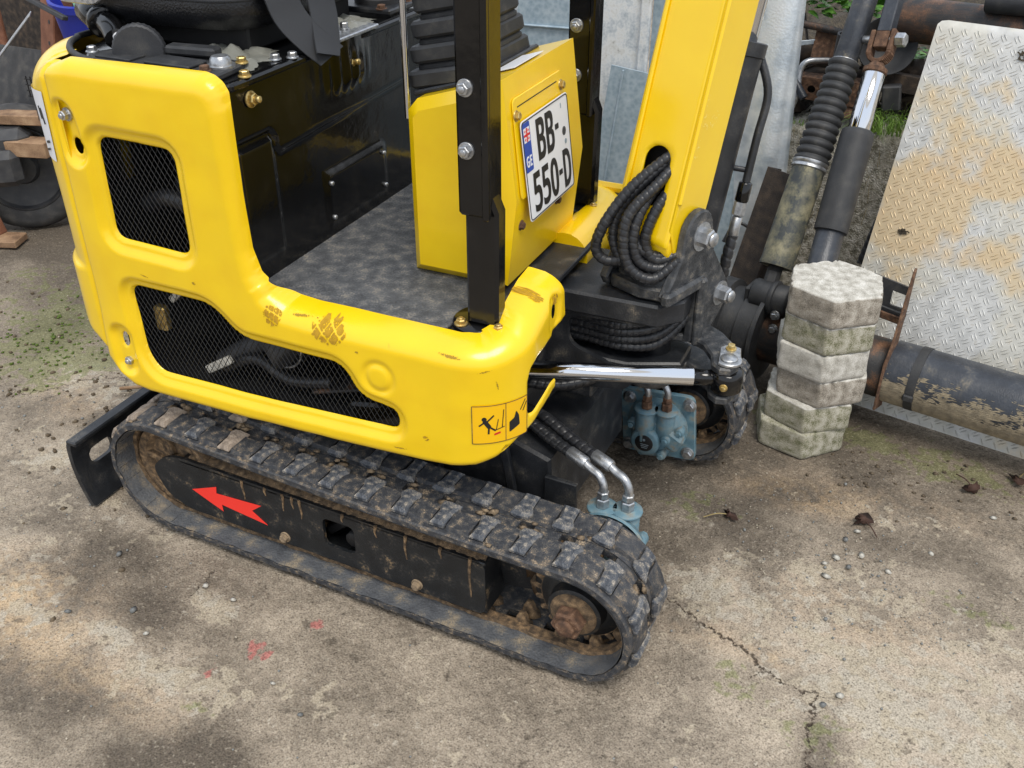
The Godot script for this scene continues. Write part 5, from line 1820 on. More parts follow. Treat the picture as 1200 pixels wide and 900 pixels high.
func build_control_box(ex: Node3D) -> void:
	var z0 := -0.262
	var z1 := -0.628
	var prof := PackedVector2Array([Vector2(0.0, FLOOR + 0.002), Vector2(0.0, 0.962), Vector2(0.02, 0.985), Vector2(0.186, 1.036), Vector2(0.214, 0.822), Vector2(0.196, FLOOR + 0.002)])
	var cb := MB.new()
	cb.prism(prof, Vector3(0, 0, z1), Basis(), z0 - z1, 0.019)
	part("control_box", cb, M.yellow, ex)
	# cover plate and number plate stand on the sloping front
	var top := Vector3(0.186, 1.036, 0)
	var bot := Vector3(0.214, 0.822, 0)
	var dn := (bot - top).normalized()
	var nrm := Vector3(-dn.y, dn.x, 0)
	if nrm.x < 0.0:
		nrm = -nrm
	var q := Basis(Vector3(0, 0, -1), -dn, nrm)
	# in the plate's axes x runs away from the camera, y up
	var org := Vector3(0.186, 1.036, -0.30) + dn * 0.165
	var cv := MB.new()
	cv.prism(rounded(PackedVector2Array([Vector2(-0.004, -0.055), Vector2(0.232, -0.055), Vector2(0.226, 0.125), Vector2(0.004, 0.125)]), 0.012, 4), org + nrm * 0.0005, q, 0.003, 0.001)
	part("cover_plate", cv, M.yellow, ex)
	var sl := MB.new()
	sl.prism(PackedVector2Array([Vector2(0.02, 0.1075), Vector2(0.20, 0.1075), Vector2(0.20, 0.1095), Vector2(0.02, 0.1095)]), org + nrm * 0.0036, q, 0.0004, 0.0)
	part("cover_gap", sl, M.ink, ex)
	for c in [[0.012, 0.095, 0], [0.218, 0.098, 0], [0.014, -0.11, 0], [0.195, -0.125, 0]]:
		var b := MB.new()
		var p: Vector3 = org + q.x * c[0] + q.y * c[1]
		if c[1] < 0:
			p.x = 0.214 - (0.822 - p.y) * 0.105
			b.bolt(p, Vector3(1, -0.1, 0), 0.0075, 0.008)
		else:
			b.bolt(p + nrm * 0.003, nrm, 0.0075, 0.009)
		part("bolt", b, M.rust if c[1] < 0 else M.brass, ex)
	# number plate, hung a little off the cover at the bottom
	var pb := Basis(Vector3(0, 0, -1), Vector3(-0.128, 1, 0).normalized(), Vector3(1, 0.128, 0).normalized())
	var po := Vector3(0.2205, 0.770, -0.312)
	var pw := 0.218
	var ph := 0.186
	var np := MB.new()
	np.prism(rounded(PackedVector2Array([Vector2(0, 0), Vector2(pw, 0.0), Vector2(pw, ph), Vector2(0, ph)]), 0.010, 4), po + pb.z * 0.008, pb, 0.0016, 0.0005)
	var plate := part("number_plate", np, M.white, ex)
	plate.set_meta("label", "white two-line number plate BB- 550-D with blue GE strip")
	var sub := func(called: String, mb: MB, m: Material) -> void:
		var o := MeshInstance3D.new()
		o.mesh = mb.mesh(m)
		o.name = numbered(called, plate)
		plate.add_child(o)
		o.position = -base_of(ex)
	var zt := po + pb.z * 0.0097
	var fr := MB.new()
	var rim := rounded(PackedVector2Array([Vector2(0.003, 0.003), Vector2(pw - 0.003, 0.003), Vector2(pw - 0.003, ph - 0.003), Vector2(0.003, ph - 0.003)]), 0.009, 4)
	var rp := PackedVector3Array()
	for p in rim:
		rp.append(zt + pb.x * p.x + pb.y * p.y)
	rp.append(rp[0])
	fr.tube(rp, 0.0012, 6, false)
	sub.call("plate_rim", fr, M.ink)
	var bl := MB.new()
	bl.prism(rounded(PackedVector2Array([Vector2(0.0045, 0.092), Vector2(0.036, 0.092), Vector2(0.036, ph - 0.005), Vector2(0.0045, ph - 0.005)]), 0.004, 3), zt, pb, 0.0004, 0.0)
	sub.call("country_strip", bl, M.blue)
	var fx := 0.0075
	var fy := 0.146
	var fw := 0.025
	var fh := 0.026
	var fg := MB.new()
	fg.prism(PackedVector2Array([Vector2(fx, fy), Vector2(fx + fw, fy), Vector2(fx + fw, fy + fh), Vector2(fx, fy + fh)]), zt + pb.z * 0.0005, pb, 0.0003, 0.0)
	sub.call("flag", fg, M.white)
	var cr := MB.new()
	var plus := func(c: Vector2, l: float, w: float) -> void:
		cr.box(zt + pb.z * 0.0010 + pb.x * c.x + pb.y * c.y, Vector3(l, w, 0.0003), 0.0, pb)
		cr.box(zt + pb.z * 0.0012 + pb.x * c.x + pb.y * c.y, Vector3(w, l, 0.0003), 0.0, pb)
	plus.call(Vector2(fx + fw * 0.5, fy + fh * 0.5), 0.025, 0.0045)
	for sx in [-1, 1]:
		for sy in [-1, 1]:
			plus.call(Vector2(fx + fw * (0.5 + 0.28 * sx), fy + fh * (0.5 + 0.28 * sy)), 0.0052, 0.0018)
	sub.call("flag_cross", cr, M.redink)
	var seal := MB.new()
	seal.cyl(zt + pb.x * 0.188 + pb.y * 0.118, zt + pb.x * 0.188 + pb.y * 0.118 + pb.z * 0.0006, 0.0085, 20, 0.0)
	sub.call("plate_seal", seal, M.greyblack)
	var s2 := MB.new()
	s2.cyl(zt + pb.x * 0.192 + pb.y * 0.097, zt + pb.x * 0.192 + pb.y * 0.097 + pb.z * 0.0006, 0.005, 16, 0.0)
	s2.box(zt + pb.x * 0.182 + pb.y * 0.168, Vector3(0.004, 0.009, 0.0006), 0.0, pb)
	sub.call("plate_hologram", s2, M.galvdull)
	var text := func(s: String, x: float, y: float, w: float, h: float, m: Material) -> void:
		var tm := TextMesh.new()
		var f := SystemFont.new()
		f.font_names = PackedStringArray(["Droid Sans"])
		f.font_weight = 700
		tm.font = f
		tm.text = s
		tm.font_size = 64
		tm.pixel_size = 0.01
		tm.depth = 0.02
		tm.horizontal_alignment = HORIZONTAL_ALIGNMENT_LEFT
		var bb := tm.get_aabb()
		var o := MeshInstance3D.new()
		o.mesh = tm
		o.material_override = m
		o.name = numbered("plate_character", plate)
		plate.add_child(o)
		var sx := w / bb.size.x
		var sy := h / bb.size.y
		var b3 := Basis(pb.x * sx, pb.y * sy, pb.z * 0.03)
		o.transform = Transform3D(b3, zt + pb.x * x + pb.y * y + pb.z * 0.0006 - b3 * Vector3(bb.position.x, bb.position.y, 0) - base_of(ex))
	for c in [["B", 0.062, 0.098, 0.036, 0.076], ["B", 0.104, 0.098, 0.036, 0.076], ["-", 0.147, 0.131, 0.016, 0.010], ["5", 0.026, 0.010, 0.035, 0.074], ["5", 0.066, 0.010, 0.035, 0.074], ["0", 0.106, 0.010, 0.036, 0.074], ["-", 0.147, 0.042, 0.016, 0.010], ["D", 0.170, 0.010, 0.036, 0.074]]:
		text.call(c[0], c[1], c[2], c[3], c[4], M.ink)
	text.call("GE", 0.0085, 0.101, 0.023, 0.020, M.white)

	# joystick boot on top of the box
	var jb := MB.new()
	var tilt := Basis(Vector3(0, 0, 1), 0.22)
	for k in 7:
		var sc := 1.0 - 0.062 * k
		for e in [[0.0, 1.0, 0.030], [0.026, 0.87, 0.016]]:
			var ww: float = sc * e[1]
			var sec := rounded(PackedVector2Array([Vector2(-0.065, -0.138) * ww, Vector2(0.065, -0.138) * ww, Vector2(0.065, 0.138) * ww, Vector2(-0.065, 0.138) * ww]), 0.02, 3)
			jb.prism(sec, Vector3(0.046 - 0.004 * k, 1.0 + 0.041 * k + e[0], -0.452), tilt * Basis(Vector3(1, 0, 0), Vector3(0, 0, -1), Vector3(0, 1, 0)), e[2], 0.005)
	part("joystick_boot", jb, M.boot, ex)
	var jf := MB.new()
	jf.box(Vector3(0.058, 1.000, -0.452), Vector3(0.13, 0.010, 0.285), 0.003, Basis(Vector3(0, 0, 1), 0.28))
	part("boot_flange", jf, M.black, ex)
	var lb := MB.new()
	lb.box(Vector3(0.150, 1.0285, -0.43), Vector3(0.045, 0.001, 0.13), 0.0, Basis(Vector3(0, 0, 1), 0.3))
	part("instruction_label", lb, M.white, ex)
	var sr := MB.new()
	sr.tube(PackedVector3Array([Vector3(-0.012, 0.94, -0.30), Vector3(-0.018, 1.05, -0.31), Vector3(-0.026, 1.40, -0.33)]), 0.006, 10)
	part("lever_stem", sr, M.chrome, ex)

func build_posts(ex: Node3D) -> void:
	for s in 2:
		var z: float = [-0.127, -0.715][s]
		var x: float = [0.222, 0.176][s]
		var base := MB.new()
		base.lathe(Vector3(x - 0.010 * (1 - s), FLOOR - 0.004, z - 0.010 * (1 - s)), Vector3.UP, [Vector2(0, 0), Vector2(0.052, 0), Vector2(0.052, 0.009), Vector2(0.049, 0.012), Vector2(0, 0.012)], 28, 0.0, Vector2(1.0, 1.0))
		part("post_base", base, M.gloss, ex)
		var up := MB.new()
		up.box(Vector3(x - 0.004, 1.50, z), Vector3(0.058, 1.28, 0.05), 0.005)
		up.box(Vector3(x + 0.021, 1.50, z + 0.029), Vector3(0.012, 1.28, 0.012), 0.003)
		part("post_upper", up, M.gloss, ex)
		var lo := MB.new()
		lo.prism(PackedVector2Array([Vector2(-0.026, 0.008), Vector2(0.034, 0.008), Vector2(0.036, 0.22), Vector2(0.018, 0.262), Vector2(0.014, 0.40), Vector2(-0.024, 0.40)]), Vector3(x, FLOOR, z - 0.018), Basis(), 0.036, 0.006)
		part("post_lower", lo, M.gloss, ex)
		for y in [1.071, 0.972]:
			var b := MB.new()
			var zz: float = z + 0.025
			var xx := x - 0.014
			if s == 1:
				y -= 0.03
			b.bolt(Vector3(xx, y, zz), Vector3(0, 0, 1), 0.0105, 0.013, 0.003)
			part("bolt", b, M.zinc, ex)
		for a in [0.5, 2.5, 4.1]:
			var b := MB.new()
			b.bolt(Vector3(x + cos(a) * 0.042, FLOOR + 0.008, z + sin(a) * 0.042), Vector3.UP, 0.009, 0.01, 0.003)
			part("bolt", b, M.brass, ex)

# ---------------------------------------------------------------- excavator: swing post, boom, hoses
func build_front(ex: Node3D) -> void:
	var s72 := sin(deg_to_rad(72.0))
	var c72 := cos(deg_to_rad(72.0))
	var A := Vector3(s72, 0, c72)
	var B := Vector3(c72, 0, -s72)
	var Q := Basis(B, Vector3.UP, A)
	var S := Vector3(0.42, 0, -0.48)
	# swing post: two thick plates with a slotted web between
	var tw := MB.new()
	tw.prism(PackedVector2Array([Vector2(0.10, 0.385), Vector2(0.46, 0.395), Vector2(0.50, 0.44), Vector2(0.50, 0.54), Vector2(0.47, 0.60), Vector2(0.10, 0.62)]), Vector3(0, 0.560, 0), Basis(Vector3(1, 0, 0), Vector3(0, 0, -1), Vector3(0, 1, 0)), 0.048, 0.005)
	tw.prism(PackedVector2Array([Vector2(0.10, 0.405), Vector2(0.40, 0.415), Vector2(0.50, 0.46), Vector2(0.50, 0.54), Vector2(0.40, 0.60), Vector2(0.10, 0.62)]), Vector3(0, 0.435, 0), Basis(Vector3(1, 0, 0), Vector3(0, 0, -1), Vector3(0, 1, 0)), 0.022, 0.004)
	tw.box(Vector3(0.2, 0.40, -0.52), Vector3(0.26, 0.09, 0.22), 0.005)
	tw.box(Vector3(0.16, 0.515, -0.60), Vector3(0.5, 0.13, 0.012), 0.002)
	tw.cyl(Vector3(0.43, 0.44, -0.50), Vector3(0.43, 0.62, -0.50), 0.035, 24, 0.003)
	part("swing_post", tw, M.black, ex)
	var web := MB.new()
	var slot := rounded(PackedVector2Array([Vector2(0.274, 0.480), Vector2(0.274, 0.548), Vector2(0.60, 0.562), Vector2(0.60, 0.435), Vector2(0.41, 0.438)]), 0.028, 6)
	var wp := PackedVector2Array([Vector2(0.15, 0.36), Vector2(0.15, 0.575), Vector2(0.44, 0.575), Vector2(0.44, 0.44), Vector2(0.40, 0.40)])
	web.sheet(Rect2(0.14, 0.35, 0.31, 0.235), 0.006, func(u: float, v: float) -> Vector2:
		var p := Vector2(u, v)
		return Vector2(maxf(pdist(p, wp), -pdist(p, slot)), 0), func(u: float, v: float, _d: float, _r: float) -> Vector3: return Vector3(u, v, -0.404), false, 0.012)
	part("slotted_web", web, M.black, ex)
	# dark gap plate between house and post
	var gp := MB.new()
	gp.box(Vector3(0.20, 0.53, -0.40), Vector3(0.06, 0.2, 0.26), 0.003)
	part("house_front_plate", gp, M.black, ex)
	# hoses running out through the slot
	for k in 4:
		var h := MB.new()
		var y := 0.538 - 0.018 * k
		var z := -0.428 - 0.004 * k
		hose(h, [Vector3(0.20, y - 0.004, z), Vector3(0.30, y, z), Vector3(0.38, y + 0.004, z + 0.012), Vector3(0.445, y + 0.022 - 0.004 * k, z - 0.01), Vector3(0.485, y + 0.05, z - 0.05), Vector3(0.50, y + 0.10, z - 0.10)], 0.0105, 0.012, 0.13)
		part("hydraulic_hose", h, M.hose, ex)
	for k in 3:
		var h := MB.new()
		hose(h, [Vector3(0.18, 0.41 - 0.014 * k, -0.33 - 0.02 * k), Vector3(0.28, 0.405 - 0.012 * k, -0.36 - 0.02 * k), Vector3(0.37, 0.415 - 0.012 * k, -0.44 - 0.02 * k)], 0.011, 0.016, 0.16)
		part("hydraulic_hose", h, M.hose, ex)

	# swing bracket
	var P := func(a: float, y: float, b: float) -> Vector3: return S + A * a + B * b + Vector3(0, y, 0)
	var tp := MB.new()
	tp.prism(PackedVector2Array([Vector2(-0.085, 0.06), Vector2(-0.085, -0.03), Vector2(-0.05, -0.066), Vector2(0.02, -0.073), Vector2(0.082, -0.05), Vector2(0.082, 0.06)]), S + Vector3(0, 0.612, 0), Basis(A, B, A.cross(B)), 0.026, 0.004)
	tp.box(P.call(0.0, 0.56, 0.07), Vector3(0.14, 0.16, 0.02), 0.003, Basis(A, Vector3.UP, -B))
	part("bracket_top_plate", tp, M.worn, ex)
	var pin := MB.new()
	pin.lathe(P.call(-0.035, 0.638, -0.02), Vector3.UP, [Vector2(0, 0), Vector2(0.028, 0), Vector2(0.028, 0.008), Vector2(0.022, 0.010), Vector2(0.021, 0.016), Vector2(0, 0.016)], 20)
	part("swing_pin", pin, M.worn, ex)
	# the pair of ear plates that carry the boom
	var ear := PackedVector2Array()
	for k in 9:
		var g := deg_to_rad(170.0 - 150.0 * k / 8)
		ear.append(Vector2(0.030 + cos(g) * 0.047, 0.732 + sin(g) * 0.047))
	ear.append_array(PackedVector2Array([Vector2(0.092, 0.68), Vector2(0.150, 0.60), Vector2(0.160, 0.57), Vector2(0.154, 0.54), Vector2(0.135, 0.515), Vector2(0.10, 0.492), Vector2(0.035, 0.492), Vector2(0.040, 0.60), Vector2(0.024, 0.615), Vector2(0.0, 0.612), Vector2(-0.06, 0.612), Vector2(-0.07, 0.63), Vector2(-0.045, 0.665), Vector2(-0.022, 0.70)]))
	for s in [0.060, -0.080]:
		var em := MB.new()
		em.prism(ear, S + A * s, Q, 0.020, 0.004)
		part("bracket_ear", em, M.worn, ex)
	var arch := MB.new()
	arch.box(P.call(0.080, 0.627, -0.015), Vector3(0.022, 0.028, 0.12), 0.006, Basis(A, Vector3.UP, -B))
	arch.box(P.call(0.086, 0.560, 0.048), Vector3(0.016, 0.15, 0.026), 0.006, Basis(A, Vector3.UP, -B))
	part("weld_rib", arch, M.worn, ex)
	for q in [[0.036, 0.725, 0.020], [0.130, 0.570, 0.018]]:
		var n := MB.new()
		n.lathe(P.call(0.078, q[1], q[0]), A, [Vector2(0, 0), Vector2(q[2] * 1.45, 0), Vector2(q[2] * 1.45, 0.004), Vector2(0, 0.004)], 20)
		n.ngon(P.call(0.082, q[1], q[0]), P.call(0.104, q[1], q[0]), q[2] * 0.95, 6, 0.003, 0.3)
		n.cyl(P.call(0.102, q[1], q[0]), P.call(0.111, q[1], q[0]), q[2] * 0.72, 18, 0.003)
		part("pivot_nut", n, M.zinc, ex)
	# lower plate with the swing lug
	var lp := MB.new()
	var lugp := PackedVector2Array([Vector2(-0.075, 0.02), Vector2(-0.07, 0.10), Vector2(0.0, 0.125), Vector2(0.065, 0.118), Vector2(0.115, 0.104), Vector2(0.158, 0.078), Vector2(0.192, 0.044), Vector2(0.208, 0.012), Vector2(0.206, -0.014), Vector2(0.188, -0.026), Vector2(0.166, -0.018), Vector2(0.146, 0.010), Vector2(0.112, 0.036), Vector2(0.070, 0.044), Vector2(0.03, 0.02), Vector2(-0.03, -0.02)])
	lp.prism(lugp, S + Vector3(0, 0.484, 0), Basis(A, B, A.cross(B)), 0.018, 0.004)
	lp.prism(lugp, S + Vector3(0, 0.418, 0), Basis(A, B, A.cross(B)), 0.018, 0.004)
	part("swing_lug", lp, M.worn, ex)
	var drum := MB.new()
	drum.lathe(P.call(0.0, 0.385, 0.02), Vector3.UP, [Vector2(0, 0), Vector2(0.05, 0), Vector2(0.06, 0.015), Vector2(0.062, 0.03), Vector2(0, 0.03)], 30)
	part("pivot_boss", drum, M.worn, ex)
	var rc := Vector3(0.601, 0.452, -0.428)
	var re := MB.new()
	re.cyl(rc - Vector3(0, 0.011, 0), rc + Vector3(0, 0.035, 0), 0.032, 28, 0.004)
	part("rod_eye", re, M.gloss, ex)
	var gn := MB.new()
	gn.bolt(rc + A * 0.012 + Vector3(0, 0.010, 0) - B * 0.029, A * 0.3 - B, 0.006, 0.008)
	part("grease_nipple", gn, M.brass, ex)
	var lk := MB.new()
	var lkp := PackedVector2Array()
	for k in 9:
		var g := deg_to_rad(-110.0 + 170.0 * k / 8)
		lkp.append(Vector2(cos(g) * 0.026, sin(g) * 0.026))
	lkp.append_array(PackedVector2Array([Vector2(-0.005, 0.052), Vector2(-0.03, 0.052), Vector2(-0.038, 0.03)]))
	lk.prism(lkp, Vector3(rc.x, 0.503, rc.z), Basis(A, B, A.cross(B)), 0.007, 0.0015)
	lk.cyl(Vector3(rc.x, 0.509, rc.z), Vector3(rc.x, 0.514, rc.z), 0.017, 20, 0.002)
	part("pin_lock_plate", lk, M.zinc, ex)
	var lb := MB.new()
	lb.bolt(Vector3(rc.x, 0.510, rc.z) + A * -0.018 + B * 0.036, Vector3.UP, 0.008, 0.010)
	part("bolt", lb, M.brass, ex)
	# swing cylinder rod
	var start := Vector3(0.20, 0.480, -0.262)
	var tipd := (Vector3(rc.x, rc.y + 0.014, rc.z) - start)
	var ln := tipd.length()
	tipd = tipd.normalized()
	var rod := MB.new()
	rod.cyl(start, start + tipd * (ln - 0.065), 0.0178, 28, 0.001)
	part("swing_cylinder_rod", rod, M.chrome, ex)
	var col := MB.new()
	col.cyl(start + tipd * (ln - 0.066), start + tipd * (ln - 0.02), 0.016, 24, 0.003)
	part("rod_collar", col, M.gloss, ex)
	# hanging guard plate beside the slot hoses
	var gd := MB.new()
	gd.prism(rounded(PackedVector2Array([Vector2(0.0, 0.47), Vector2(0.045, 0.49), Vector2(0.055, 0.60), Vector2(0.0, 0.61)]), 0.02, 5), P.call(0.02, 0, -0.005), Q, 0.008, 0.002)
	part("hose_guard", gd, M.black, ex)

	# boom
	var lean := Vector2(0.109, 0.385).normalized()      # rise of the back face in (b, y)
	var bq := Q
	var bm := MB.new()
	var b0 := Vector2(-0.040, 0.752)
	var len := 1.35
	var dep := Vector2(lean.y, -lean.x)
	var side := PackedVector2Array([b0, b0 + lean * len, b0 + lean * len + dep * 0.105, b0 + lean * 0.06 + dep * 0.108, b0 + Vector2(0.085, -0.075), b0 + Vector2(0.02, -0.06)])
	var hole := PackedVector2Array()
	for k in 20:
		var g := TAU * k / 20
		hole.append(Vector2(-0.006 + cos(g) * 0.028 , 0.088 + sin(g) * 0.028 + (0.030 if sin(g) > 0.0 else -0.026)))
	var bl := Vector3(lean.x * B.x, lean.y, lean.x * B.z)
	var org := S + B * b0.x + Vector3(0, b0.y, 0)
	# back face with the hose opening
	var back := PackedVector2Array([Vector2(-0.072, -0.022), Vector2(0.0585, -0.035), Vector2(0.0585, len), Vector2(-0.060, len)])
	bm.sheet(Rect2(-0.08, -0.055, 0.15, len + 0.06), 0.0075, func(u: float, v: float) -> Vector2:
		var p := Vector2(u, v)
		return Vector2(maxf(pdist(p, back), -pdist(p, hole)), 0.004), func(u: float, v: float, d: float, r: float) -> Vector3: return org + A * u + bl * v + (B * lean.y - Vector3(0, lean.x, 0)) * fold(d, r), false, 0.008)
	# right and left sides, underside
	bm.prism(side, S + A * 0.052, Q, 0.009, 0.003)
	bm.prism(side, S - A * 0.066, Q, 0.009, 0.003)
	var un := org + (B * lean.y - Vector3(0, lean.x, 0)) * 0.10
	bm.box(un + bl * (len * 0.5 + 0.03), Vector3(0.12, len - 0.06, 0.008), 0.002, Basis(A, bl, A.cross(bl)))
	part("boom", bm, M.yellow, ex)
	var bi := MB.new()
	bi.box(org + bl * 0.12 + B * 0.045, Vector3(0.11, 0.26, 0.006), 0.0, Basis(A, bl, A.cross(bl)))  # dark plate added behind the opening, its colour stands in for shade
	part("boom_shade_plate", bi, M.dark, ex)
	# strengthening strips along the sides
	var rb := MB.new()
	rb.box(org + A * 0.062 + bl * 0.70 + (B * lean.y - Vector3(0, lean.x, 0)) * 0.004, Vector3(0.008, len - 0.05, 0.010), 0.003, Basis(A, bl, A.cross(bl)))
	rb.box(org - A * 0.058 + bl * 0.70 - (B * lean.y - Vector3(0, lean.x, 0)) * 0.003, Vector3(0.008, len - 0.05, 0.006), 0.002, Basis(A, bl, A.cross(bl)))
	part("boom_weld_seam", rb, M.yellow, ex)
	# worn patch and scratches on the right side of the boom
	var sf := MB.new()
	var fn := noise(171, 60.0, 3)
	for c in [[0.030, 0.965, 0.018, 0.040], [0.058, 0.940, 0.030, 0.018], [0.020, 0.90, 0.012, 0.03]]:
		sf.sheet(Rect2(c[0] - 0.05, c[1] - 0.06, 0.1, 0.12), 0.0018, func(u: float, v: float) -> Vector2:
			var e := Vector2((u - c[0] - (v - c[1]) * 0.28) / c[2], (v - c[1]) / c[3]).length() - 0.9
			return Vector2(maxf(e * 0.5, absf(fn.get_noise_2d(u, v)) - 0.06), 0), func(u: float, v: float, _d: float, _r: float) -> Vector3: return S + A * 0.0616 + B * u + Vector3(0, v, 0))
	part("paint_scuff", sf, M.scuff, ex)
	var tb := MB.new()
	tb.cyl(P.call(-0.095, 0.710, -0.006), P.call(0.055, 0.710, -0.006), 0.032, 28, 0.003)
	part("boom_pivot_tube", tb, M.yellow, ex)
	var bs := MB.new()
	bs.lathe(P.call(0.052, 0.725, 0.036), A, [Vector2(0, 0), Vector2(0.042, 0.0), Vector2(0.042, 0.008), Vector2(0, 0.008)], 24)
	part("pivot_washer", bs, M.rustpaint, ex)
	# hose bundle from the bracket into the boom opening
	var runs := [
		[Vector3(0.457, 0.890, -0.500), Vector3(0.421, 0.864, -0.475), Vector3(0.374, 0.815, -0.440), Vector3(0.338, 0.752, -0.410), Vector3(0.325, 0.703, -0.405), Vector3(0.345, 0.678, -0.410), Vector3(0.385, 0.683, -0.420)],
		[Vector3(0.462, 0.881, -0.500), Vector3(0.426, 0.832, -0.450), Vector3(0.387, 0.781, -0.410), Vector3(0.382, 0.726, -0.395), Vector3(0.399, 0.677, -0.395), Vector3(0.441, 0.657, -0.410), Vector3(0.480, 0.691, -0.440)],
		[Vector3(0.454, 0.861, -0.500), Vector3(0.412, 0.808, -0.465), Vector3(0.393, 0.766, -0.430), Vector3(0.400, 0.719, -0.420), Vector3(0.432, 0.695, -0.430), Vector3(0.475, 0.698, -0.455)],
		[Vector3(0.465, 0.846, -0.500), Vector3(0.436, 0.802, -0.452), Vector3(0.419, 0.752, -0.428), Vector3(0.418, 0.714, -0.424), Vector3(0.440, 0.688, -0.430), Vector3(0.483, 0.700, -0.455)],
		[Vector3(0.452, 0.884, -0.500), Vector3(0.404, 0.838, -0.462), Vector3(0.362, 0.782, -0.435), Vector3(0.352, 0.728, -0.425), Vector3(0.372, 0.682, -0.42), Vector3(0.412, 0.668, -0.425), Vector3(0.455, 0.680, -0.45)],
		[Vector3(0.458, 0.868, -0.500), Vector3(0.418, 0.818, -0.455), Vector3(0.400, 0.772, -0.422), Vector3(0.397, 0.722, -0.408), Vector3(0.414, 0.684, -0.412), Vector3(0.452, 0.674, -0.43), Vector3(0.484, 0.700, -0.455)],
		[Vector3(0.449, 0.879, -0.500), Vector3(0.387, 0.800, -0.475), Vector3(0.348, 0.742, -0.460), Vector3(0.342, 0.703, -0.455), Vector3(0.370, 0.674, -0.450), Vector3(0.419, 0.673, -0.450)],
	]
	for r in runs:
		var h := MB.new()
		hose(h, r, 0.0108, 0.0115, 0.13)
		part("hydraulic_hose", h, M.hose, ex)
	# boom cylinder on the far side
	var c0: Vector3 = P.call(0.0, 0.57, 0.130)
	var c1: Vector3 = P.call(0.0, 1.035, 0.262)
	var cd := (c1 - c0).normalized()
	var cy := MB.new()
	cy.lathe(c0, cd, [Vector2(0, 0.03), Vector2(0.034, 0.03), Vector2(0.035, 0.035), Vector2(0.035, 0.455), Vector2(0.039, 0.457), Vector2(0.039, 0.482), Vector2(0.036, 0.484), Vector2(0, 0.484)], 28)
	cy.cyl(c0 - A * 0.05, c0 + A * 0.05, 0.034, 24, 0.003)
	part("boom_cylinder", cy, M.black, ex)
	var cr := MB.new()
	cr.cyl(c0 + cd * 0.48, c0 + cd * 1.1, 0.017, 20, 0.001)
	part("boom_cylinder_rod", cr, M.chrome, ex)
	# pipe and fitting beside the cylinder
	var pd := MB.new()
	pd.tube(spline([P.call(0.02, 1.0, 0.285), P.call(0.05, 0.94, 0.275), P.call(0.055, 0.86, 0.245), P.call(0.055, 0.775, 0.225)], 6), 0.0085, 12)
	pd.cyl(P.call(0.0, 0.80, 0.21), P.call(0.055, 0.797, 0.232), 0.006, 10)
	part("cylinder_pipe", pd, M.black, ex)
	var ft := MB.new()
	ft.cyl(P.call(0.055, 0.775, 0.225), P.call(0.055, 0.735, 0.215), 0.014, 16, 0.003)
	part("pipe_union", ft, M.gloss, ex)
	var f2 := MB.new()
	f2.ngon(P.call(0.055, 0.735, 0.215), P.call(0.055, 0.708, 0.208), 0.013, 6, 0.002)
	f2.cyl(P.call(0.055, 0.706, 0.208), P.call(0.055, 0.665, 0.197), 0.011, 14, 0.002)
	part("crimp_sleeve", f2, M.zinc, ex)
	var hh := MB.new()
	hose(hh, [P.call(0.055, 0.668, 0.198), P.call(0.055, 0.62, 0.185), P.call(0.05, 0.56, 0.18), P.call(0.04, 0.5, 0.16)], 0.012, 0.02, 0.2)
	part("hydraulic_hose", hh, M.hose, ex)

func build_excavator() -> void:
	var ex := thing("mini_excavator", "yellow and black mini excavator on rubber tracks filling the middle of the yard", "excavator", Vector3(-0.1, 0, -0.46))
	build_undercarriage(ex)
	build_house(ex)
	build_front(ex)

# ---------------------------------------------------------------- yard: pavers, plate, axle, struts, sheets, scrap
const E := Vector3(0.982, 0, 0.189)
const K := Vector3(0.189, 0, -0.982)

func slab(mb: MB, pts: Array, thick: float, bev := 0.001) -> void:
	# flat plate through world points (planar polygon), thickness away from the camera side
	var o: Vector3 = pts[0]
	var x: Vector3 = (pts[1] - pts[0]).normalized()
	var n: Vector3 = Vector3()
	for i in range(1, pts.size() - 1):
		n += (pts[i] - o).cross(pts[i + 1] - o)
	n = n.normalized()
	if n.z < 0.0:
		n = -n
	x = (x - n * n.dot(x)).normalized()
	var y := n.cross(x)
	var poly := PackedVector2Array()
	for p in pts:
		poly.append(Vector2((p - o).dot(x), (p - o).dot(y)))
	mb.prism(poly, o, Basis(x, y, n), -thick, bev)

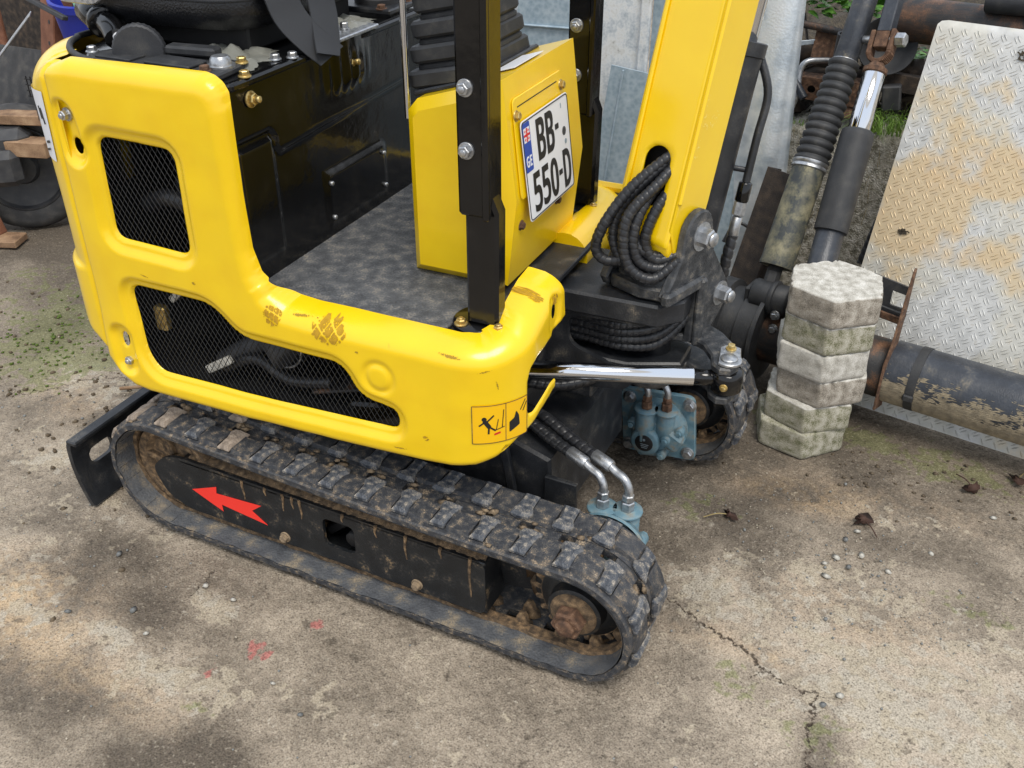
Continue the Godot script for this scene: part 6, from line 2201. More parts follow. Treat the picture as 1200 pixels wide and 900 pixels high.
func paver_mesh(sd: int, m: Material, topm: Material) -> ArrayMesh:
	# rough hexagonal block, worn corners; base at the origin
	var mb := MB.new()
	var f := noise(sd, 9.0, 4)
	var R := 0.121
	var H := 0.0735
	var rows := [[0.0, 0.965], [0.004, 0.992], [0.010, 1.0], [0.022, 1.0], [0.036, 1.0], [0.050, 1.0], [0.064, 1.0], [0.070, 0.996], [0.0725, 0.984], [H, 0.965], [H + 0.001, 0.7], [H + 0.001, 0.45], [H + 0.001, 0.2], [H + 0.001, 0.0]]
	var hex := PackedVector2Array()
	for k in 6:
		hex.append(Vector2(cos(TAU * k / 6.0), sin(TAU * k / 6.0)) * R)
	var outl := rounded(hex, 0.007, 3)
	var ring := PackedVector2Array()
	for i in outl.size():
		var a := outl[i]
		var b := outl[(i + 1) % outl.size()]
		var c := maxi(1, int(a.distance_to(b) / 0.010))
		for k in c:
			ring.append(a.lerp(b, float(k) / c))
	var P := PackedVector3Array()
	var U := PackedVector2Array()
	var I := PackedInt32Array()
	for r in rows:
		for p in ring:
			var q := Vector3(p.x * r[1], r[0], p.y * r[1])
			var w := f.get_noise_3d(q.x * 3.0, q.y * 4.0, q.z * 3.0)
			var v := f.get_noise_3d(q.x * 14.0 + 5.0, q.y * 14.0, q.z * 14.0)
			var out := Vector3(p.x, 0, p.y).normalized()
			var lift := 0.0
			if r[0] >= H:
				lift = v * 0.0009 + w * 0.001
			q += out * (w * 0.0028 + v * 0.0009) * (1.0 if r[1] > 0.5 else r[1]) + Vector3(0, lift, 0)
			# chipped upper arris
			if r[0] > 0.062 and r[1] > 0.9:
				q -= (out * 0.9 + Vector3(0, 0.5, 0)) * maxf(0.0, f.get_noise_3d(p.x * 22.0, 3.0, p.y * 22.0) - 0.04) * 0.014
			P.append(q)
			U.append(Vector2(p.x, r[0]))
	var m2 := ring.size()
	for j in rows.size() - 1:
		for i in m2:
			var a := j * m2 + i
			var b := j * m2 + (i + 1) % m2
			I.append_array(PackedInt32Array([a, b, b + m2, a, b + m2, a + m2]))
	mb.soup(P, I, U, true)
	# the walked-on face is its own surface
	var lid := MB.new()
	var sidem := MB.new()
	for i in range(0, mb.v.size(), 3):
		var top := minf(mb.v[i].y, minf(mb.v[i + 1].y, mb.v[i + 2].y)) > H - 0.006
		for k in 3:
			var w2: MB = lid if top else sidem
			w2.v.append(mb.v[i + k])
			w2.n.append(mb.n[i + k])
			w2.uv.append(mb.uv[i + k])
	var am := sidem.mesh(m)
	var la := lid.mesh(topm).surface_get_arrays(0)
	am.add_surface_from_arrays(Mesh.PRIMITIVE_TRIANGLES, la)
	am.surface_set_material(1, topm)
	return am

func build_yard() -> void:
	build_pavers()
	build_plate()
	build_axle()
	build_struts()
	build_sheets()
	build_wall_and_scrap()

func build_pavers() -> void:
	var labels := ["lowest hexagonal paver of the stack, mossy and set a little forward", "second paver up in the stack, dark and green at its foot", "third paver up in the stack, plain grey concrete", "fourth paver up in the stack, brownish grey with a pale worn edge", "fifth paver up, green with moss just below the top paver", "topmost paver of the hexagonal stack, white on top with dark side stains"]
	var mats := [M.pavermoss, M.pavermoss, M.paverdark, M.paver, M.pavermoss, M.paverdark]
	var off := [Vector2(-0.022, 0.012), Vector2(-0.010, 0.004), Vector2(0.006, -0.004), Vector2(-0.002, 0.004), Vector2(0.004, 0.0), Vector2(0.004, 0.004)]
	var turn := [0.78, 0.60, 0.68, 0.72, 0.62, 0.66]
	for k in 6:
		var o := MeshInstance3D.new()
		o.mesh = paver_mesh(400 + k, mats[k], M.paver if k > 0 else M.pavermoss)
		o.name = numbered("paver_stone", self)
		add_child(o)
		o.position = Vector3(0.720 + off[k].x, 0.0748 * k - 0.002, -1.012 + off[k].y)
		o.rotation.y = turn[k]
		tag(o, labels[k], "paver", "hexagonal pavers stacked by the plate")

func build_plate() -> void:
	# leaning tread plate: x along its foot, y up its face
	var foot := Vector3(0.724, 0.004, -1.212)
	var l := deg_to_rad(23.0)
	var up := Vector3.UP * cos(l) + K * sin(l)
	var out := E.cross(up)
	if out.z < 0.0:
		out = -out
	var q := Basis(E, up, out)
	var w := 0.95
	var h := 1.012
	var root := thing("tread_plate", "large pale checker plate sheet with ochre stains leaning against the wall", "metal sheet", foot)
	# zinc with broad ochre stains of their own shape
	var S := 512
	var a := bytes(501, 0.008, 5, S)
	var b := bytes(502, 0.04, 4, S)
	var stain := PackedByteArray()
	stain.resize(64 * 64)
	for j in 64:
		for i in 64:
			# row 0 is the top edge of the sheet
			var x := i / 63.0 * w
			var y := (1.0 - j / 63.0) * h
			var s := 0.0
			for z in [[0.10, 0.62, 0.16, 0.10, 0.9], [0.30, 0.68, 0.18, 0.09, 1.0], [0.06, 0.50, 0.10, 0.07, 0.8], [0.16, 0.47, 0.16, 0.06, 0.95], [0.36, 0.44, 0.16, 0.05, 0.5], [0.18, 0.86, 0.14, 0.05, 0.6], [0.34, 0.92, 0.14, 0.08, 0.55], [0.5, 0.74, 0.14, 0.10, 0.5], [0.05, 0.8, 0.06, 0.1, 0.35], [0.28, 0.3, 0.1, 0.04, 0.35], [0.7, 0.5, 0.2, 0.2, 0.4]]:
				var dx: float = (x - z[0]) / z[2]
				var dy: float = (y - z[1]) / z[3]
				s += z[4] * exp(-dx * dx - dy * dy)
			s -= 0.8 * exp(-pow((x - 0.30) / 0.07, 2) - pow((y - 0.585) / 0.035, 2))
			stain[j * 64 + i] = int(clampf(s, 0, 1) * 255)
	var si := Image.create_from_data(64, 64, false, Image.FORMAT_L8, stain)
	si.resize(S, S, Image.INTERPOLATE_CUBIC)
	var sb := si.get_data()
	var o := PackedByteArray()
	o.resize(S * S * 3)
	for i in S * S:
		var g := clampi((b[i] - 128) * 60 / 128, -60, 60)
		var r := 194 + g / 3
		var gg := 194 + g / 3
		var bb := 191 + g / 3
		var t := clampi(sb[i] + (a[i] - 128) * 3 / 2 + (b[i] - 128) / 2 - 96, 0, 140)
		r += (208 - r) * t >> 8; gg += (164 - gg) * t >> 8; bb += (100 - bb) * t >> 8
		var t1 := clampi((a[i] - 100) * 2, 0, 70)
		r += (200 - r) * t1 >> 8; gg += (192 - gg) * t1 >> 8; bb += (168 - bb) * t1 >> 8
		var t2 := clampi((b[i] - 200) * 3, 0, 50)
		r += (120 - r) * t2 >> 8; gg += (106 - gg) * t2 >> 8; bb += (84 - bb) * t2 >> 8
		o[i * 3] = clampi(r, 0, 255); o[i * 3 + 1] = clampi(gg, 0, 255); o[i * 3 + 2] = clampi(bb, 0, 255)
	var pm := StandardMaterial3D.new()
	pm.resource_name = "stained_zinc_plate"
	pm.albedo_texture = ImageTexture.create_from_image(Image.create_from_data(S, S, false, Image.FORMAT_RGB8, o))
	pm.roughness = 0.5
	pm.metallic = 0.25
	pm.texture_repeat = true
	# the sheet, slightly bowed, top edge rolled
	var mb := MB.new()
	var pl := rounded(PackedVector2Array([Vector2(0, 0), Vector2(w, 0), Vector2(w, h), Vector2(0.0, h)]), 0.014, 4)
	var put := func(u: float, v: float) -> Vector3:
		return foot + E * u + up * v + out * (0.004 * sin(u * 5.0 + 1.0) * sin(v * 4.0) - 0.010 * smoothstep(h - 0.02, h, v))
	mb.sheet(Rect2(-0.01, -0.01, w + 0.02, h + 0.02), 0.016, func(u: float, v: float) -> Vector2: return Vector2(pdist(Vector2(u, v), pl), 0), func(u: float, v: float, _d: float, _r: float) -> Vector3: return put.call(u, v), false, 0.004)
	for i in mb.uv.size():
		mb.uv[i] = Vector2(mb.uv[i].x / w, 1.0 - mb.uv[i].y / h)
	part("plate_sheet", mb, pm, root)
	# tread bars in pairs, turned pair by pair
	var tb := MB.new()
	var r2 := RandomNumberGenerator.new()
	r2.seed = 9
	var p := 0.0315
	var j := 0
	while (j + 0.5) * p * 0.5 < h - 0.02:
		var i := 0
		while i * p < 0.66:
			var odd := j % 2 == 1
			var c := Vector2((i + (0.75 if odd else 0.25)) * p, (j + 0.5) * p * 0.5)
			var ang := deg_to_rad(33.0) if odd else deg_to_rad(123.0)
			var d := Vector2(cos(ang), sin(ang))
			var nn := d.orthogonal()
			for s in [-1.0, 1.0]:
				var m: Vector2 = c + nn * 0.0040 * s
				if m.x < 0.010 or m.y < 0.010 or m.y > h - 0.022:
					continue
				# flat lens: two ends, two flanks, a ridge
				var e0: Vector3 = put.call(m.x - d.x * 0.0105, m.y - d.y * 0.0105)
				var e1: Vector3 = put.call(m.x + d.x * 0.0105, m.y + d.y * 0.0105)
				var f0: Vector3 = put.call(m.x - nn.x * 0.0023, m.y - nn.y * 0.0023)
				var f1: Vector3 = put.call(m.x + nn.x * 0.0023, m.y + nn.y * 0.0023)
				var t0: Vector3 = put.call(m.x - d.x * 0.007, m.y - d.y * 0.007) + out * 0.0017
				var t1: Vector3 = put.call(m.x + d.x * 0.007, m.y + d.y * 0.007) + out * 0.0017
				var cc := put.call(m.x, m.y) - out * 0.01 as Vector3
				var k0 := tb.uv.size()
				for t in [[e0, f0, t0], [f0, t1, t0], [f0, e1, t1], [e1, f1, t1], [f1, t0, t1], [f1, e0, t0]]:
					tb.ftri(t[0], t[1], t[2], (t[0] + t[1] + t[2]) / 3.0 - cc)
				for k in range(k0, tb.v.size()):
					if k < tb.uv.size():
						tb.uv[k] = Vector2(m.x / w, 1.0 - m.y / h)
			i += 1
		j += 1
	var bars := part("tread_bars", tb, pm, root)
	bars.set_meta("kind", "stuff")
	# lead coloured patch of dirt near the top edge and two drilled holes
	var hm := MB.new()
	for c in [[0.075, 0.30], [0.30, 0.055]]:
		var c0: Vector3 = put.call(c[0], c[1])
		hm.cyl(c0 + out * 0.0003, c0 + out * 0.0008, 0.004, 12, 0.0)
	part("drilled_hole", hm, M.ink, root)
	var dn := noise(505, 30.0, 4)
	for c in [[0.235, 0.952, 0.032, 0.017], [0.075, 0.475, 0.018, 0.009]]:
		var dirt := MB.new()
		dirt.sheet(Rect2(c[0] - 0.05, c[1] - 0.03, 0.1, 0.06), 0.0022, func(u: float, v: float) -> Vector2:
			var e := Vector2((u - c[0]) / c[2], (v - c[1]) / c[3]).length() - 0.75
			return Vector2(e + 0.9 * dn.get_noise_2d(u * 3.0, v * 3.0), 0), func(u: float, v: float, _d: float, _r: float) -> Vector3:
			return put.call(u, v) + out * (0.003 + 0.004 * absf(dn.get_noise_2d(u * 4.0, v * 4.0 + 7.0))))
		part("clinging_dirt", dirt, M.soil, root)

func build_axle() -> void:
	var A0 := Vector3(0.95, 0.165, -1.12)
	var X := func(s: float, y := 0.165, k := 0.0) -> Vector3: return Vector3(A0.x + E.x * s + K.x * k, y, A0.z + E.z * s + K.z * k)
	var root := thing("vehicle_axle", "black axle tube with drum and rusty bracket lying across the foot of the tread plate", "axle", X.call(0.0, 0.0))
	var tb := MB.new()
	tb.lathe(X.call(-0.066), E, [Vector2(0, 0), Vector2(0.081, 0.0), Vector2(0.081, 1.3), Vector2(0, 1.3)], 36)
	part("axle_tube", tb, M.axle, root)
	var t2 := MB.new()
	t2.cyl(X.call(-0.42), X.call(-0.064), 0.077, 32, 0.002)
	part("inner_tube", t2, M.rustpaint, root)
	var dr := MB.new()
	dr.lathe(X.call(-0.40), -E, [Vector2(0, 0), Vector2(0.132, 0.0), Vector2(0.132, 0.012), Vector2(0.118, 0.016), Vector2(0.118, 0.06), Vector2(0.106, 0.064), Vector2(0.106, 0.11), Vector2(0.122, 0.115), Vector2(0.122, 0.20), Vector2(0.10, 0.21), Vector2(0, 0.21)], 40)
	part("brake_drum", dr, M.boot, root)
	# rusty cross plate seen almost edge-on, and a notched bracket
	var pq := Basis(K, Vector3.UP, E)
	var rp := MB.new()
	rp.prism(PackedVector2Array([Vector2(-0.088, 0.09), Vector2(-0.02, 0.07), Vector2(0.02, 0.40), Vector2(0.022, 0.445), Vector2(0.010, 0.44), Vector2(-0.05, 0.26), Vector2(-0.084, 0.22)]), X.call(-0.070, 0.0), pq, 0.006, 0.001)
	part("cross_plate", rp, M.rust, root)
	var nb := MB.new()
	var outer := PackedVector2Array([Vector2(-0.165, 0.312), Vector2(-0.068, 0.300), Vector2(-0.068, 0.385), Vector2(-0.165, 0.400)])
	var notch := PackedVector2Array([Vector2(-0.112, 0.328), Vector2(-0.074, 0.325), Vector2(-0.074, 0.364), Vector2(-0.112, 0.368)])
	nb.sheet(Rect2(-0.17, 0.295, 0.11, 0.11), 0.004, func(u: float, v: float) -> Vector2:
		var p := Vector2(u, v)
		return Vector2(maxf(pdist(p, outer), -pdist(p, notch)), 0), func(u: float, v: float, _d: float, _r: float) -> Vector3: return X.call(u, v, 0.03), false, 0.006)
	nb.bar(X.call(-0.165, 0.312, 0.03), X.call(-0.068, 0.300, 0.03), 0.010, 0.03, K)
	part("notched_bracket", nb, M.greyblack, root)
	var ed := MB.new()
	ed.bar(X.call(-0.168, 0.309, 0.015), X.call(-0.068, 0.298, 0.015), 0.006, 0.02, K)
	part("rusty_edge", ed, M.rust, root)
	# dried mud over the lower half of the tube
	var ms := MB.new()
	var mn := noise(523, 7.0, 5)
	ms.sheet(Rect2(-0.064, -1.7, 0.6, 2.6), 0.007, func(u: float, v: float) -> Vector2:
		var q := mn.get_noise_2d(u * 1.4, v * 0.3) * 0.7 + mn.get_noise_2d(u * 8.0, v * 0.6) * 0.5 + mn.get_noise_2d(u * 38.0, v * 3.0) * 0.55
		return Vector2((v - 0.22 + q) * 0.1, 0), func(u: float, v: float, _d: float, _r: float) -> Vector3:
		var rr := 0.0815 + 0.0012 * mn.get_noise_2d(u * 9.0, v * 3.0 + 5.0)
		return X.call(u, 0.165 + sin(v) * rr, -cos(v) * rr))
	part("dried_mud", ms, M.mudskin, root)
	# band and buckle
	var bd := MB.new()
	bd.lathe(X.call(-0.006), E, [Vector2(0.081, 0.0), Vector2(0.0835, 0.0005), Vector2(0.0835, 0.022), Vector2(0.081, 0.0225)], 40)
	bd.box(X.call(0.005, 0.150, -0.084), Vector3(0.026, 0.018, 0.010), 0.003, Basis(E, Vector3.UP, -K))
	part("clamp_band", bd, M.boot, root)
	# clevis for the strut
	var cl := MB.new()
	cl.cyl(X.call(-0.45, 0.285, -0.02), X.call(-0.35, 0.285, -0.02), 0.040, 24, 0.004)
	cl.cyl(X.call(-0.40, 0.285, -0.02), X.call(-0.385, 0.285, -0.02), 0.047, 24, 0.003)
	part("clevis_eye", cl, M.boot, root)
	for s in [-0.46, -0.335]:
		var cb := MB.new()
		cb.box(X.call(s, 0.23, -0.01), Vector3(0.014, 0.15, 0.07), 0.003, Basis(E, Vector3.UP, -K))
		part("clevis_cheek", cb, M.boot, root)
	for y in [0.255, 0.215]:
		var b := MB.new()
		b.bolt(X.call(-0.37, y, -0.055), -K, 0.010, 0.014)
		part("bolt", b, M.zinc, root)

	# old channel iron behind the drum
	var ci := MB.new()
	var cx := PackedVector2Array([Vector2(0, 0), Vector2(0.10, 0), Vector2(0.10, 0.05), Vector2(0.093, 0.05), Vector2(0.093, 0.007), Vector2(0.007, 0.007), Vector2(0.007, 0.05), Vector2(0, 0.05)])
	var y1 := Vector3(0.16, 1.0, -0.30).normalized()
	var x1 := (Vector3(0.80, 0, 0.6) - y1 * Vector3(0.80, 0, 0.6).dot(y1)).normalized()
	ci.prism(cx, Vector3(0.36, 0.006, -1.33), Basis(x1, x1.cross(y1) * -1.0, y1), 0.55, 0.001)
	lone("channel_iron", ci, M.scrap, "dark rusty channel iron standing upright between the boom and the axle drum", "channel iron", Vector3(0.40, 0.0, -1.33))
	var ba := MB.new()
	ba.bar(Vector3(0.475, 0.004, -1.26), Vector3(0.545, 0.45, -1.42), 0.024, 0.012, E)
	lone("timber_batten", ba, M.wood, "narrow pale batten propped against the dark channel iron", "batten", Vector3(0.475, 0, -1.26))

func build_struts() -> void:
	var a := Vector3(0.545, 0.348, -1.229)
	var b := Vector3(0.568, 0.583, -1.377)
	var c := Vector3(0.596, 0.823, -1.524)
	var d := (c - a).normalized()
	b = a + d * (b - a).dot(d)
	c = a + d * (c - a).dot(d)
	var e := a + d * 0.95
	var s1 := thing("booted_strut", "leaning strut with ribbed black rubber boot and mud-streaked lower tube", "shock absorber", a - Vector3(0, 0.1, 0))
	var m := MB.new()
	m.lathe(a, d, [Vector2(0, 0.012), Vector2(0.034, 0.012), Vector2(0.036, 0.0), Vector2(0.0455, 0.0), Vector2(0.0465, 0.006), Vector2(0.045, 0.02), Vector2(0.043, (b - a).length() - 0.004), Vector2(0.0, (b - a).length())], 32)
	part("lower_tube", m, M.tubemoss, s1)
	m = MB.new()
	m.cyl(a - d * 0.085, a + d * 0.02, 0.020, 18, 0.002)
	m.box(a - d * 0.05, Vector3(0.032, 0.085, 0.04), 0.006, MB.frame(d))
	part("eye_shank", m, M.boot, s1)
	m = MB.new()
	m.lathe(b - d * 0.012, d, [Vector2(0.043, 0), Vector2(0.047, 0.002), Vector2(0.047, 0.008), Vector2(0.044, 0.011), Vector2(0.047, 0.014), Vector2(0.047, 0.021), Vector2(0.043, 0.024)], 32)
	part("boot_clamp", m, M.zinc, s1)
	var bl := (c - b).length()
	var prof := [Vector2(0.043, 0)]
	var cnt := 13
	for k in cnt:
		var y0 := bl * (k + 0.1) / cnt
		var st := bl / cnt
		var r := lerpf(0.047, 0.040, float(k) / cnt)
		prof.append_array([Vector2(r - 0.0055, y0), Vector2(r - 0.001, y0 + st * 0.22), Vector2(r, y0 + st * 0.4), Vector2(r, y0 + st * 0.52), Vector2(r - 0.001, y0 + st * 0.7), Vector2(r - 0.0055, y0 + st * 0.86)])
	m = MB.new()
	m.lathe(b, d, prof, 32)
	part("ribbed_boot", m, M.boot, s1)
	m = MB.new()
	m.lathe(c - d * 0.008, d, [Vector2(0.030, 0), Vector2(0.034, 0.001), Vector2(0.034, 0.009), Vector2(0.030, 0.010)], 24)
	part("boot_clamp", m, M.zinc, s1)
	m = MB.new()
	m.cyl(c - d * 0.03, e, 0.031, 28, 0.002)
	part("upper_tube", m, M.axle, s1)

	var p := Vector3(0.661, 0.383, -1.206)
	var q := Vector3(0.667, 0.687, -1.399)
	var t := Vector3(0.679, 0.822, -1.488)
	var f := (t - p).normalized()
	var lq := (q - p).dot(f)
	var lt := (t - p).dot(f)
	var s2 := thing("chrome_strut", "leaning gas strut with bright chrome rod, black sleeve and rusty fork end", "shock absorber", p - Vector3(0, 0.3, 0))
	m = MB.new()
	m.cyl(p - f * 0.20, p + f * 0.095, 0.036, 28, 0.002)
	part("lower_tube", m, M.axle, s2)
	m = MB.new()
	m.lathe(p + f * 0.09, f, [Vector2(0.036, 0), Vector2(0.043, 0.002), Vector2(0.0435, 0.01), Vector2(0.0425, lq - 0.11), Vector2(0.041, lq - 0.096), Vector2(0.036, lq - 0.092), Vector2(0.028, lq - 0.094)], 32)
	part("sleeve", m, M.boot, s2)
	m = MB.new()
	m.cyl(p + f * (lq - 0.03), p + f * lt, 0.0285, 32, 0.002)
	part("chrome_rod", m, M.chrome, s2)
	m = MB.new()
	m.lathe(p + f * (lt - 0.014), f, [Vector2(0.0285, 0), Vector2(0.031, 0.002), Vector2(0.031, 0.012), Vector2(0.022, 0.018), Vector2(0.016, 0.03), Vector2(0, 0.03)], 24)
	part("rod_collar", m, M.rust, s2)
	var fx := Vector3(0.93, 0, 0.37)
	fx = (fx - f * f.dot(fx)).normalized()
	var fz := fx.cross(f)
	m = MB.new()
	var u := []
	for k in 9:
		var g := PI + PI * k / 8
		u.append(p + f * (lt + 0.042) + fx * cos(g) * 0.026 + f * sin(g) * 0.026)
	var up := [p + f * (lt + 0.095) - fx * 0.026] + u + [p + f * (lt + 0.095) + fx * 0.026]
	var sp := spline(up, 3)
	for k in sp.size() - 1:
		m.bar(sp[k], sp[k + 1] + (sp[k + 1] - sp[k]) * 0.25, 0.034, 0.012, fz, 0.002)
	part("fork", m, M.rust, s2)
	m = MB.new()
	m.cyl(p + f * (lt + 0.075) - fx * 0.055, p + f * (lt + 0.075) + fx * 0.03, 0.010, 14)
	m.ngon(p + f * (lt + 0.075) + fx * 0.034, p + f * (lt + 0.075) + fx * 0.058, 0.018, 6, 0.003)
	part("fork_bolt", m, M.zinc, s2)
	m = MB.new()
	m.bar(p + f * (lt + 0.05), p + f * (lt + 0.10), 0.034, 0.034, fx)
	part("fork_block", m, M.rust, s2)
	m = MB.new()
	m.bar(p + f * (lt + 0.09), p + f * (lt + 0.42), 0.036, 0.036, fx, 0.003)
	part("square_bar", m, M.axle, s2)

func build_sheets() -> void:
	var V := func(x: float, y: float, f := 0.0) -> Vector3: return Vector3(x, y, -1.6 - 0.1 * y + f)
	# folded galvanised sheets leaning in a row behind the machine
	var m := MB.new()
	slab(m, [V.call(-0.98, 0.01, -0.06), V.call(-0.40, 0.01, -0.06), V.call(-0.425, 1.25, -0.06), V.call(-1.0, 1.25, -0.06)], 0.006)
	m.bar(V.call(-0.41, 0.02, -0.05), V.call(-0.43, 1.24, -0.05), 0.02, 0.03, Vector3(0, 0, 1))
	lone("zinc_sheet", m, M.galvwhite, "pale zinc sheet behind the joystick boot, farthest left of the leaning sheets", "metal sheet", V.call(-0.7, 0.0, -0.06), "zinc sheets leaning behind the excavator")
	m = MB.new()
	slab(m, [V.call(-0.41, 0.01), V.call(-0.20, 0.01), V.call(-0.19, 1.25), V.call(-0.42, 1.25)], 0.006)
	m.bar(V.call(-0.415, 0.795, 0.006), V.call(-0.195, 0.800, 0.006), 0.012, 0.006, Vector3(0, 0, 1))
	lone("zinc_sheet", m, M.galvdull, "blue grey zinc sheet with a pale cross fold, left of the far black post", "metal sheet", V.call(-0.3, 0.0), "zinc sheets leaning behind the excavator")
	m = MB.new()
	slab(m, [V.call(-0.18, 0.01, 0.01), V.call(0.03, 0.01, 0.01), V.call(0.005, 1.25, 0.01), V.call(-0.19, 1.25, 0.01)], 0.012)
	m.bar(V.call(0.018, 0.02, 0.02), V.call(-0.004, 1.24, 0.02), 0.02, 0.03, Vector3(0, 0, 1), 0.004)
	lone("zinc_sheet", m, M.galvwhite, "wide bright speckled zinc sheet right of the far black post", "metal sheet", V.call(-0.1, 0.0, 0.01), "zinc sheets leaning behind the excavator")
	m = MB.new()
	slab(m, [V.call(0.025, 0.01, -0.03), V.call(0.075, 0.01, -0.03), V.call(0.060, 1.25, -0.03), V.call(0.0, 1.25, -0.03)], 0.006)
	lone("zinc_strip", m, M.galvdull, "narrow dark zinc strip between the bright sheet and the yellow boom", "metal sheet", V.call(0.05, 0.0, -0.03))
	m = MB.new()
	slab(m, [V.call(0.075, 0.01, -0.01), V.call(0.30, 0.01, -0.01), V.call(0.26, 1.25, -0.01), V.call(0.062, 1.25, -0.01)], 0.006)
	lone("zinc_sheet", m, M.galvwhite, "bright zinc sheet showing only as a sliver beside the top of the boom", "metal sheet", V.call(0.16, 0.0, -0.01), "zinc sheets leaning behind the excavator")
	m = MB.new()
	slab(m, [V.call(-0.135, 0.01, 0.10), V.call(0.20, 0.01, 0.10), V.call(0.13, 0.70, 0.06), V.call(-0.078, 0.722, 0.06)], 0.005)
	m.bar(V.call(-0.088, 0.02, 0.104), V.call(-0.038, 0.712, 0.064), 0.006, 0.006, Vector3(0, 0, 1), 0.002)
	lone("zinc_sheet", m, M.galvdull, "short blue grey zinc sheet with a slanted top in front of the bright one", "metal sheet", V.call(0.0, 0.0, 0.10), "zinc sheets leaning behind the excavator")
	# angled strips by the boom cylinder
	m = MB.new()
	slab(m, [V.call(0.27, 0.01, 0.06), V.call(0.335, 0.01, 0.06), V.call(0.338, 0.95, 0.02), V.call(0.285, 0.95, 0.02)], 0.005)
	slab(m, [V.call(0.337, 0.01, 0.06), V.call(0.385, 0.01, 0.02), V.call(0.385, 0.75, -0.02), V.call(0.340, 0.75, 0.02)], 0.005)
	lone("angle_strip", m, M.galvdull, "folded grey zinc angle strip leaning beside the black boom cylinder", "metal strip", V.call(0.3, 0.0, 0.05))
	# heavy rolled beam
	m = MB.new()
	var sec := []
	for k in 13:
		var g := PI * k / 12
		sec.append(Vector2(-cos(g) * 0.075, pow(sin(g), 0.7) * 0.045))
	var P := PackedVector3Array()
	var U := PackedVector2Array()
	var I := PackedInt32Array()
	for j in 20:
		var y := 0.01 + 1.15 * j / 19.0
		for k in sec.size():
			P.append(V.call(0.425 - 0.062 * y + sec[k].x * (1.0 + 0.12 * y), y, 0.015 + sec[k].y))
			U.append(Vector2(k, y))
	for j in 19:
		for k in sec.size() - 1:
			var a := j * sec.size() + k
			I.append_array(PackedInt32Array([a, a + 1, a + 1 + sec.size(), a, a + 1 + sec.size(), a + sec.size()]))
	m.soup(P, I, U, false, 0.004, PackedInt32Array())
	lone("guard_rail", m, M.galv, "shiny rounded zinc guard rail beam standing right of the yellow boom", "guard rail", V.call(0.42, 0.0, 0.02))
	m = MB.new()
	m.tube(spline([V.call(0.34, 0.27, 0.12), V.call(0.37, 0.33, 0.11), V.call(0.43, 0.30, 0.11), V.call(0.44, 0.22, 0.11), V.call(0.41, 0.12, 0.11)], 8), 0.005, 8)
	lone("loose_cable", m, M.hose, "thin black cable looped in front of the guard rail foot", "cable", V.call(0.41, 0.1, 0.11))

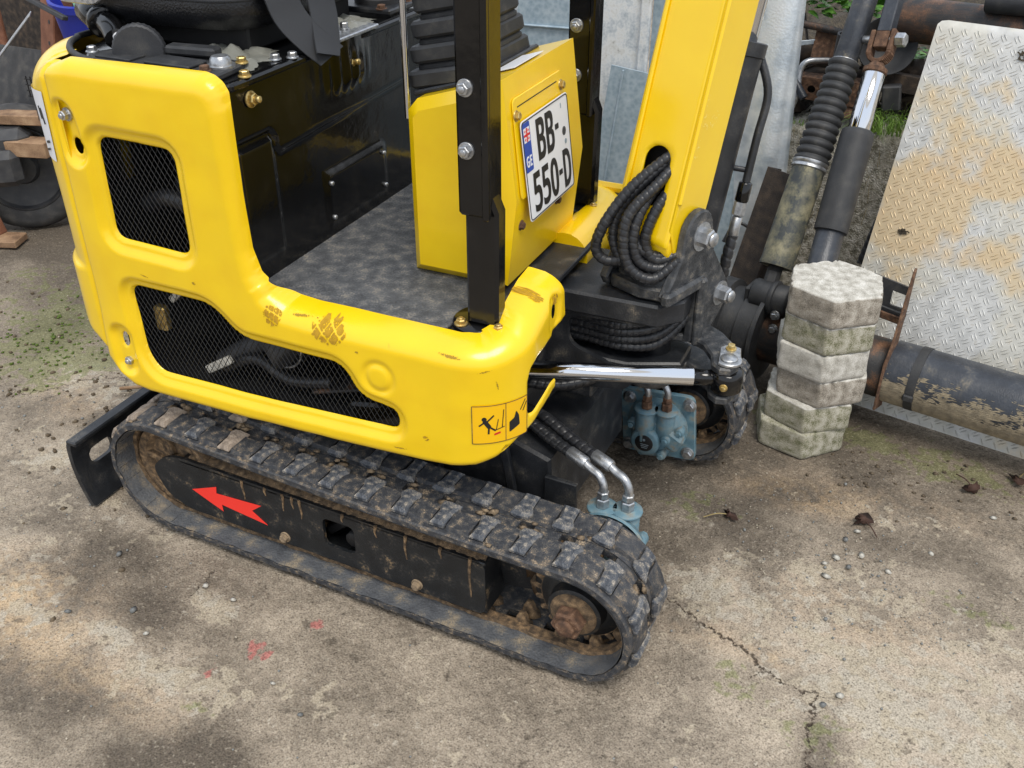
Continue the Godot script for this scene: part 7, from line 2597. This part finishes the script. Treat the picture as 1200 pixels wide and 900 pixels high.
func build_wall_and_scrap() -> void:
	var m := MB.new()
	# low retaining wall, rough faced
	var f := noise(601, 6.0, 5)
	var P := PackedVector3Array()
	var U := PackedVector2Array()
	var I := PackedInt32Array()
	var cols := 110
	var rows := [[0.0, 0.0], [0.08, 0.0], [0.16, 0.0], [0.22, 0.0], [0.28, 0.0], [0.33, 0.0], [0.38, 0.0], [0.42, 0.0], [0.46, 0.0], [0.50, 0.0], [0.53, 0.0], [0.555, -0.01], [0.565, -0.03], [0.57, -0.07], [0.572, -0.12], [0.572, -0.18], [0.57, -0.25], [0.0, -0.27]]
	for r in rows:
		for k in cols:
			var x := 0.30 + 1.9 * k / (cols - 1.0)
			var w := f.get_noise_3d(x * 2.0, r[0] * 2.0, r[1] * 2.0)
			var v := f.get_noise_3d(x * 9.0, r[0] * 9.0, r[1] * 9.0 + 4.0)
			P.append(Vector3(x, r[0] + (w * 0.02 + v * 0.008 if r[0] > 0.5 else 0.0), -1.78 + r[1] + w * 0.02 + v * 0.010))
			U.append(Vector2(x, r[0]))
	for j in rows.size() - 1:
		for k in cols - 1:
			var a := j * cols + k
			I.append_array(PackedInt32Array([a, a + 1, a + 1 + cols, a, a + 1 + cols, a + cols]))
	m.soup(P, I, U, false)
	lone("retaining_wall", m, M.oldwall, "low rough concrete wall stained with moss behind the two struts", "wall", Vector3(1.2, 0, -1.8))
	# earth bank above it
	m = MB.new()
	P = PackedVector3Array()
	U = PackedVector2Array()
	I = PackedInt32Array()
	for j in 16:
		for k in 60:
			var x := 0.2 + 2.2 * k / 59.0
			var z := -1.88 - 2.2 * j / 15.0
			P.append(Vector3(x, 0.562 + 0.10 * sqrt(j / 15.0) + 0.08 * f.get_noise_2d(x * 0.8, z * 0.8), z))
			U.append(Vector2(x, z))
	for j in 15:
		for k in 59:
			var a := j * 60 + k
			I.append_array(PackedInt32Array([a, a + 1, a + 61, a, a + 61, a + 60]))
	m.soup(P, I, U, false)
	var bank := part("earth_bank", m, M.soil)
	bank.set_meta("kind", "structure")
	bank.set_meta("label", "dark earth bank behind the low concrete wall")

	# rusty pipe across the top right
	m = MB.new()
	m.lathe(Vector3(0.66, 0.875, -1.86), Vector3(0.985, 0.0, 0.17), [Vector2(0.045, 0), Vector2(0.058, 0), Vector2(0.060, 0.004), Vector2(0.060, 1.2), Vector2(0.0, 1.2)], 32)
	lone("rusty_pipe", m, M.rustpaint, "thick rusty pipe lying on the bank above the tread plate", "pipe", Vector3(1.0, 0.82, -1.82))
	m = MB.new()
	m.lathe(Vector3(0.90, 0.955, -1.78), Vector3(0.985, 0.02, 0.17), [Vector2(0.0, 0), Vector2(0.03, 0), Vector2(0.032, 0.004), Vector2(0.032, 0.8), Vector2(0.0, 0.8)], 24)
	lone("black_tube", m, M.greyblack, "thin black tube lying on top of the rusty pipe", "pipe", Vector3(1.2, 0.93, -1.74))
	# scrap heap
	var z := -1.83
	m = MB.new()
	m.tube(spline([Vector3(0.38, 0.845, z), Vector3(0.48, 0.838, z + 0.01), Vector3(0.60, 0.822, z + 0.02), Vector3(0.68, 0.81, z)], 5), 0.011, 9)
	lone("rusty_rod", m, M.rustpaint, "brown rusty rod lying level across the scrap heap", "rod", Vector3(0.5, 0.82, z))
	m = MB.new()
	var ch := PackedVector2Array([Vector2(0, 0), Vector2(0.22, -0.01), Vector2(0.22, 0.055), Vector2(0, 0.06)])
	var h1 := circle2(Vector2(0.025, 0.03), 0.009, 14)
	var h2 := circle2(Vector2(0.062, 0.028), 0.012, 14)
	var co := Vector3(0.425, 0.645, -1.775)
	m.sheet(Rect2(-0.005, -0.015, 0.235, 0.085), 0.0035, func(u: float, v: float) -> Vector2:
		var p := Vector2(u, v)
		return Vector2(maxf(pdist(p, ch), maxf(-pdist(p, h1), -pdist(p, h2))), 0), func(u: float, v: float, _d: float, _r: float) -> Vector3: return co + Vector3(u, v, 0.02 * u), false, 0.006)
	m.box(co + Vector3(0.11, 0.058, -0.03), Vector3(0.22, 0.006, 0.06), 0.001)
	lone("drilled_channel", m, M.rust, "rusty channel with two round holes lying below the bent rod", "channel iron", Vector3(0.5, 0.6, -1.78))
	m = MB.new()
	m.tube(spline([Vector3(0.435, 0.60, z + 0.08), Vector3(0.452, 0.66, z + 0.08), Vector3(0.448, 0.72, z + 0.06), Vector3(0.462, 0.748, z + 0.05), Vector3(0.50, 0.752, z + 0.03), Vector3(0.56, 0.75, z)], 6), 0.009, 10)
	lone("bent_rod", m, M.zinc, "pale bent steel rod curving over the drilled channel", "rod", Vector3(0.45, 0.6, z + 0.08))
	m = MB.new()
	m.pipe(Vector3(0.548, 0.70, z + 0.06), Vector3(0.556, 0.845, z + 0.09), 0.017, 0.011, 18)
	lone("pipe_stub", m, M.greyblack, "short upright grey pipe end open at the top, left of the ribbed strut", "pipe", Vector3(0.55, 0.7, z + 0.06))
	m = MB.new()
	slab(m, [Vector3(0.466, 0.745, z + 0.03), Vector3(0.535, 0.75, z + 0.03), Vector3(0.54, 0.81, z), Vector3(0.50, 0.835, z), Vector3(0.468, 0.825, z)], 0.005)
	lone("rusty_plate", m, M.rust, "small square rusty plate standing in the scrap heap", "metal plate", Vector3(0.5, 0.75, z + 0.03))
	m = MB.new()
	slab(m, [Vector3(0.39, 0.775, z + 0.02), Vector3(0.52, 0.80, z), Vector3(0.525, 0.812, z), Vector3(0.39, 0.79, z + 0.02)], 0.004)
	lone("pale_strip", m, M.galv, "thin pale metal strip in the scrap under the rusty rod", "metal strip", Vector3(0.45, 0.78, z))
	m = MB.new()
	m.pipe(Vector3(0.40, 0.74, z + 0.05), Vector3(0.475, 0.655, z + 0.09), 0.012, 0.008, 14)
	lone("pipe_length", m, M.axle, "short dark pipe slanting down left of the bent rod", "pipe", Vector3(0.43, 0.68, z + 0.07))
	# dark bowl behind the fork end
	m = MB.new()
	var bd := Vector3(0.15, 0.35, 0.92).normalized()
	var bc := Vector3(0.672, 0.81, -1.80)
	m.lathe(bc, bd, [Vector2(0.0, -0.035), Vector2(0.035, -0.03), Vector2(0.06, -0.015), Vector2(0.076, 0.006), Vector2(0.079, 0.008), Vector2(0.081, 0.004), Vector2(0.064, -0.018), Vector2(0.038, -0.034), Vector2(0, -0.039)], 36)
	lone("headlamp_shell", m, M.boot, "round black lamp shell with a bright rim behind the rusty fork", "lamp shell", Vector3(0.672, 0.75, -1.80))
	m = MB.new()
	m.box(Vector3(0.712, 0.675, -1.78), Vector3(0.05, 0.07, 0.04), 0.004, Basis(Vector3(0, 0, 1), 0.15))
	lone("grey_block", m, M.greyblack, "small grey block on the wall beside the grass tuft", "block", Vector3(0.712, 0.64, -1.78))
	m = MB.new()
	m.bar(Vector3(0.66, 0.715, -1.81), Vector3(0.82, 0.70, -1.83), 0.05, 0.03, Vector3(0, 1, 0))
	lone("scrap_timber", m, M.scrap, "dark old timber end lying on the wall near the tread plate corner", "timber", Vector3(0.74, 0.68, -1.82))
	m = MB.new()
	slab(m, [Vector3(0.53, 0.60, -1.76), Vector3(0.64, 0.61, -1.76), Vector3(0.66, 0.68, -1.80), Vector3(0.55, 0.70, -1.80)], 0.006)
	lone("rusty_sheet", m, M.rust, "torn rusty sheet behind the two struts", "metal sheet", Vector3(0.6, 0.6, -1.77))
	# tangled rubbish and clods filling the heap
	var r := RandomNumberGenerator.new()
	r.seed = 21
	m = MB.new()
	for k in 60:
		var c := Vector3(r.randf_range(0.34, 1.05), r.randf_range(0.57, 0.76), r.randf_range(-2.05, -1.86))
		m.lump(c, Vector3(r.randf_range(0.02, 0.06), r.randf_range(0.015, 0.04), r.randf_range(0.02, 0.05)), f, 0.5, 5, 7)
	for k in 26:
		var c := Vector3(r.randf_range(0.34, 0.8), r.randf_range(0.60, 0.80), r.randf_range(-1.98, -1.86))
		var d := Vector3(r.randf_range(-1, 1), r.randf_range(-0.4, 0.4), r.randf_range(-0.3, 0.3)).normalized() * r.randf_range(0.04, 0.12)
		m.bar(c - d, c + d, r.randf_range(0.008, 0.03), 0.006, Vector3(0, 1, 0.3))
	var junk := part("scrap_debris", m, M.scrap)
	junk.set_meta("kind", "stuff")
	junk.set_meta("label", "dark tangled scrap debris piled on the bank")
	# leaves on a creeper and grass tufts
	m = MB.new()
	for k in 420:
		var c := Vector3(r.randf_range(0.33, 0.62), r.randf_range(0.86, 0.97), r.randf_range(-1.98, -1.86))
		if k > 220:
			c = Vector3(r.randf_range(0.70, 0.95), r.randf_range(0.64, 0.80), r.randf_range(-1.98, -1.87))
		if k > 330:
			c = Vector3(r.randf_range(0.2, 1.1), r.randf_range(0.90, 1.02), r.randf_range(-2.2, -1.95))
		leaf(m, c, r.randf_range(0.018, 0.045), r)
	var cr := lone("creeper", m, M.leaf, "green leafy creeper growing over the scrap at the top", "plant", Vector3(0.45, 0.8, -1.9))
	cr.name = "creeper"
	grass_tuft(Vector3(0.70, 0.575, -1.765), 110, 0.22, 0.06, "grass tuft hanging over the wall right of the chrome rod", r)
	grass_tuft(Vector3(0.475, 0.575, -1.755), 30, 0.05, 0.05, "short grass tuft on the wall edge under the drilled channel", r)
	grass_tuft(Vector3(0.79, 0.58, -1.79), 60, 0.17, 0.06, "grass tuft behind the left edge of the tread plate", r)
	m = MB.new()
	for k in 50:
		var c := Vector3(r.randf_range(0.42, 0.80), r.randf_range(0.05, 0.56), -1.772)
		if c.y < 0.35 and r.randf() < 0.5:
			c.y += 0.25
		var d := Vector3(r.randf_range(-0.3, 0.3), -1, r.randf_range(0.0, 0.25)).normalized() * r.randf_range(0.02, 0.06)
		m.tube(PackedVector3Array([c, c + d * 0.5 + Vector3(0, 0, 0.006), c + d]), 0.0007, 4, false)
	var st := part("dry_roots", m, M.drygrass)
	st.set_meta("kind", "stuff")
	st.set_meta("label", "dry roots and straw hanging on the wall face")
	# old black hose on the ground by the plate
	m = MB.new()
	hose(m, [Vector3(0.74, 0.30, -1.45), Vector3(0.765, 0.42, -1.50), Vector3(0.80, 0.475, -1.52), Vector3(0.82, 0.45, -1.50), Vector3(0.79, 0.36, -1.46), Vector3(0.77, 0.22, -1.42)], 0.012, 0.02, 0.12)
	hose(m, [Vector3(0.76, 0.28, -1.44), Vector3(0.785, 0.38, -1.48), Vector3(0.83, 0.44, -1.50)], 0.011, 0.02, 0.12)
	lone("coiled_hose", m, M.hose, "old black hose coiled between the chrome strut and the tread plate", "hose", Vector3(0.78, 0.25, -1.45))

func leaf(m: MB, c: Vector3, s: float, r: RandomNumberGenerator) -> void:
	var y := r.randf_range(0, TAU)
	var q := Basis(Vector3.UP, y) * Basis(Vector3(1, 0, 0), r.randf_range(-0.9, 0.4)) * Basis(Vector3(0, 0, 1), r.randf_range(-0.5, 0.5))
	var a := c
	var pts := [Vector3(-0.28, 0.03, 0.25), Vector3(-0.38, 0.06, 0.5), Vector3(-0.22, 0.03, 0.8), Vector3(0, -0.06, 1.05), Vector3(0.22, 0.03, 0.8), Vector3(0.38, 0.06, 0.5), Vector3(0.28, 0.03, 0.25)]
	var mid := [Vector3(0, 0, 0.25), Vector3(0, 0, 0.5), Vector3(0, 0, 0.8)]
	var g := func(p: Vector3) -> Vector3: return c + q * (p * s)
	var up := q * Vector3.UP
	for t in [[Vector3.ZERO, pts[0], mid[0]], [pts[0], pts[1], mid[1]], [pts[0], mid[1], mid[0]], [pts[1], pts[2], mid[2]], [pts[1], mid[2], mid[1]], [pts[2], pts[3], mid[2]], [Vector3.ZERO, mid[0], pts[6]], [pts[6], mid[1], pts[5]], [pts[6], mid[0], mid[1]], [pts[5], mid[2], pts[4]], [pts[5], mid[1], mid[2]], [pts[4], mid[2], pts[3]]]:
		m.ftri(g.call(t[0]), g.call(t[1]), g.call(t[2]), up)

func grass_tuft(c: Vector3, cnt: int, h: float, spread: float, label: String, r: RandomNumberGenerator) -> void:
	var m := MB.new()
	for k in cnt:
		var b := c + Vector3(r.randf_range(-spread, spread), 0, r.randf_range(-0.03, 0.03))
		var d := Vector3(r.randf_range(-0.6, 0.6), 0, r.randf_range(-0.1, 0.7))
		var hh := h * r.randf_range(0.5, 1.1)
		var w := 0.0018
		var prev := b
		var sd := Vector3(d.z, 0, -d.x).normalized() * w
		for i in 5:
			var t := (i + 1) / 5.0
			var p := b + Vector3(0, hh * (t - 0.55 * t * t * (1.0 + d.length())), 0) + d * hh * t * t
			var w0 := 1.0 - i / 5.0
			var w1 := 1.0 - t
			var n := (p - prev).cross(sd)
			m.quad(prev - sd * w0, prev + sd * w0, p + sd * w1, p - sd * w1, n)
			prev = p
	lone("grass_tuft", m, M.grass, label, "grass", c)

# ---------------------------------------------------------------- left edge: wheel, timber, bucket
func build_left() -> void:
	var m := MB.new()
	# small wheel lying against its machine, axle pointing a little to the camera
	var wc := Vector3(-2.185, 0.225, -1.20)
	var wa := Vector3(0.62, 0.12, 0.78).normalized()
	var w := thing("barrow_wheel", "grey rubber tyred wheel standing under the planks at the left edge", "wheel", Vector3(wc.x, 0, wc.z))
	m.lathe(wc - wa * 0.05, wa, [Vector2(0.14, 0.0), Vector2(0.19, 0.0), Vector2(0.215, 0.012), Vector2(0.226, 0.035), Vector2(0.226, 0.065), Vector2(0.215, 0.088), Vector2(0.19, 0.10), Vector2(0.155, 0.098), Vector2(0.15, 0.09)], 48)
	part("tyre", m, M.tyre, w)
	m = MB.new()
	m.lathe(wc - wa * 0.03, wa, [Vector2(0.0, 0.0), Vector2(0.15, 0.0), Vector2(0.152, 0.078), Vector2(0.146, 0.080), Vector2(0.138, 0.062), Vector2(0.06, 0.05), Vector2(0.05, 0.075), Vector2(0.0, 0.08)], 40)
	part("rim", m, M.greyblack, w)
	m = MB.new()
	var bq := Basis(Vector3(0.86, 0.05, -0.5).normalized(), Vector3(0, 1, 0), Vector3(0.5, 0, 0.86))
	m.box(Vector3(-2.21, 0.345, -1.08), Vector3(0.34, 0.10, 0.10), 0.03, bq)
	m.box(Vector3(-2.12, 0.27, -1.07), Vector3(0.12, 0.13, 0.06), 0.025, bq)
	lone("mudguard", m, M.greyblack, "dark grey plastic mudguard over the wheel at the left edge", "mudguard", Vector3(-2.2, 0.27, -1.08))
	m = MB.new()
	m.bar(Vector3(-2.00, 0.50, -1.20), Vector3(-1.93, 0.20, -1.25), 0.02, 0.015, Vector3(0, 0, 1))
	lone("steel_stay", m, M.zinc, "thin bare steel stay beside the wheel near the yellow tail", "bar", Vector3(-1.95, 0.2, -1.23))
	# two planks sticking in from the left
	m = MB.new()
	m.bar(Vector3(-2.75, 0.405, -1.02), Vector3(-1.92, 0.430, -1.22), 0.035, 0.07, Vector3(0, 1, 0), 0.003)
	lone("plank", m, M.wood, "upper timber plank behind the yellow tail, its top edge pale", "plank", Vector3(-2.3, 0.38, -1.1), "planks at the left edge")
	m = MB.new()
	m.bar(Vector3(-2.75, 0.325, -0.98), Vector3(-1.96, 0.342, -1.15), 0.055, 0.07, Vector3(0, 1, 0), 0.003)
	lone("plank", m, M.wood, "lower timber plank lying just above the wheel", "plank", Vector3(-2.3, 0.29, -1.05), "planks at the left edge")
	m = MB.new()
	slab(m, [Vector3(-2.6, 0.36, -1.3), Vector3(-1.98, 0.36, -1.35), Vector3(-1.98, 0.58, -1.45), Vector3(-2.6, 0.60, -1.4)], 0.006)
	lone("grey_sheet", m, M.tyre, "grey sheet metal panel standing behind the two planks", "metal sheet", Vector3(-2.3, 0.36, -1.35))
	m = MB.new()
	for k in 7:
		m.bar(Vector3(-2.13 + k * 0.02, 0.47, -1.262), Vector3(-2.13 + k * 0.02, 0.545, -1.262), 0.003, 0.003, Vector3(0, 0, 1), 0.0)
	for k in 4:
		m.bar(Vector3(-2.135, 0.475 + k * 0.02, -1.259), Vector3(-2.005, 0.475 + k * 0.02, -1.259), 0.003, 0.003, Vector3(0, 0, 1), 0.0)
	lone("wire_mesh", m, M.dark, "small piece of black wire mesh above the planks", "mesh", Vector3(-2.1, 0.45, -1.28))
	# red brown post with a row of holes
	var o := Vector3(-2.155, 0.50, -1.42)
	var y := Vector3(0.20, 1.0, -0.10).normalized()
	var x := (Vector3(0.9, 0, 0.35) - y * Vector3(0.9, 0, 0.35).dot(y)).normalized()
	var post := thing("drilled_post", "red brown timber post with a row of drilled holes behind the yellow tail", "post", Vector3(-2.155, 0.0, -1.42))
	m = MB.new()
	m.box(o + y * 0.1, Vector3(0.115, 1.1, 0.07), 0.004, Basis(x, y, x.cross(y)))
	part("timber", m, M.redwood, post)
	for k in 6:
		m = MB.new()
		var c := o + y * (-0.02 + 0.075 * k) + x * 0.02 + x.cross(y) * 0.0345
		m.cyl(c, c + x.cross(y) * 0.0012, 0.0075, 12, 0.0)
		part("hole", m, M.ink, post)
	# steel flats at the very edge
	for q in [[Vector3(-2.29, 0.52, -1.2), Vector3(-2.05, 0.76, -1.28), "pale drilled steel flat at the left edge, the longer of two"], [Vector3(-2.36, 0.58, -1.18), Vector3(-2.16, 0.745, -1.22), "pale drilled steel flat at the left edge, the shorter of two"]]:
		m = MB.new()
		m.bar(q[0], q[1], 0.032, 0.006, Vector3(0.6, -0.2, 0.8), 0.002)
		lone("steel_flat", m, M.zinc, q[2], "metal strip", q[0], "drilled steel flats at the left edge")
	m = MB.new()
	m.bar(Vector3(-2.25, 0.90, -1.25), Vector3(-1.86, 0.765, -1.25), 0.026, 0.014, Vector3(0, 0.3, 1), 0.002)
	lone("flat_bar", m, M.greyblack, "grey flat bar slanting down towards the blue bucket", "bar", Vector3(-2.0, 0.75, -1.25))
	# blue bucket with a pale green strap
	var b := thing("bucket", "blue plastic bucket behind the top of the yellow tail", "bucket", Vector3(-1.965, 0.575, -1.45))
	m = MB.new()
	m.lathe(Vector3(-1.965, 0.575, -1.45), Vector3(0.08, 1, 0.12), [Vector2(0.0, 0.005), Vector2(0.085, 0.005), Vector2(0.108, 0.20), Vector2(0.118, 0.202), Vector2(0.118, 0.225), Vector2(0.108, 0.228), Vector2(0.103, 0.222), Vector2(0.083, 0.015), Vector2(0.0, 0.015)], 36)
	part("shell", m, M.bluebucket, b)
	m = MB.new()
	var sp := spline([Vector3(-1.94, 1.0, -1.35), Vector3(-1.92, 0.88, -1.335), Vector3(-1.89, 0.80, -1.33), Vector3(-1.885, 0.75, -1.335)], 5)
	for k in sp.size() - 1:
		m.bar(sp[k], sp[k + 1], 0.036 - 0.001 * k, 0.003, Vector3(1, 0, 0.3), 0.0)
	lone("green_strap", m, mat("pale_green_webbing", rgb(150, 204, 164), 0.7), "pale green strap hanging into the blue bucket", "strap", Vector3(-1.9, 0.75, -1.33))
	# ribbed black crate behind
	m = MB.new()
	for k in 6:
		m.box(Vector3(-1.66, 0.66 + 0.05 * k, -1.75), Vector3(0.34, 0.03, 0.2), 0.008, Basis(Vector3.UP, 0.3))
	m.box(Vector3(-1.66, 0.72, -1.77), Vector3(0.32, 0.46, 0.18), 0.01, Basis(Vector3.UP, 0.3))
	lone("ribbed_crate", m, M.greyblack, "black ribbed crate behind the blue bucket", "crate", Vector3(-1.66, 0.5, -1.75))
	# foot of a timber trestle at the left edge
	var tr := thing("timber_trestle", "red brown trestle foot on a short plank at the left edge", "trestle", Vector3(-2.16, 0.0, -1.04))
	m = MB.new()
	m.bar(Vector3(-2.20, 0.02, -1.03), Vector3(-2.34, 0.6, -1.0), 0.05, 0.05, Vector3(0, 0, 1), 0.003)
	part("leg", m, M.redwood, tr)
	m = MB.new()
	m.box(Vector3(-2.17, 0.014, -1.01), Vector3(0.16, 0.025, 0.09), 0.003, Basis(Vector3.UP, 0.35))
	part("foot", m, M.wood, tr)
	# old boards closing the yard behind
	var nth := ["", "first", "second", "third", "fourth", "fifth", "sixth"]
	for k in range(3, 9):
		m = MB.new()
		var xx := -4.0 + 0.31 * k
		m.box(Vector3(xx, 0.55, -1.95 + 0.02 * k), Vector3(0.295, 1.1, 0.03), 0.004, Basis(Vector3.UP, -0.06) * Basis(Vector3(0, 0, 1), 0.012 * sin(k * 2.3)))
		lone("fence_board", m, M.redwood if k % 2 else M.scrap, ("reddish" if k % 2 else "almost black") + " upright fence board behind the left edge, " + nth[9 - k] + " from the ribbed crate", "board", Vector3(xx, 0, -1.95 + 0.02 * k), "fence boards")

# ---------------------------------------------------------------- litter on the ground
func build_litter() -> void:
	var r := RandomNumberGenerator.new()
	r.seed = 31
	var f := noise(701, 0.3, 2)
	var names := ["white pebble on the concrete right of the crack's fork", "dark grey pebble beside the crack's fork"]
	var big := [[0.94, -0.16, 0.011, 0], [0.915, -0.125, 0.010, 1], [0.87, -0.55, 0.013, 0], [0.92, -0.58, 0.012, 0], [0.98, -0.55, 0.012, 0], [1.06, -0.65, 0.011, 0], [0.86, -0.48, 0.012, 0], [0.90, -0.53, 0.010, 1], [1.18, -0.84, 0.011, 0], [0.90, -0.66, 0.010, 0], [0.88, -0.62, 0.011, 1], [0.85, -0.52, 0.009, 0], [-0.34, 0.10, 0.011, 0], [-0.26, 0.11, 0.009, 0], [-0.43, 0.22, 0.011, 1], [-0.58, 0.10, 0.011, 1], [-0.36, 0.26, 0.008, 0], [-0.55, 0.28, 0.010, 1], [0.04, 0.30, 0.008, 1], [-0.05, 0.26, 0.007, 0]]
	var words := ["white pebble right where the crack forks, bottom right", "dark grey pebble at the fork of the crack", "pale oval pebble, leftmost of the row behind the front track", "pale pebble in the middle of the row of pebbles below the paver stack", "white pebble right of the row below the paver stack", "pale flat pebble alone on the right side of the yard floor", "white pebble nearest the camera among those below the paver stack", "grey pebble between the white ones below the paver stack", "cream pebble at the right edge below the tread plate", "small pale pebble just in front of the paver stack", "grey pebble in the ochre stain in front of the pavers", "tiny pale pebble left of the pebble row", "white pebble lying against the near track's middle", "small white pebble under the near track's frame slot", "blue grey pebble left of the pale patch", "grey pebble on the damp patch left of the near track", "tiny white pebble below the pale patch", "grey pebble among the ochre soil at the left", "grey pebble alone below the track's right half", "tiny white pebble below the red paint mark"]
	for k in big.size():
		var q: Array = big[k]
		var mb := MB.new()
		mb.lump(Vector3(q[0], 0.001, q[1]), Vector3(q[2] * 0.72 * r.randf_range(0.9, 1.3), q[2] * 0.24, q[2] * 0.72 * r.randf_range(0.6, 0.9)), f, 0.2, 7, 10, Basis(Vector3.UP, r.randf_range(0, 3)))
		lone("pebble", mb, M.pebble if q[3] == 0 else M.pebblegrey, words[k], "pebble", Vector3(q[0], 0, q[1]), "loose pebbles on the yard floor")
	# grit nobody could count
	var g := MB.new()
	var g2 := MB.new()
	for k in 900:
		var p := Vector3(r.randf_range(-2.2, 1.6), 0.0, r.randf_range(-1.3, 0.65))
		if k % 3 == 0:
			p = Vector3(0.9 + r.randfn(0, 0.16), 0, -0.55 + r.randfn(0, 0.14))
		elif k % 3 == 1:
			p = Vector3(-0.9 + r.randfn(0, 0.4), 0, -0.1 + r.randfn(0, 0.25))
		p.y = -0.002
		var s := r.randf_range(0.0012, 0.0030) * (1.7 if r.randf() < 0.06 else 1.0)
		(g if r.randf() < 0.4 else g2).lump(p, Vector3(s * r.randf_range(0.8, 1.4), s * 0.7, s), f, 0.3, 3, 5, Basis(Vector3.UP, r.randf_range(0, 3)))
	var a := part("grit", g, M.grit)
	a.set_meta("kind", "stuff")
	a.set_meta("label", "pale grit strewn over the yard floor")
	var b := part("gravel", g2, M.pebblegrey)
	b.set_meta("kind", "stuff")
	b.set_meta("label", "grey gravel crumbs strewn over the yard floor")
	# dirt clods and twigs at the left
	var c := MB.new()
	for k in 260:
		var p := Vector3(-1.25 + r.randfn(0, 0.45), -0.002, -0.45 + r.randfn(0, 0.3))
		var s := r.randf_range(0.002, 0.007)
		c.lump(p, Vector3(s * 1.3, s * 0.7, s), f, 0.5, 4, 6, Basis(Vector3.UP, r.randf_range(0, 3)))
	for k in 70:
		var p := Vector3(0.95 + r.randfn(0, 0.25), -0.002, -0.92 + r.randfn(0, 0.07))
		var s := r.randf_range(0.002, 0.005)
		c.lump(p, Vector3(s * 1.3, s * 0.5, s), f, 0.5, 4, 6)
	var cl := part("dirt", c, M.crumb)
	cl.set_meta("kind", "stuff")
	cl.set_meta("label", "dirt crumbs over the left side of the yard")
	var t := MB.new()
	t.tube(spline([Vector3(-1.06, 0.008, -0.42), Vector3(-0.98, 0.012, -0.47), Vector3(-0.9, 0.010, -0.56)], 5), 0.005, 7)
	lone("twig", t, M.wood, "brown twig on the dirt behind the dozer blade", "twig", Vector3(-0.98, 0, -0.47))
	# dead leaves with stalks
	var dl := [[0.905, -0.70, 0.022, 0.9, "curled brown dead leaf in front of the paver stack"], [0.62, -0.59, 0.015, 2.6, "small dark dead leaf with a pale stalk right of the blue motor"], [1.13, -0.93, 0.022, 4.0, "dark dead leaf with a black stalk below the tread plate"], [1.225, -1.01, 0.018, 5.2, "dark curled leaf with a yellow stalk at the right edge"]]
	for q in dl:
		var o := thing("dead_leaf", q[4], "leaf", Vector3(q[0], 0, q[1]), "dead leaves on the yard floor")
		var m := MB.new()
		m.lump(Vector3(q[0], 0.008, q[1]), Vector3(q[2], q[2] * 0.3, q[2] * 0.62), f, 0.9, 6, 10, Basis(Vector3.UP, q[3]))
		part("blade", m, M.deadleaf, o)
		m = MB.new()
		var d := Vector3(cos(q[3]), 0, sin(q[3]))
		m.tube(spline([Vector3(q[0], 0.006, q[1]), Vector3(q[0], 0.012, q[1]) + d * 0.03, Vector3(q[0], 0.004, q[1]) + d * 0.062], 4), 0.0014, 5)
		part("stalk", m, M.drygrass if q[2] < 0.02 else M.deadleaf, o)
	# seedling by the pavers
	var s := thing("seedling", "small pale green seedling growing from the floor beside the paver stack", "plant", Vector3(0.545, 0, -0.945))
	for k in 7:
		var m := MB.new()
		leaf(m, Vector3(0.545 + r.randf_range(-0.018, 0.018), 0.012 + 0.008 * k * 0.6, -0.945 + r.randf_range(-0.02, 0.02)), r.randf_range(0.022, 0.034), r)
		part("leaf", m, M.seedling, s)
	var sm := MB.new()
	for k in 3:
		sm.tube(PackedVector3Array([Vector3(0.545, -0.004, -0.945), Vector3(0.545 + 0.008 * (k - 1), 0.02, -0.94), Vector3(0.545 + 0.016 * (k - 1), 0.035, -0.95)]), 0.0014, 5)
	part("stem", sm, M.grass, s)
	# moss and grass specks on the left
	var gr := MB.new()
	for k in 180:
		var p := Vector3(-1.45 + r.randfn(0, 0.12), -0.002, -0.55 + r.randfn(0, 0.13))
		gr.lump(p, Vector3(0.005, 0.002, 0.005) * r.randf_range(0.5, 1.4), f, 0.6, 3, 5)
	var mo := part("moss", gr, M.moss)
	mo.set_meta("kind", "stuff")
	mo.set_meta("label", "green moss specks on the concrete at the left")
